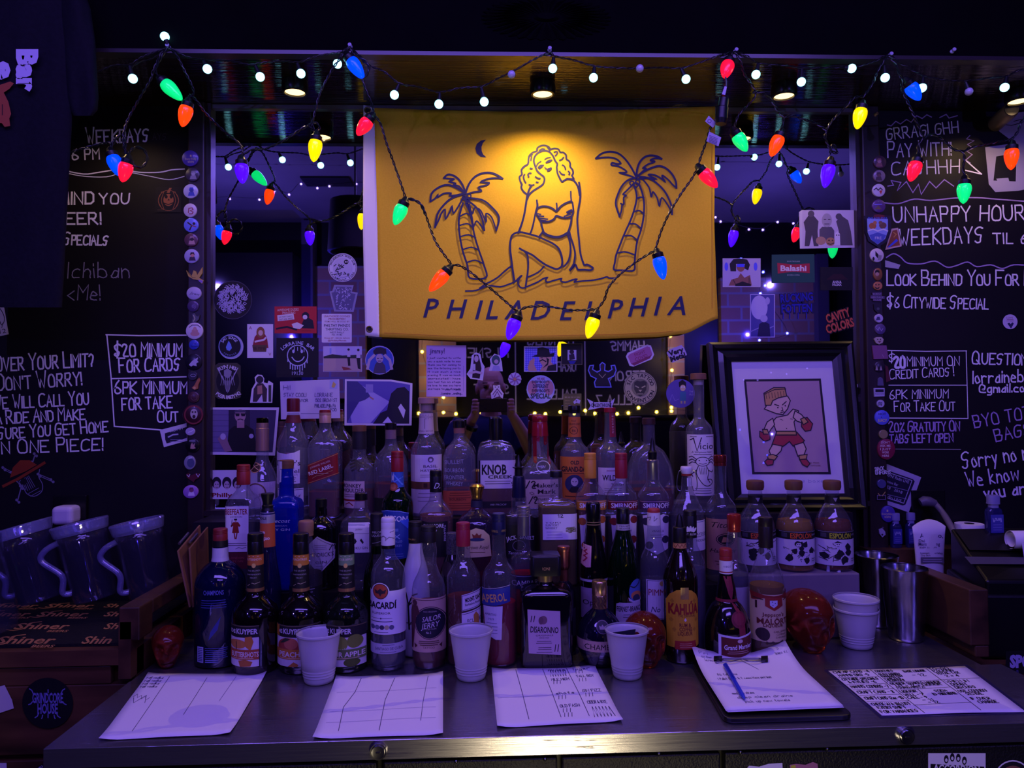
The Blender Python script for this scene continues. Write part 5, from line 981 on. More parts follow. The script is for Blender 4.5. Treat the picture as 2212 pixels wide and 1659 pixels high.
def malort(a):
    C = '#bdaa88'; a.wrap(1276, 1376, C, 88); a.p([(1615, 1272), (1634, 1277), (1654, 1279), (1674, 1277), (1691, 1270), (1690, 1290), (1674, 1284), (1654, 1288), (1634, 1284), (1616, 1290)], '#7a221c'); a.p([(1636, 1282), (1672, 1282), (1674, 1300), (1654, 1310), (1636, 1300)], '#8a2a22'); a.p([(1645, 1288), (1661, 1288), (1661, 1298), (1653, 1304), (1645, 1298)], '#b9bcd6')
    for x, y in ((1650, 1291), (1656, 1294), (1651, 1298)): a.c(x, y, 1, '#22244a')
    a.r(1620, 1290, 1623, 1306, '#3a2420'); a.l([(1618, 1284), (1632, 1287)], 2, '#3a2420'); a.l([(1676, 1288), (1690, 1284)], 2, '#3a2420')
    a.t("Jeppson's", 1653, 1318, 8, '#5a1c18', 46, b=.02); a.t('MALÖRT', 1654, 1332, 12, '#5a1c18', 64, b=.025); a.t('LIQUEUR', 1653, 1341, 6, '#5a1c18', 42, b=.02); a.c(1632, 1360, 12, '#2a1a22', 14, rot=20); a.t('CARL JEPPSON', 1670, 1354, 4.2, '#4a2a24', 36); a.t('COMPANY', 1670, 1360, 4.2, '#4a2a24', 24); a.t('CHICAGO', 1670, 1366, 4, '#4a2a24', 28); a.p([(1636, 1372), (1642, 1378), (1650, 1374), (1660, 1378), (1672, 1372), (1676, 1378), (1640, 1380)], '#3a2a2a')
bottle('liqueur_bottle', 'clear bottle with tall dark capsule and cream label with a red shield', 1653, 1.60, CT, '14,1180 16,1192 27,1222 36,1250 38,1268 38,1385 35,b', [('capsule', M('#1c1413', .4), '14.6,1118 15.2,1121 15.2,1136 14.8,1137 15.2,1138 15.4,1182')], CLEARF, (amber('#a87a2a', .4), 1262), [('label', malort)])
# ------------------------------------------------------------------ string lights
GY = BY - .034; GY2 = BY - .019
WIRE = M('#0c1512', .35, 0, .5); WIRE2 = M('#10110f', .4)
def twist(pts, r=.0019, pitch=.03, wr=.0014):
    P_ = [Vector(p) for p in smooth_path([tuple(p) for p in pts], 8)]; out = []; d = 0
    res = [[], []]; up = Vector((0, -1, 0))
    for i, p in enumerate(P_):
        if i: d += (p - P_[i-1]).length
        t = (P_[min(i+1, len(P_)-1)] - P_[max(i-1, 0)])
        t = t.normalized() if t.length > 1e-7 else Vector((1, 0, 0))
        s = t.cross(up); s = s.normalized() if s.length > .05 else Vector((0, 0, 1)); w = s.cross(t)
        for k in (0, 1):
            a = 2*pi*d/pitch + pi*k; res[k].append(p + (s*cos(a) + w*sin(a))*r)
    m = MB()
    for q in res: m.tube(q, wr, 6)
    return m
BC = {'g': ('#08e070', 1.25), 'o': ('#ff3c06', 1.5), 'b': ('#0046ff', 1.25), 'r': ('#ff1030', 1.5), 'p': ('#4c08ff', 1.25), 'y': ('#ffd400', 1.5)}
CN = {'g': 'green', 'o': 'orange', 'b': 'blue', 'r': 'red', 'p': 'purple', 'y': 'yellow'}
C9 = [('g', 346, 170, 394, 217), ('o', 407, 218, 393, 275), ('b', 239, 326, 258, 381), ('r', 277, 341, 264, 393), ('p', 521, 343, 524, 398), ('y', 684, 291, 677, 351), ('b', 750, 119, 786, 171), ('r', 804, 250, 773, 290), ('g', 875, 433, 852, 487), ('o', 971, 579, 927, 630), ('p', 1119, 679, 1097, 735), ('y', 1288, 676, 1269, 732), ('b', 1419, 544, 1434, 605), ('r', 1509, 361, 1550, 406), ('r', 1576, 126, 1562, 171), ('g', 1585, 281, 1614, 328), ('o', 1688, 285, 1665, 339), ('p', 1794, 346, 1781, 407), ('y', 1863, 224, 1851, 280), ('b', 1958, 174, 1988, 217), ('r', 1983, 340, 1966, 393), ('g', 2084, 386, 2081, 441), ('o', 2186, 311, 2184, 368)]
st = tag(empty('string_lights', tuple(P(760, 105, GY))), 'green wired string of large coloured cone bulbs looping across bulkhead, flag and boards', 'string lights')
def loc(o, v): return Vector(v) - o.location
def up(e, s): return [loc(e, P(float(q.split(',')[0]), float(q.split(',')[1]), GY - (float(q.split(',')[2]) if q.count(',') > 1 else 0))) for q in s.split()]
for s in ('150,330 190,318 235,308 240,318', '240,318 250,300 262,292 270,300 272,330 277,332', '277,332 292,318 312,325 318,345 305,362 288,358', '270,330 266,300 275,262 300,215 326,170 332,150 350,115 364,104', '364,104 352,118 336,150 342,166', '364,104 382,120 402,160 414,185 418,202 408,213', '408,205 425,218 445,245 480,280 505,300 522,318 524,336', '524,336 540,325 570,322 610,305 645,282 668,270', '668,270 676,258 690,205 712,160 732,130 757,104', '668,270 678,282 690,278 684,266 674,270 682,285', '757,104 742,112 748,118', '757,104 775,120 792,135 797,150 786,168 770,150 762,118 757,104', '757,104 775,150 792,200 803,225 806,246', '806,246 822,268 835,310 848,345 862,385 872,415 876,430', '876,428 895,432 912,445 925,480 940,520 958,548 976,572', '876,428 905,438 918,462', '976,574 990,573 1012,585 1050,615 1085,645 1118,674', '1120,672 1140,663 1180,662 1240,670 1288,668', '1290,668 1305,648 1315,620 1340,592 1380,562 1416,540', '1416,538 1428,500 1445,462 1470,420 1495,385 1508,360', '1508,358 1516,332 1528,300 1535,275 1553,250 1558,235', '1567,200 1568,185 1566,170', '1576,122 1582,116 1588,112', '1588,112 1600,135 1608,160 1625,185 1632,205 1618,225 1598,245 1590,262 1586,276', '1625,200 1645,200 1665,215 1680,240 1692,255 1688,278', '1690,256 1710,250 1735,257 1765,268 1785,282', '1785,282 1783,300 1796,325 1808,330 1800,312 1792,335', '1785,280 1800,258 1825,232 1845,212 1863,208', '1863,210 1872,200 1885,180 1895,155 1910,130 1920,120', '1920,120 1935,140 1945,165 1957,172', '1950,170 1948,190 1958,215 1972,245 1985,275 1996,297', '1996,297 1984,312 1983,334', '1996,297 2015,290 2040,305 2060,322 2080,328 2083,345 2080,365 2084,380', '2080,328 2100,318 2140,310 2186,300', '2186,300 2198,285 2205,265 2218,250 2240,240'):
    m = twist(up(st, s)); m.build('cord', WIRE, st, True)
for c, bx_, by_, tx, ty in C9:
    k = BC[c]; a0, a1 = P(bx_, by_, GY), P(tx, ty, GY)
    if (c, bx_) in (('r', 1576),): a1 = a1 + Vector((0, -.012, 0))
    d = (a1 - a0); Ln = max(d.length, .056); mt = align(d, loc(st, a0)); R = .0152
    Lb = Ln - .012
    pr = [(R*q, .011 + z*Lb) for q, z in ((.05, 1.0), (.26, .955), (.48, .87), (.7, .72), (.88, .54), (.985, .36), (1, .26), (.95, .14), (.8, .04), (.7, 0))]
    b_ = MB().lathe(pr, 20, mat=mt).build('bulb', bulbmat(*k), st, True)
    b_['label'] = CN[c] + ' cone bulb'
    MB().lathe([(.0118, .0165), (.0128, .013), (.0128, .004), (.0085, .0005), (.0065, -.006), (.003, -.009)], 16, mat=mt).build('socket', M('#101412', .4), b_, True)
LED = [(356, 79, 365, 104), (287, 170, 280, 143), (448, 149, 440, 132), (562, 166, 552, 142), (650, 159, 642, 137), (729, 138, 738, 119), (852, 205, 862, 182), (948, 225, 950, 202), (1046, 220, 1040, 190), (1105, 161, 1108, 161), (1194, 148, 1196, 124), (1282, 168, 1284, 145), (1382, 148, 1384, 146), (1482, 171, 1472, 149), (1633, 161, 1638, 138), (1731, 177, 1732, 150), (1840, 148, 1824, 147), (1912, 168, 1910, 142), (1992, 190, 1994, 168), (2093, 198, 2086, 178), (2170, 189, 2174, 166)]
def up2(e, s): return [loc(e, P(float(q.split(',')[0]), float(q.split(',')[1]), GY2)) for q in s.split()]
gl = tag(empty('string_lights', tuple(P(1190, 110, GY2))), 'dark string of small globe lights, mostly lit cool white, along the bulkhead edge', 'string lights')
twist(up2(gl, '150,172 207,157 245,142 280,140 310,122 364,105 400,122 440,129 500,132 540,140 565,136 612,132 645,134 690,120 735,113 757,104 792,138 830,155 862,180 905,188 950,199 995,190 1040,187 1075,170 1112,152 1150,130 1186,114 1200,122 1240,130 1285,143 1340,147 1384,148 1430,146 1472,147 1520,132 1560,118 1588,112 1615,122 1640,137 1700,142 1735,147 1800,146 1850,144 1890,132 1920,120 1950,140 1994,163 2040,172 2090,174 2140,168 2176,164 2200,152 2230,148'), .0016, .028, .0012).build('cord', WIRE2, gl, True)
twist(up2(gl, '364,105 352,112 330,126 300,135 283,146'), .0012, .03, .001).build('cord', WIRE2, gl, True)
for x, y, sx, sy in LED:
    off = x in (1105, 1382, 2093); c, s_ = loc(gl, P(x, y, GY2 - .003)), loc(gl, P(sx, sy, GY2))
    b_ = MB().sphere(c, .0098 if not off else .009, seg=16, rings=10).build('bulb', bulbmat('#8ce8f4', 5.0) if not off else M('#c8c4d4', .15, 0, .7), gl, True)
    if off: b_['label'] = 'unlit globe bulb'
    MB().tube([s_, s_ + (c-s_)*.72], [.0035, .0058], 10).build('socket', M('#141a18', .4), b_, True)
for i, (x, y, lb) in enumerate(((365, 103, 'clear push pin holding both light strings above the green bulb'), (757, 102, 'clear push pin holding the light strings above the blue bulb'), (1187, 109, 'clear push pin holding the globe lights above the flag'), (1588, 112, 'clear push pin holding the light strings above the red bulb'), (1921, 121, 'clear push pin holding the light strings above the right hand post'), (2056, 112, 'clear push pin alone on the bulkhead near the right end'))):
    q = P(x, y, BY - .013)
    tag(MB().lathe([(.004, .011), (.0045, .0095), (.003, .008), (.0028, .004), (.0048, .002), (.0048, 0)], 14, mat=align((0, -1, .15), (0, 0, 0))).build('push_pin', M('#b9b4c8', .15, 0, .7), None, True, tuple(q)), lb, 'push pin', 'push pins in the bulkhead')
# plug and paper tags where the coloured string is joined
PG_ = GY - .02
e = tag(empty('plug_connector', tuple(P(1560, 230, PG_))), 'black plug joining two light strings, a paper tag above it', 'plug')
f = lambda x, y: loc(e, P(x, y, PG_))
MB().tube([f(1564, 206), f(1563, 213)], [.005, .012], 12).tube([f(1563, 213), f(1560, 232)], [.0115, .0125], 12).tube([f(1560, 233), f(1558, 258)], [.0135, .0135], 12).tube([f(1558, 258), f(1557, 268)], [.015, .012], 12).build('plug_body', M('#0d1014', .35), e, True)
MB().tube(smooth_path([tuple(f(1567, 166)), tuple(f(1569, 180)), tuple(f(1565, 206))], 5), .0018, 6).build('cord', WIRE, e, True)
slab('paper_tag', M('#c9c2d2', .7), [f(1564, 188) + Vector((0, -.004, 0)), f(1569, 189) + Vector((0, -.004, 0)), f(1562, 211) + Vector((0, -.014, 0)), f(1555, 209) + Vector((0, -.014, 0))], (0, 1, 0), .0004, e)
for nm, pts, lb in (('paper_tag', [(1531, 250), (1548, 266), (1540, 276), (1523, 262)], 'small white paper tag with a round seal on the cord beside the plug'), ('paper_tag', [(1532, 284), (1558, 297), (1552, 316), (1526, 305)], 'white printed paper tag on the cord above the red bulb at the flag edge')):
    o = slab(nm, M('#b9b2c6', .7), [P(x, y, GY - .006) for x, y in pts], (0, 1, 0), .0004)
    tag(o, lb, 'tag'); A = Art(); cx, cy = sum(p[0] for p in pts)/4, sum(p[1] for p in pts)/4
    if cy < 280: A.l([(cx-3+4*cos(t), cy-2+4*sin(t)) for t in range(7)], 1, '#4a4460', True)
    else:
        for k in range(6): A.l([(cx-9+k*-.4, cy-8+k*3), (cx+8-k*.5, cy-1+k*3)], 1, '#6a6480')
    A.build('print', onplane(GY - .0064), o)
# ------------------------------------------------------------------ chalk on the boards
CHK = M('#e8e4f0', .85, 0, .1); CHP = M('#a890c8', .85, 0, .1); CHD = M('#8a8690', .9, 0, .1)
WY = MY + .0035
def chalk(nm, fn):
    A = Art(); fn(A); o = A.build(nm, onplane(WY), wb, eps=.00005); return o
def left(a):
    a.h('WEEKDAYS', 187, 310, 27, CHK, 3.6, 138, rot=2, big=1.25); a.h('AYS', 330, 302, 14, M('#3a3640', .9), 1.2, 32); a.h('6 PM', 156, 345, 22, CHK, 3.2, 64, rot=2)
    a.l([(130, 366), (180, 376), (215, 372), (260, 366), (300, 372), (345, 372), (370, 367), (398, 365)], 2.6, CHK, sm=4); a.l([(130, 370), (175, 380), (230, 382), (270, 372), (320, 380), (365, 388), (398, 381)], 1.6, CHK, sm=4)
    a.h('BEHIND', 84, 442, 25, CHK, 4.0, 124, rot=1); a.h('YOU', 216, 440, 22, CHK, 3.3, 68); a.h('BEER!', 118, 484, 24, CHK, 3.7, 106); a.h('SPECIALS', 138, 528, 20, CHK, 3.4, 98, rot=-1, big=1.35)
    a.h('Ichiban', 146, 600, 33, CHD, 2.2, 142, jit=.06); a.h('<Me!', 146, 648, 32, CHD, 2.4, 78, jit=.06)
    a.l([(402, 724), (300, 725), (229, 723)], 2.6, CHK); a.l([(231, 725), (240, 815), (247, 921), (290, 924), (350, 929)], 2.8, CHK); a.l([(241, 818), (402, 814)], 2.6, CHK)
    a.h('$20 MINIMUM', 247, 770, 27, CHK, 3.7, 150, big=1.1); a.h('FOR CARDS', 258, 804, 26, CHK, 3.5, 134, rot=2, big=1.15); a.h('6PK MINIMUM', 248, 850, 25, CHK, 3.4, 160, big=1.1); a.h('FOR TAKE', 264, 886, 25, CHK, 3.3, 112, rot=3); a.h('OUT', 341, 912, 21, CHK, 3, 48, rot=2, big=1.2)
    a.h('OVER YOUR LIMIT?', -10, 802, 27, CHK, 3.5, 217, rot=3, big=1.25); a.h("DON'T WORRY!", -8, 844, 27, CHK, 3.4, 190, rot=4, big=1.3); a.h('WE WILL CALL YOU', -12, 884, 24, CHK, 3.3, 208, rot=3, big=1.2); a.h('A RIDE AND MAKE', -10, 916, 22, CHK, 3.3, 198, rot=3, big=1.25); a.h('SURE YOU GET HOME', -4, 949, 22, CHK, 3.2, 242, rot=4, big=1.2); a.h('IN ONE PIECE!', -2, 980, 25, CHK, 3.2, 230, rot=2, big=1.2)
    # plain skull and bones doodle with a red cap
    W_ = M('#77738c', .9, 0, .1); R_ = M('#8a3a24', .9, 0, .1)
    for x0, y0, x1, y1 in ((8, 1012, 26, 1022), (76, 982, 70, 1000), (84, 1026, 112, 1038), (46, 1052, 38, 1082)):
        for k in (-3, 3): a.l([(x0, y0+k*.6), (x1, y1+k*.6)], 1.6, W_)
        for x, y in ((x0, y0), (x1, y1)): a.c(x-2, y-2, 3, W_); a.c(x+3, y+3, 3, W_)
    for k in range(9): a.l([(38+k*3, 1040-k*1.5), (44+k*4, 1060-abs(k-4)*2)], 1.2, W_)
    a.l([(34, 1038), (50, 1052), (58, 1066), (74, 1072), (90, 1062), (92, 1046), (84, 1030), (86, 1014)], 1.8, W_, sm=4)
    a.c(52, 1040, 7, '#08070c'); a.c(72, 1032, 6, '#08070c'); a.l([(62, 1066), (84, 1054)], 1.2, W_); a.l([(66, 1072), (88, 1060)], 1.2, W_)
    a.p([(22, 1032), (28, 1010), (44, 994), (64, 994), (80, 1004), (56, 1018)], R_); a.l([(8, 1050), (40, 1034), (96, 1000)], 6, R_)
def right(a):
    a.h('GRRAGLGHH', 1916, 302, 24, CHK, 2.6, 160, rot=6); a.h('PAY WITH!', 1918, 340, 28, CHK, 2.8, 142, rot=2, big=1.2); a.h('CASHHH', 1927, 378, 28, CHK, 2.6, 152, rot=2)
    a.l([(1917, 270), (1925, 272), (1935, 262), (1945, 268), (1958, 258), (1968, 264), (1980, 250), (1992, 256), (2002, 248), (2012, 253)], 2.2, CHP); a.l([(2030, 254), (2044, 247), (2050, 255), (2068, 250)], 2.2, CHP)
    a.l([(2095, 293), (2088, 300), (2104, 304), (2090, 312), (2102, 320), (2088, 326), (2100, 334), (2086, 346), (2096, 352)], 2, CHP); a.l([(2088, 348), (2120, 376)], 2.6, CHK); a.l([(2120, 376), (2086, 368)], 2.6, CHK)
    a.l([(1918, 402), (1930, 400), (1925, 390), (1946, 394), (1938, 412), (1958, 392), (1972, 416), (1984, 398), (1990, 420), (2008, 392), (2022, 406), (2040, 388), (2060, 402)], 2.2, CHP)
    a.l([(1910, 438), (1940, 440), (1975, 430), (2010, 433), (2060, 428), (2110, 427), (2150, 430), (2190, 433), (2230, 436)], 2.6, CHP, sm=4); a.l([(1915, 556), (1930, 548), (1945, 555), (1960, 568), (1990, 570), (2020, 564), (2045, 577), (2065, 574), (2090, 566), (2110, 576), (2140, 572), (2165, 580), (2190, 572), (2230, 574)], 2.6, CHP, sm=4)
    a.h('UNHAPPY HOUR', 1930, 480, 32, CHK, 3.2, 290, rot=1); a.h('WEEKDAYS', 1944, 530, 34, CHK, 3.2, 186, rot=2); a.h('TIL 6', 2146, 526, 22, CHK, 3.0, 80)
    a.h('LOOK BEHIND YOU FOR B', 1916, 616, 23, CHK, 3.2, 318, big=1.4); a.h('$6 CITYWIDE SPECIAL', 1916, 664, 22, CHK, 2.8, 222, rot=-1, big=1.3)
    a.l([(1918, 757), (2000, 759), (2088, 758)], 1.9, CHK); a.l([(2087, 758), (2089, 830), (2091, 904)], 1.7, CHK); a.l([(1920, 832), (2089, 832)], 1.7, CHK); a.l([(1920, 903), (2091, 904)], 1.9, CHK); a.l([(1935, 970), (2075, 971)], 1.5, CHD)
    a.h('$', 1920, 782, 20, CHK, 2); a.h('20', 1932, 794, 24, CHK, 5, 26); a.h('MINIMUM ON', 1960, 791, 19, CHK, 2, 116, rot=1, big=1.1); a.h('CREDIT CARDS !', 1922, 819, 18, CHK, 2, 142, rot=3, big=1.2); a.h('6PK MINIMUM', 1922, 862, 19, CHK, 2, 130, rot=1); a.h('FOR TAKE OUT', 1932, 889, 18, CHK, 2, 134, rot=1, big=1.25)
    a.h('20% GRATUITY ON', 1920, 933, 19, CHP, 2.8, 156, rot=1, big=1.2); a.h('TABS LEFT OPEN', 1922, 957, 18, CHP, 2.8, 140, rot=1)
    a.h('QUESTIONS', 2100, 786, 23, CHK, 3.0, 140, rot=-1, big=1.2); a.h('lorrainebar', 2102, 828, 26, CHK, 3.0, 142, rot=2); a.h('@gmail.com', 2116, 848, 18, CHK, 3, 118, rot=1); a.h('BYO TOTE', 2106, 924, 26, CHP, 2.8, 148, rot=10); a.h('BAGS', 2152, 954, 26, CHP, 2.8, 84, rot=12); a.h('Sorry no ma', 2080, 1012, 32, CHK, 3.0, 168, rot=8, big=1.1); a.h('We know', 2090, 1052, 32, CHK, 3.0, 118, rot=8); a.h('you are', 2128, 1078, 26, CHK, 3.8, 110, rot=8)
    # chalk drawing of a shouting head
    F_ = M('#9a94b4', .9, 0, .1); K = '#0b0a10'
    a.p([(2152, 250), (2220, 240), (2260, 260), (2260, 330), (2230, 345), (2175, 330), (2180, 300), (2160, 285), (2146, 270)], F_); a.p([(2128, 318), (2260, 300), (2260, 400), (2200, 412), (2150, 415), (2136, 398)], F_)
    a.p([(2152, 338), (2196, 330), (2194, 392), (2146, 390)], K); a.p([(2152, 386), (2178, 384), (2180, 392), (2156, 393)], F_); a.l([(2160, 268), (2185, 271), (2210, 264)], 1.6, K); a.c(2172, 260, 1.6, K); a.l([(2190, 262), (2205, 258), (2212, 262)], 1.6, K)
chalk('chalk_lettering', left); chalk('chalk_lettering', right)
# ------------------------------------------------------------------ badges on the posts
def badge(x, y, r, col, lb, fn=None, ry=None, kind='pin_badge', cat='badge', coat=.6, post='left'):
    q = P(x, y, PY); s = S(PY); ry = ry or r
    if isinstance(r, list):
        o = slab(kind, [M(col, .35, 0, .5, coat)], [P(a, b, PY - .0045) for a, b in r], (0, 1, 0), .004); fy_ = PY - .0046
    else:
        pr = [(r*s*.9, .0048), (r*s*.97, .0042), (r*s, .003), (r*s, 0)]
        m = Matrix.Diagonal((1, 1, ry/r, 1)) @ align((0, -1, 0), (0, 0, 0))
        o = MB().lathe(pr, 28, mat=m).build(kind, M(col, .3, 0, .5, coat), None, True, tuple(q)); fy_ = PY - .0049
    tag(o, lb, cat, f'pin badges on the {post} post')
    if fn:
        A = Art(); fn(A, x, y); f = onplane(fy_); A.build('print', lambda a, b, c: f(a, b, c) - o.location, o, eps=.0001)
    return o
def blob(*cs):
    """a small printed figure: head, shoulders, patch"""
    def f(A, x, y):
        c = cs; A.p([(x-7, y+9), (x-5, y+1), (x+5, y), (x+8, y+9)], c[0]); A.c(x+.5, y-3, 4.4, c[1] if len(c) > 1 else c[0]); A.p([(x-5, y-3), (x-3, y-9), (x+4, y-9), (x+6, y-2), (x+2, y-6)], c[2] if len(c) > 2 else c[0])
    return f
def words_(c, *rows, h=4):
    def f(A, x, y):
        n = len(rows)
        for i, t in enumerate(rows): A.t(t, x, y + (i-(n-1)/2)*(h+2.2), h, c, min(24, len(t)*h*.75), b=.01)
    return f
LP = [(412, 343, 17.5, '#4a3a9a', 'purple round badge with pale cartoon lettering, topmost on the post left of the mirror', words_('#c9b890', 'I', 'Every Friday', 'WXPN', h=4.5)),
 (417, 378, 15, '#3a3448', 'grey photo badge of a figure, second from top on the post left of the mirror', blob('#8a86a0', '#a8a4b8')),
 (413, 414, 15.5, '#b9b9e0', 'white and blue round badge just right of the pumpkin sticker', blob('#3a4ac0', '#2a3a9a')),
 (412, 455, 14, '#c4b8cc', 'white oval badge with a red letter mark, below the pumpkin sticker', lambda A, x, y: (A.l([(x-5, y+4), (x-4, y-5), (x+3, y-6), (x+5, y-2), (x-1, y), (x+5, y+3), (x+3, y+7), (x-3, y+7)], 2, '#8a2444')), 15),
 (414, 487, 15.5, '#6a7ae0', 'blue round badge with a dancing dark figure', lambda A, x, y: (A.l([(x-8, y-6), (x, y), (x-4, y+9)], 3, '#2a1a2a'), A.l([(x, y), (x+9, y+3)], 2, '#8a4a3a'), A.c(x+5, y-4, 3, '#2a1a2a'))),
 (414, 519, 14.5, '#5a3a4c', 'brownish photo badge, seventh from top on the post left of the mirror', blob('#b08a94', '#2a1c30', '#9a7a88')),
 (415, 554, 15.5, '#a8a4d4', 'white badge with a long haired woman', blob('#3a2a4a', '#c08a84', '#2a1c2c')),
 (420, 634, 15.5, '#b4add0', 'white oval badge with slanting script below the yellow winged bird', lambda A, x, y: A.t('Jawn', x, y, 6, '#3a3450', 22, rot=-12, sh=.4), 14),
 (418, 662, 12, '#4a3a66', 'dull purple badge with a curled shape, below the script oval', lambda A, x, y: A.l([(x+4*cos(t*.5)*(.4+t*.06), y+4*sin(t*.5)*(.4+t*.06)) for t in range(16)], 1.6, '#6a5a8a')),
 (421, 715, 18, '#d2c9d6', 'large white badge with a pink swirl figure beside the card minimum box', lambda A, x, y: (A.c(x, y+6, 10, '#b98a8a', 5), A.c(x, y, 7, '#b98a8a', 4.5), A.c(x, y-5, 4, '#c49a96'), A.l([(x-12, y-8), (x-6, y-13), (x+6, y-13), (x+12, y-8)], 1.4, '#5a4a5a'))),
 (420, 745, 10.5, '#3a4ab8', 'small blue badge with dark script below the large white badge', words_('#15183a', 'The', 'beatles'[:0] + 'Sounds', h=3.4)),
 (419, 782, 17.5, '#15131f', 'black badge with a white howling wolf head', lambda A, x, y: A.p([(x-11, y+6), (x-6, y), (x-2, y-4), (x+9, y-10), (x+7, y-3), (x+10, y), (x+5, y+3), (x+6, y+9), (x-2, y+7), (x-6, y+10)], '#b0acc8')),
 (417, 812, 10, '#2a2636', 'small dark badge with pale line art under the wolf badge', lambda A, x, y: A.l([(x+6*cos(t), y-1+3*sin(t)) for t in range(7)], 1, '#8a86a0', True)),
 (419, 858, 12, '#4a2c34', 'dull brown round badge above the large dark red badge', lambda A, x, y: A.l([(x+7*cos(t*.9), y+7*sin(t*.9)) for t in range(7)], 1, '#6a4a4c', True)),
 (418, 896, 22, '#3a1620', 'large dark red badge with a pale face, beside the words take out', lambda A, x, y: (A.l([(x+19*cos(t*.25), y+19*sin(t*.25)) for t in range(25)], 3, '#7a2a34', True), A.c(x+1, y-2, 8, '#b4a8ac', 11), A.c(x-2, y-6, 2, '#2a1a22'), A.c(x+4, y-6, 2, '#2a1a22'), A.c(x+1, y+4, 3.4, '#2a1420', 4))),
 (412, 932, 10, '#a89cc4', 'small glossy white oval badge over the corner of the ticket sticker', lambda A, x, y: A.l([(x-5, y+2), (x+5, y-2)], 1.4, '#e0daf0'), 8.5),
 (417, 962, 15, '#0f0d14', 'black badge with a reaching pale hand', lambda A, x, y: (A.p([(x-6, y+7), (x-5, y-1), (x-2, y-6), (x, y-1), (x+4, y-5), (x+3, y+3), (x+6, y+6), (x, y+8)], '#b08a84'), A.lines(x-9, y-11, x+6, 2, 2.4, 1, '#8a86a0'))),
 (411, 999, 12, '#8a8aa0', 'oval silver sparkling badge, third from the bottom of the post left of the mirror', lambda A, x, y: (A.c(x+1, y+1, 8, '#4a5274', 10), A.l([(x-3, y-9), (x+3, y-10)], 2, '#d9d9e8')), 15),
 (413, 1062, 16, '#a878c4', 'pink oval badge with a pale face, lowest on the post left of the mirror', blob('#e0d4e8', '#8a4a6a', '#6a3a5a'), 14)]
for t in LP: badge(t[0], t[1], t[2], t[3], t[4], t[5], t[6] if len(t) > 6 else None)
badge(420, 596, [(402, 584), (414, 596), (418, 584), (423, 586), (426, 594), (437, 577), (437, 590), (430, 600), (440, 606), (436, 613), (428, 605), (417, 603), (407, 597)], '#b99a2c', 'yellow enamel bird pin with spread wings and violet tail', lambda A, x, y: (A.p([(428, 604), (438, 606), (437, 612), (430, 608)], '#8a6ac0'), A.l([(405, 588), (416, 600), (422, 600)], 1, '#5a4a10')), kind='enamel_pin', cat='pin')
badge(421, 685, [(414, 694), (417, 686), (415, 679), (420, 676), (423, 682), (428, 684), (431, 680), (429, 690), (424, 695), (416, 697)], '#4a4a52', 'small grey squirrel enamel pin above the large white badge', lambda A, x, y: A.l([(418, 694), (421, 688), (418, 681)], 2, '#a8a48c'), kind='enamel_pin', cat='pin')
badge(427, 828, [(414, 838), (420, 832), (426, 820), (430, 816), (432, 822), (428, 831), (427, 840), (420, 842)], '#a8683a', 'orange brown enamel pin shaped like a slender creature', lambda A, x, y: A.c(420, 838, 3, '#c99a6a'), kind='enamel_pin', cat='pin')
badge(417, 1032, [(402, 1024), (408, 1022), (410, 1028), (420, 1024), (424, 1022), (432, 1024), (430, 1032), (422, 1036), (418, 1042), (410, 1036), (404, 1032)], '#5a2030', 'dark red enamel pin with white curls above the lowest badge', lambda A, x, y: (A.l([(404, 1026), (408, 1030), (410, 1025)], 1.6, '#c9bcd0'), A.l([(424, 1024), (428, 1030), (431, 1025)], 1.6, '#c9bcd0')), kind='enamel_pin', cat='pin')
R_ = 'right'
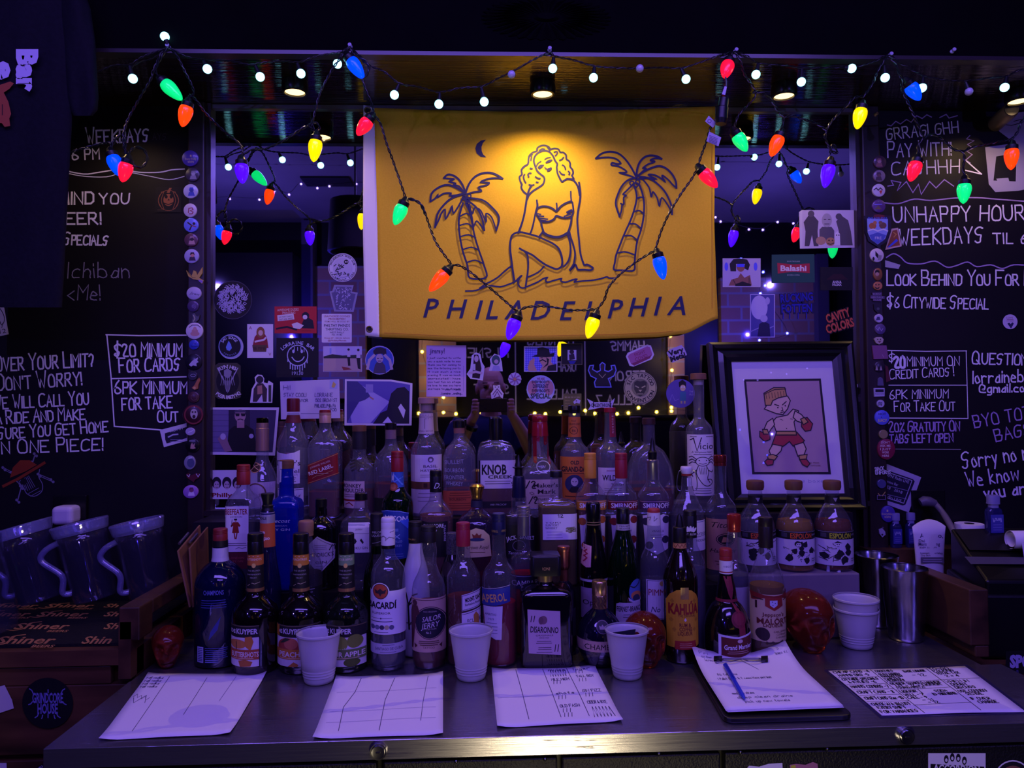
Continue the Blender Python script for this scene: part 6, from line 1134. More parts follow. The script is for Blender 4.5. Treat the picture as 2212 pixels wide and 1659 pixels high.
RP = [(1899, 351, 14.5, '#4a3440', 'shiny dark photo badge, topmost on the post right of the mirror', blob('#8a5a5a', '#b08a8a')), (1898, 381, 13.5, '#8a7a8c', 'shiny grey badge, second on the post right of the mirror', blob('#4a3a48', '#6a4a50')),
 (1897, 412, 14.5, '#d0c8d8', 'white badge with dark scrawl and a red tongue', lambda A, x, y: (A.l([(x-9, y-2), (x-4, y-6), (x, y-1), (x+5, y-6), (x+9, y-2)], 2, '#2a2434'), A.p([(x+2, y), (x+9, y-1), (x+6, y+8)], '#c03a34'))), (1897, 446, 15, '#5a3a7a', 'iridescent violet badge above the shield patch', lambda A, x, y: (A.p([(x-8, y+6), (x, y-2), (x+8, y+6)], '#6a5a4a'), A.l([(x-8, y-4), (x+8, y-5)], 1.4, '#8a86ff'))),
 (1893, 552, 15.5, '#cfc4d0', 'white badge with a black capped face below the shield patch', lambda A, x, y: (A.p([(x-2, y-10), (x+8, y+2), (x+3, y+6), (x-2, y)], '#141018'), A.c(x-6, y+7, 2.4, '#141018', 4), A.p([(x+4, y-2), (x+12, y), (x+10, y+9), (x+3, y+10)], '#8a8690'))),
 (1895, 593, 10, '#8a5a3c', 'brown oval badge above the small pumpkin badge', lambda A, x, y: (A.c(x, y-6, 5, '#1c1418', 4), A.c(x, y-1, 4, '#b08a80')), 14), (1895, 618, 10, '#b8744a', 'small round pumpkin face badge', lambda A, x, y: (A.p([(x-5, y-3), (x-2, y-5), (x-1, y-1)], INK), A.p([(x+1, y-1), (x+3, y-5), (x+6, y-3)], INK), A.p([(x-6, y+1), (x, y+4), (x+6, y+1), (x+3, y+6), (x-3, y+6)], INK)), 9.5),
 (1897, 688, 9.5, '#b4a8cc', 'small pale badge with a dark horse head', lambda A, x, y: A.p([(x-5, y+4), (x-2, y-4), (x+3, y-4), (x+5, y+3)], '#3a3464')), (1900, 711, 12, '#5a4a78', 'violet grey badge with scribbled lines below the pale horse badge', lambda A, x, y: A.l([(x-7, y-2), (x-3, y+3), (x, y-4), (x+4, y+4), (x+7, y-1)], 1.4, '#9a8ab8')),
 (1899, 792, 12, '#2a2230', 'dark badge with two tiny figures under the pink square', lambda A, x, y: (A.p([(x-8, y+8), (x-5, y-4), (x-2, y+8)], '#9a8a98'), A.p([(x+1, y+8), (x+4, y-3), (x+7, y+8)], '#9a8a98'))), (1901, 872, 8.5, '#b0a8c8', 'small pale badge with a looping mark', lambda A, x, y: A.l([(x+4*cos(t), y+4*sin(t*2)) for t in range(8)], 1.4, '#3a3460', True)),
 (1904, 902, 16.5, '#5a64d8', 'glittering blue badge with yellow letters', lambda A, x, y: (A.t('HOT', x+2, y-8, 5, '#16183a', 16, b=.02), A.t('&', x, y-1, 3.4, '#16183a'), A.t('JUICY', x+2, y+6, 6, '#d0c070', 21, b=.02))), (1907, 938, 10, '#8a7a5a', 'plain domed brass badge', None), (1913, 970, 20, '#7a2040', 'big maroon oval badge with five rows of white capitals', words_('#d0b8c8', "DON'T", 'ASK ME.', 'I JUST', 'WORK', 'HERE', h=5), 23),
 (1903, 1045, 10, '#4a4a7a', 'plain slate blue badge near the flyer', None), (1917, 1110, 16, '#4a3a9a', 'purple badge with pale cartoon lettering above the dog tag', words_('#c9b890', 'I', 'Everything', 'WXPN', h=4.5), 18)]
for t in RP: badge(t[0], t[1], t[2], t[3], t[4], t[5], t[6] if len(t) > 6 else None, post=R_)
def patch(A, x, y):
    A.p([(1873, 472), (1918, 473), (1918, 500), (1912, 516), (1896, 528), (1881, 517), (1874, 502)], '#8a9ae0'); A.t('PHILADELPHIA', 1896, 471, 5, '#4a6ae0', 42); A.c(1885, 488, 8, '#a8623a', 7); A.c(1907, 487, 8, '#6a4a44', 7); A.c(1890, 481, 4, '#b8744a'); A.c(1902, 481, 4, '#7a5a50'); A.l([(1876, 498), (1886, 495), (1896, 499), (1908, 495), (1917, 499)], 3, '#d2d0e8'); A.p([(1878, 508), (1896, 502), (1914, 508), (1908, 520), (1896, 527), (1884, 520)], '#4a5ab8'); A.t('FRE', 1897, 514, 6, '#d2d0e8', 14)
badge(1896, 497, [(1867, 466), (1896, 463), (1925, 466), (1925, 500), (1918, 520), (1897, 534), (1876, 521), (1868, 500)], '#15142a', 'dark shield patch with two animals over blue clouds', patch, kind='shield_patch', cat='patch', post=R_)
badge(1894, 642, [(1884, 632), (1905, 631), (1905, 639), (1912, 640), (1911, 646), (1906, 646), (1904, 651), (1886, 650), (1886, 646), (1881, 645), (1881, 638), (1886, 638)], '#4a3a5a', 'tiny lettered pin in three rows', lambda A, x, y: [A.t(s, x+1, yy, 4, '#9a86a8', w) for s, yy, w in (('BURNT', 635, 19), ('HERITAGE', 642, 27), ('CLUB', 648, 17))], kind='enamel_pin', cat='pin', post=R_)
badge(1896, 668, [(1888, 657), (1892, 662), (1900, 662), (1905, 657), (1904, 670), (1896, 676), (1889, 669)], '#1c1a22', 'black bat shaped pin', lambda A, x, y: A.c(1897, 667, 3, '#4a4a58'), kind='enamel_pin', cat='pin', post=R_)
badge(1899, 735, [(1888, 732), (1894, 728), (1904, 728), (1909, 733), (1907, 740), (1899, 744), (1893, 741)], '#b0a09c', 'small cream animal head pin', lambda A, x, y: (A.c(1896, 733, 1.4, '#2a1c22'), A.c(1902, 733, 1.4, '#2a1c22'), A.p([(1896, 737), (1904, 736), (1900, 741)], '#6a3a44')), kind='enamel_pin', cat='pin', post=R_)
badge(1901, 761, [(1884, 746), (1915, 746), (1919, 775), (1888, 776)], '#7a4a74', 'plain dusty pink square sticker', lambda A, x, y: A.l([(1906, 766), (1909, 772)], 1, '#a88aa4'), kind='square_sticker', cat='sticker', coat=0, post=R_)
badge(1901, 823, [(1896, 833), (1897, 818), (1902, 814), (1907, 818), (1909, 833)], '#5a5478', 'grey tombstone shaped pin', None, kind='enamel_pin', cat='pin', post=R_)
badge(1900, 848, [(1888, 838), (1911, 838), (1911, 856), (1889, 857)], '#b0a8cc', 'pale rectangular pin with a dark dripping band', lambda A, x, y: (A.r(1891, 841, 1909, 847, '#15142a'), A.t('PHANTOMS', 1900, 851, 3.4, '#22204a', 19)), kind='enamel_pin', cat='pin', post=R_)
badge(1906, 1017, [(1890, 1013), (1911, 1008), (1912, 1014), (1924, 1018), (1924, 1023), (1892, 1026)], '#0e0c12', 'black lettered pin reading two rows of scrawled capitals', lambda A, x, y: (A.h('BlACK', 1891, 1017, 7, '#c4bcd4', 1.5, 20, rot=8), A.h('UNIFORMS', 1891, 1025, 7, '#c4bcd4', 1.5, 34, rot=4)), kind='enamel_pin', cat='pin', post=R_)
badge(1904, 1072, [(1894, 1069), (1914, 1069), (1914, 1080), (1894, 1080)], '#1c1522', 'small dark box shaped pin with gold bolts', lambda A, x, y: (A.l([(1895, 1070), (1913, 1070), (1913, 1079), (1895, 1079)], 1, '#8a7a9a', True), A.l([(1897, 1066), (1901, 1071)], 1.6, '#c9b060'), A.l([(1912, 1063), (1906, 1071)], 1.6, '#c9b060')), kind='enamel_pin', cat='pin', post=R_)
badge(1905, 1150, [(1899, 1144), (1906, 1141), (1912, 1148), (1913, 1155), (1906, 1161), (1900, 1153)], '#a8a0b8', 'pale dog tag charm hanging low on the post', lambda A, x, y: (A.c(1906, 1155, 2, '#22202e'), A.c(1907, 1140, 2, '#5a5468')), kind='tag_charm', cat='charm', post=R_)
q = P(1891, 248, PY); tag(MB().lathe([(.004, .008), (.0045, .006), (.0028, .004), (.005, .0), (.005, -.001)], 12, mat=align((.2, -1, .2), (0, 0, 0))).build('push_pin', M('#b8a070', .3, .5), None, True, tuple(q)), 'brass push pin high on the post right of the mirror', 'push pin')
# ------------------------------------------------------------------ stickers and cards on the mirror
SY = MY - .0036; NST = [0]
def sticker(kind, lb, fn, Y=None, cat='sticker', parent=None):
    A = Art(); fn(A); NST[0] += 1
    o = A.build(kind, onplane((Y or SY) - .0002*(NST[0] % 4)), parent, eps=.00012)
    if lb: tag(o, lb, cat, 'stickers and cards on the mirror' if Y is None else None)
    return o
PW = '#d3cddb'; K = '#14121c'; GR = '#8a86a0'
def ring(a, x, y, r, w, c, n=30): a.l([(x+r*cos(2*pi*k/n), y+r*sin(2*pi*k/n)) for k in range(n)], w, c, closed=True)
def arc(a, txt, x, y, r, h, c, a0, a1, inside=False, b=.02):
    n = len(txt)
    for i, ch in enumerate(txt):
        if ch == ' ': continue
        t = radians(a0 + (a1-a0)*i/max(1, n-1)); rot = -(90 + math.degrees(t)) if not inside else (90 - math.degrees(t))
        a.t(ch, x+r*cos(t), y+r*sin(t), h, c, rot=rot, b=b)
def s1(a):
    a.c(503, 648, 42, '#100e16'); ring(a, 503, 648, 41, 1, '#4a4660', 40); R = random.Random(3)
    for i in range(120):
        t, r = R.uniform(0, 6.28), 31*sqrt(R.random()); x, y = 503+r*cos(t), 648+r*sin(t)
        a.l([(x+R.uniform(3, 5)*cos(k*1.3+t)*(1-k*.12), y+R.uniform(3, 5)*sin(k*1.3+t)*(1-k*.12)) for k in range(5)], 1.5, '#a8a2c8')
    for x, y in ((492, 640), (518, 652), (500, 666)): a.c(x, y, 4, '#a8a2c8'); a.c(x, y, 2, K)
sticker('round_sticker', 'large round dark sticker filled with pale tangled engraving', s1)
def s2(a):
    a.r(534, 700, 590, 773, PW); a.p([(545, 750), (550, 728), (558, 718), (570, 718), (577, 730), (580, 752)], '#8a2a30'); a.c(563, 718, 9, '#8a5a34', 12); a.c(563, 719, 5, '#d0b0a8', 6); a.l([(552, 738), (570, 734), (574, 730)], 4, '#d6ccd4'); a.p([(545, 745), (577, 745), (575, 760), (547, 760)], '#5a4432'); a.t('BE MINE', 561, 752, 7, '#2a1c18', 26); a.t('A', 541, 708, 7, '#7a2a2a'); a.t('V', 583, 765, 7, '#7a2a2a')
sticker('playing_card', 'white playing card sticker with a red haired woman', s2, cat='card')
def s3(a): a.c(499, 749, 27, '#a8a8c4'); a.c(497, 748, 24.5, '#0f0d18'); ring(a, 497, 748, 24, 1.6, '#8a9ad0'); a.p([(494, 736), (499, 744), (501, 752), (496, 758), (490, 756), (488, 750), (491, 743)], '#6a8ad8'); arc(a, 'SAD SONGS', 496, 747, 18, 6, '#b9bcd8', -150, -35); arc(a, 'FOREVER', 497, 748, 19, 3, '#8a9ad0', 130, 50, True)
sticker('round_sticker', 'round black sticker with a blue teardrop', s3)
def s4(a):
    a.p([(464, 790), (472, 784), (512, 784), (520, 790), (520, 858), (510, 862), (472, 862), (464, 856)], '#3a382c'); a.c(492, 824, 25, '#100e14', 30); arc(a, "FLYIN' HIGH", 492, 826, 34, 8, '#cfc9d4', -122, -58); arc(a, 'PIZZA PARTY HQ', 492, 822, 36, 8, '#cfc9d4', 128, 50, True)
    a.p([(484, 800), (492, 796), (501, 802), (499, 812), (492, 818), (484, 812)], '#8a8698'); a.l([(470, 795), (484, 822), (490, 845)], 2, '#a8a4bc'); a.l([(514, 795), (500, 822), (494, 845)], 2, '#a8a4bc'); a.p([(482, 822), (502, 822), (492, 850)], '#6a6678')
    for k in range(7): a.l([(476+k*5, 806+(k % 2)*6), (480+k*4, 820), (477+k*5, 832)], 1.2, '#8a8698')
sticker('shield_sticker', 'dark sticker with a winged figure and curved white lettering above and below', s4)
def s5(a):
    a.p([(540, 870), (544, 840), (552, 826), (550, 815), (556, 809), (566, 810), (571, 818), (570, 826), (578, 828), (580, 822), (590, 828), (588, 870)], PW); a.p([(546, 868), (548, 840), (556, 828), (568, 828), (577, 840), (576, 868), (568, 868), (566, 852), (555, 868)], '#3a2c34'); a.c(561, 820, 8, '#2a2230'); a.p([(556, 834), (566, 832), (567, 850), (556, 852)], '#a87a6c'); a.r(580, 832, 586, 868, '#2c3430')
sticker('cut_out_sticker', 'cut out sticker of a figure seen from behind', s5)
def s6(a):
    a.p([(447, 880), (603, 880), (594, 984), (446, 982)], PW); a.p([(454, 885), (597, 886), (589, 977), (453, 976)], '#3c3454'); a.r(454, 886, 494, 976, '#6a608c')
    for k in range(7): a.l([(454, 896+k*12), (494, 896+k*12)], .9, '#4a4468')
    a.r(494, 886, 540, 976, '#2a2438'); a.p([(490, 976), (494, 930), (506, 920), (532, 918), (548, 928), (556, 976)], '#0e0c14'); a.r(512, 908, 528, 924, '#a07c84'); a.c(519, 898, 12, '#a8868c', 14); a.p([(506, 891), (508, 886), (530, 886), (533, 891)], '#4a4458'); a.p([(508, 893), (518, 893), (517, 899), (510, 899)], K); a.p([(520, 893), (531, 893), (529, 899), (522, 899)], K); a.l([(514, 907), (519, 905), (525, 907)], 2, '#3a2830'); a.p([(470, 948), (478, 938), (488, 942), (496, 962), (502, 974), (486, 976), (478, 962)], '#8a6a78'); a.c(482, 943, 6, '#b0a8c4', 7); a.c(543, 942, 5, '#a8a0c0')
sticker('photo_print', 'white bordered photo of a man in sunglasses and dark shirt', s6, cat='photo')
def s7(a):
    a.p([(447, 1016), (556, 1015), (556, 1078), (447, 1078)], PW)
    for k, x in enumerate((468, 490, 512)): a.c(x, 1043, 10, '#1a1422', 13); a.c(x, 1048, 6, '#b8a4b4', 9); a.c(x-2, 1046, 1.2, K); a.c(x+3, 1046, 1.2, K); a.l([(x-2, 1053), (x+3, 1053)], 1, '#6a3a44')
    a.t('Philly', 480, 1069, 9, '#7a1c24', 44, b=.03)
sticker('postcard', 'white postcard with three dark haired faces over red lettering, behind the red capped gin', s7, cat='card')
def s8(a):
    a.r(593, 662, 684, 720, '#b0242c'); a.t('AWESOME DUDES', 622, 669, 5.5, '#d8c8c4', 46, rot=2); a.t('PRINTING', 624, 675.5, 5, '#d8c8c4', 28, rot=2); a.p([(599, 681), (634, 677), (636, 690), (600, 694)], '#d6ccd2'); a.t('WE PRINT SHIRTS', 617, 684, 3, K, 30, rot=5); a.t('267 626 0432', 618, 689, 4, K, 30, rot=5)
    a.p([(652, 700), (656, 690), (666, 686), (676, 692), (679, 710), (652, 709)], '#131524'); a.c(660, 682, 8, '#131524'); a.c(659, 685, 5, '#d6ccd2'); a.p([(630, 700), (642, 696), (656, 703), (648, 711), (634, 709)], '#d6ccd2'); a.l([(598, 710), (620, 706), (640, 712)], 4, '#131524'); a.t('awesomedudes', 662, 714, 2.6, '#5a1018', 20)
sticker('rectangular_sticker', 'bright red rectangular printer sticker with a black and white scene', s8)
def s9(a):
    a.c(740, 578, 31, '#c9c4d8'); ring(a, 740, 578, 29, .8, K, 36); arc(a, 'PHILADELPHIA SKATE CLUB', 740, 578, 26, 4, K, -165, -15); arc(a, 'FAIRMOUNT PARK', 740, 578, 26, 4, K, 155, 25, True); a.c(740, 578, 21, '#b9b4cc'); a.c(748, 566, 5, K); a.c(746.6, 566, 1.4, PW); a.c(750, 566, 1.4, PW)
    R = random.Random(5)
    for k in range(16): x, y = 740+R.uniform(-14, 14), 580+R.uniform(-10, 14); a.l([(x, y), (x+R.uniform(-6, 6), y+R.uniform(-4, 4)), (x+R.uniform(-8, 8), y+R.uniform(-4, 6))], 1.6, K)
sticker('round_sticker', 'round white sticker with black drawing and lettering around its rim', s9)
def s10(a):
    a.p([(712, 630), (718, 628), (722, 615), (764, 616), (760, 630), (773, 632), (764, 674), (722, 673)], '#8a86a8'); a.p([(716, 632), (722, 631), (726, 619), (760, 620), (757, 633), (768, 635), (760, 670), (726, 669)], '#5a567c'); R = random.Random(9)
    for k in range(60): x, y = 743+R.uniform(-17, 17), 644+R.uniform(-22, 24); a.l([(x, y), (x+R.uniform(-4, 4), y+R.uniform(-4, 4))], 1.3, '#b4b0d4')
sticker('keystone_sticker', 'clear keystone shaped sticker with dense line pattern', s10)
def s11(a):
    a.r(695, 678, 760, 740, '#d5cedb', rad=2); R = '#8a2634'; B = '#20244e'
    for s, y, h, c, w in (('UNAUTHORIZED DOODADS', 683, 4, R, 56), ('PROHIBITED!', 689, 4.4, R, 36), ('ITEMS WILL BE SOLD BY', 694.5, 3.4, '#7a4a64', 54), ('PHILTHY PHINDS', 703, 7, B, 56), ('THRIFTING CO.', 711, 6, B, 50), ('WEST PHILLY', 718, 4, B, 32), ('PA 19143', 723, 4, B, 22), ('Charge $7 - $2/mile delivery', 730, 3, R, 56), ('@PhilthyPhinds', 735.5, 3.4, R, 40)): a.t(s, 728, y, h, c, w, b=.01)
sticker('square_sticker', 'white square sticker closely lettered in red and navy', s11)
def s12(a):
    a.r(597, 730, 688, 815, '#0a0912'); arc(a, 'LORRAINE BAR', 643, 790, 50, 7.5, '#b4b8dc', -132, -48); ring(a, 643, 768, 22, 2, '#b4b8dc', 36); a.c(634, 759, 2.6, '#b4b8dc', 4); a.c(652, 759, 2.6, '#b4b8dc', 4); a.l([(631, 772), (637, 779), (645, 781), (653, 777), (657, 771)], 2.2, '#b4b8dc', sm=3)
    for k in range(9): x = 622+k*5.2; y = 768+sqrt(max(0, 484-(x-643)**2)); a.l([(x, y), (x, y+6+(k*7 % 9))], 2, '#b4b8dc')
    for k in range(5): a.l([(629+k*7, 750), (629+k*7, 754+(k*5 % 7))], 1.4, '#b4b8dc')
    a.t('19130', 643, 806, 8, '#b4b8dc', 24)
sticker('square_sticker', 'black square sticker with a dripping smiling face in outline', s12)
def s13(a):
    a.r(698, 748, 782, 803, '#bdb6c8'); a.r(699, 749, 781, 768, '#b9b4d8'); a.p([(699, 770), (718, 765), (740, 768), (781, 766), (781, 774), (699, 776)], '#2c3432'); a.r(699, 774, 781, 802, '#b09a98'); a.p([(750, 770), (756, 770), (757, 790), (752, 790)], '#1a1620'); a.r(750, 758, 757, 771, '#c4bcd0'); a.c(753, 755, 2.6, '#2a2028'); a.p([(770, 772), (778, 772), (779, 798), (773, 796)], '#1a1620'); a.r(770, 760, 779, 773, '#c4bcd0'); a.c(774, 756, 2.8, '#2a2028'); a.p([(738, 792), (752, 794), (760, 798), (742, 800)], '#8a3a34'); a.r(712, 752, 716, 764, '#8a9ad8')
sticker('photo_print', 'small faded photo of men standing in a sandy field', s13, cat='photo')
def s14(a):
    a.c(820, 778, 31, '#c0b8d4'); a.c(820, 778, 29.5, '#3c5ab8'); a.p([(806, 806), (810, 788), (814, 782), (826, 782), (832, 790), (834, 806)], '#4a4258'); a.c(820, 774, 8, '#b9a8b4', 10); a.p([(808, 770), (806, 758), (812, 752), (822, 750), (834, 754), (835, 764), (830, 770), (826, 764), (813, 765)], '#2a2230'); a.l([(794, 796), (798, 778), (808, 768)], 6, '#b9a8b4'); a.l([(846, 796), (842, 778), (832, 768)], 6, '#b9a8b4'); a.l([(815, 774), (818, 774)], 1.6, K); a.l([(823, 774), (826, 774)], 1.6, K); a.l([(817, 780), (823, 780)], 1.6, '#6a3a4a')
sticker('round_sticker', 'round blue sticker of a woman with raised arms', s14)
def s15(a):
    a.p([(605, 824), (733, 819), (735, 903), (607, 906)], '#c4bbd4'); I = '#3a3a64'; a.h('Hi!', 612, 842, 9, I, 1, 18); a.h('STAY COOL!', 613, 857, 8, I, 1, 50); a.h('AMOR', 645, 868, 6, I, 1, 22); a.h('LORRAINE', 680, 857, 8, I, 1, 40); a.h('1502 BROWN ST', 681, 868, 7, I, 1, 48); a.h('PHILADELPHIA PA', 680, 880, 7, I, 1, 46); a.h('19130', 710, 888, 6, I, 1, 18); a.r(712, 821, 729, 840, '#a8b0d8'); a.p([(716, 836), (720, 824), (726, 830), (722, 838)], '#c9b060'); a.lines(648, 893, 710, 1, 3, 1, '#6a6488')
sticker('postcard', 'handwritten pale envelope with a stamp, behind the scotch necks', s15, cat='card')
def s16(a):
    a.p([(745, 819), (845, 820), (891, 828), (889, 919), (744, 919)], PW); a.p([(749, 823), (844, 824), (886, 831), (884, 915), (749, 914)], '#5a50a8'); a.p([(770, 826), (842, 868), (800, 914), (760, 914), (752, 870)], '#a49cd4'); a.p([(749, 823), (772, 824), (790, 840), (800, 856), (788, 864), (776, 868), (766, 884), (749, 914)], '#3c3878'); a.p([(840, 868), (845, 850), (858, 838), (874, 836), (884, 846), (884, 915), (806, 915), (822, 892), (836, 886)], '#16122a'); a.p([(860, 880), (866, 872), (876, 886), (872, 904)], '#c9c2e4'); a.p([(826, 914), (838, 900), (848, 914)], '#c9c2e4'); a.l([(800, 858), (806, 862)], 3, '#a8746a'); a.r(790, 830, 806, 848, '#8a84c0')
sticker('photo_print', 'large white bordered violet photo of two people in profile', s16, cat='photo')
def s17(a):
    a.r(921, 746, 1007, 857, '#c4a8d4'); I = '#3a3060'; a.h('jimmy!', 928, 763, 10, I, 1.4, 34)
    for k, s in enumerate(('i just wanted to write', 'you a quick note to say', 'thank you for coming to', 'see the listening party', 'it was such a nice', 'evening it was so much', 'appreciated! i hope', 'you had fun on stage', 'we love to see you here', 'and hope to do it again')): a.h(s, 924, 775+k*7.4, 3.6, I, .75, 72)
    a.h('your friend,', 962, 843, 3.6, I, .75, 34); a.h('Jasmine (smiling)', 952, 852, 4.4, I, .9, 48); a.r(1001, 790, 1001.8, 846, '#8a7aa8')
sticker('letter', 'handwritten lilac letter under the flag hem', s17, cat='letter')
def s18(a): a.p([(1008, 808), (1016, 796), (1019, 768), (1028, 761), (1038, 765), (1041, 782), (1047, 792), (1043, 822), (1016, 818)], PW); a.p([(1022, 790), (1024, 766), (1033, 766), (1038, 784), (1040, 796), (1036, 818), (1020, 816)], '#2a1418'); a.c(1029, 775, 4.6, '#c9b4bc', 7); a.l([(1014, 806), (1028, 803), (1040, 806)], 5, '#c9b4bc'); a.r(1022, 786, 1027, 800, '#c9c4d4')
sticker('cut_out_sticker', 'cut out sticker of a long haired figure with folded arms', s18)
def s19(a): a.p([(1056, 801), (1060, 786), (1058, 776), (1068, 764), (1080, 768), (1084, 782), (1086, 802)], PW); a.c(1071, 778, 9, '#3a5a5c', 11); a.c(1072, 781, 4.6, '#c4acb8'); a.p([(1062, 801), (1066, 790), (1078, 790), (1082, 801)], '#a8a4d0')
sticker('cut_out_sticker', 'small cut out sticker of a green haired figure', s19)
def s20(a):
    for k in range(12): t = k*pi/6; a.c(1112+9*cos(t), 819+9*sin(t), 5.4, '#c9c0d8')
    for k in range(8): t = k*pi/4; a.l([(1112, 819), (1112+7*cos(t), 819+7*sin(t)), (1112+12*cos(t+.15), 819+12*sin(t+.15))], 2.6, '#9a6aa4')
    a.c(1112, 819, 3.4, '#c08a6a')
sticker('flower_sticker', 'small pink lotus sticker', s20)
def s21(a): a.p([(1062, 862), (1060, 850), (1066, 842), (1065, 832), (1072, 833), (1080, 831), (1081, 840), (1088, 850), (1086, 861), (1079, 856), (1072, 858)], '#c9c0d4'); a.l([(1065, 852), (1074, 840), (1084, 852)], 2, '#6a4a70'); a.l([(1068, 857), (1074, 846), (1080, 857)], 2, '#6a4a70'); a.c(1070, 836, 1.2, K); a.c(1077, 836, 1.2, K)
sticker('cut_out_sticker', 'tiny white cut out sticker with purple lines, on the mirrored face', s21)
def s22(a):
    a.r(1132, 748, 1204, 803, '#c9c4d4'); a.r(1134, 750, 1202, 801, '#6a6ae8')
    for k in range(17): a.r(1135+k*4, 750, 1136.2+k*4, 801, '#a8a8f4')
    for k in range(11): a.r(1134, 752+k*4.6, 1202, 753+k*4.6, '#4a4ac0')
    a.p([(1166, 782), (1164, 770), (1180, 764), (1192, 770), (1190, 782), (1202, 794), (1202, 801), (1166, 801), (1172, 790)], '#c49a80'); a.p([(1148, 770), (1160, 766), (1161, 752), (1172, 750), (1186, 754), (1188, 764), (1198, 762), (1196, 770), (1180, 772), (1162, 771)], '#0d0b12'); a.l([(1166, 780), (1172, 777), (1179, 781)], 2.4, K); a.l([(1168, 773), (1172, 773)], 1.4, K); a.p([(1180, 772), (1186, 776), (1184, 788), (1172, 796), (1182, 784)], K); a.p([(1184, 790), (1202, 786), (1202, 801), (1180, 801)], '#16141c'); a.p([(1140, 794), (1144, 780), (1150, 776), (1152, 772), (1155, 776), (1154, 788), (1160, 801), (1142, 801)], '#c49a80')
sticker('rectangular_sticker', 'shiny blue checked sticker of a man in a black hat', s22)
def s23(a): a.r(1212, 742, 1258, 788, '#6a6448'); a.r(1213.5, 743.5, 1256.5, 786.5, '#0f0d12'); a.r(1226, 756, 1245, 778, '#b9b4c8'); a.c(1235, 760, 5, '#2a1c20'); a.p([(1229, 766), (1240, 764), (1242, 776), (1230, 778)], '#2a2030'); a.p([(1228, 780), (1244, 780), (1240, 786), (1231, 786)], '#2a3090')
sticker('square_sticker', 'black square sticker with one small pale picture in its middle', s23)
def s24(a):
    a.c(1168, 841, 30.5, '#aeb4dc'); a.c(1150, 838, 10, '#c08a94', 16); a.c(1186, 838, 10, '#c08a94', 16)
    for s, y, h, w, c in (('WE ARE', 818, 5, 17, '#8a3a6a'), ("EVERYBODY'S", 825, 6, 38, K), ('DIFFERENT', 834, 8.5, 34, '#2a2c54'), ("EVERYBODY'S", 844, 6, 38, K), ('SPECIAL', 855, 11, 44, '#2c4a3c')): a.t(s, 1168, y, h, c, w, b=.035)
sticker('round_sticker', 'round pale blue sticker with five rows of fat lettering', s24)
def s25(a):
    pts = [(1286, 836), (1284, 826), (1288, 818), (1276, 812), (1271, 800), (1274, 790), (1282, 789), (1280, 798), (1290, 804), (1297, 800), (1296, 788), (1301, 783), (1307, 787), (1306, 800), (1314, 803), (1322, 798), (1320, 790), (1328, 789), (1331, 800), (1326, 812), (1314, 818), (1318, 828), (1320, 836)]
    a.p(pts, '#1c1722'); a.l(pts, 2.2, '#7a86e0', closed=True); a.c(1301, 793, 4, '#3a2a2c', 6); a.l([(1294, 808), (1301, 816), (1308, 808)], 1.4, '#a8a07a'); a.t('AKONO', 1303, 832, 5, '#15131c', 26)
sticker('cut_out_sticker', 'cut out sticker of a strongman flexing, outlined pale blue', s25)
def s26(a): a.p([(1352, 770), (1356, 762), (1398, 744), (1406, 746), (1413, 766), (1408, 776), (1368, 792), (1360, 790)], '#d8ccd8'); a.p([(1356, 770), (1360, 765), (1398, 748), (1404, 750), (1409, 765), (1404, 772), (1370, 787), (1363, 786)], '#b06a94'); a.p([(1363, 786), (1405, 768), (1409, 765), (1404, 774), (1370, 790)], '#8a3a5a'); a.t('FIGHT', 1382, 763, 7, '#8a3048', 24, rot=20); a.t('COVID', 1385, 772, 8, '#8a3048', 28, rot=20)
sticker('cut_out_sticker', 'pink soap bar shaped sticker with tilted lettering', s26)
def s27(a): a.p([(1440, 762), (1446, 755), (1472, 745), (1478, 752), (1484, 766), (1478, 772), (1452, 784), (1447, 776)], '#c0b4cc'); a.t('Very', 1460, 759, 11, K, 34, rot=18, b=.05); a.t('Metal', 1464, 771, 11, K, 34, rot=18, b=.05)
sticker('cut_out_sticker', 'pale sticker with two rows of tilted blackletter', s27)
def s28(a):
    a.c(1383, 838, 36, '#8a8a68'); a.c(1383, 838, 35, '#b0ac80'); ring(a, 1383, 838, 33.4, 1, K, 40); arc(a, 'SLC TATTOO', 1383, 838, 27, 8, K, -160, -20); arc(a, 'CONVENTION', 1383, 838, 27, 8, K, 160, 20, True); a.c(1383, 837, 19, '#7a7a5c'); a.p([(1370, 826), (1376, 822), (1383, 824), (1391, 822), (1397, 826), (1396, 842), (1390, 852), (1383, 857), (1376, 852), (1370, 842)], '#3c3c30'); a.l([(1373, 834), (1379, 837)], 2.4, '#b0ac80'); a.l([(1387, 837), (1393, 834)], 2.4, '#b0ac80'); a.p([(1379, 842), (1387, 842), (1383, 847)], '#b0ac80'); a.l([(1377, 851), (1389, 851)], 1.6, '#b0ac80')
sticker('round_sticker', 'large round olive sticker with a tiger head', s28)
def s29(a):
    a.r(1217, 850, 1256, 886, '#6a6a34'); a.t('黄金受け皿', 1236, 856, 7, '#b9b088', 33, font='cjk')
    for k in range(4): a.t('熱烈', 1226, 864+k*6, 5, '#b9a860', 11, font='cjk')
    a.p([(1238, 868), (1246, 861), (1254, 865), (1252, 872), (1245, 870), (1241, 873)], '#c0bcd8'); a.c(1245, 866, 1.2, K)
sticker('square_sticker', 'small olive sticker with yellow asian characters, above the black capped bourbon', s29)
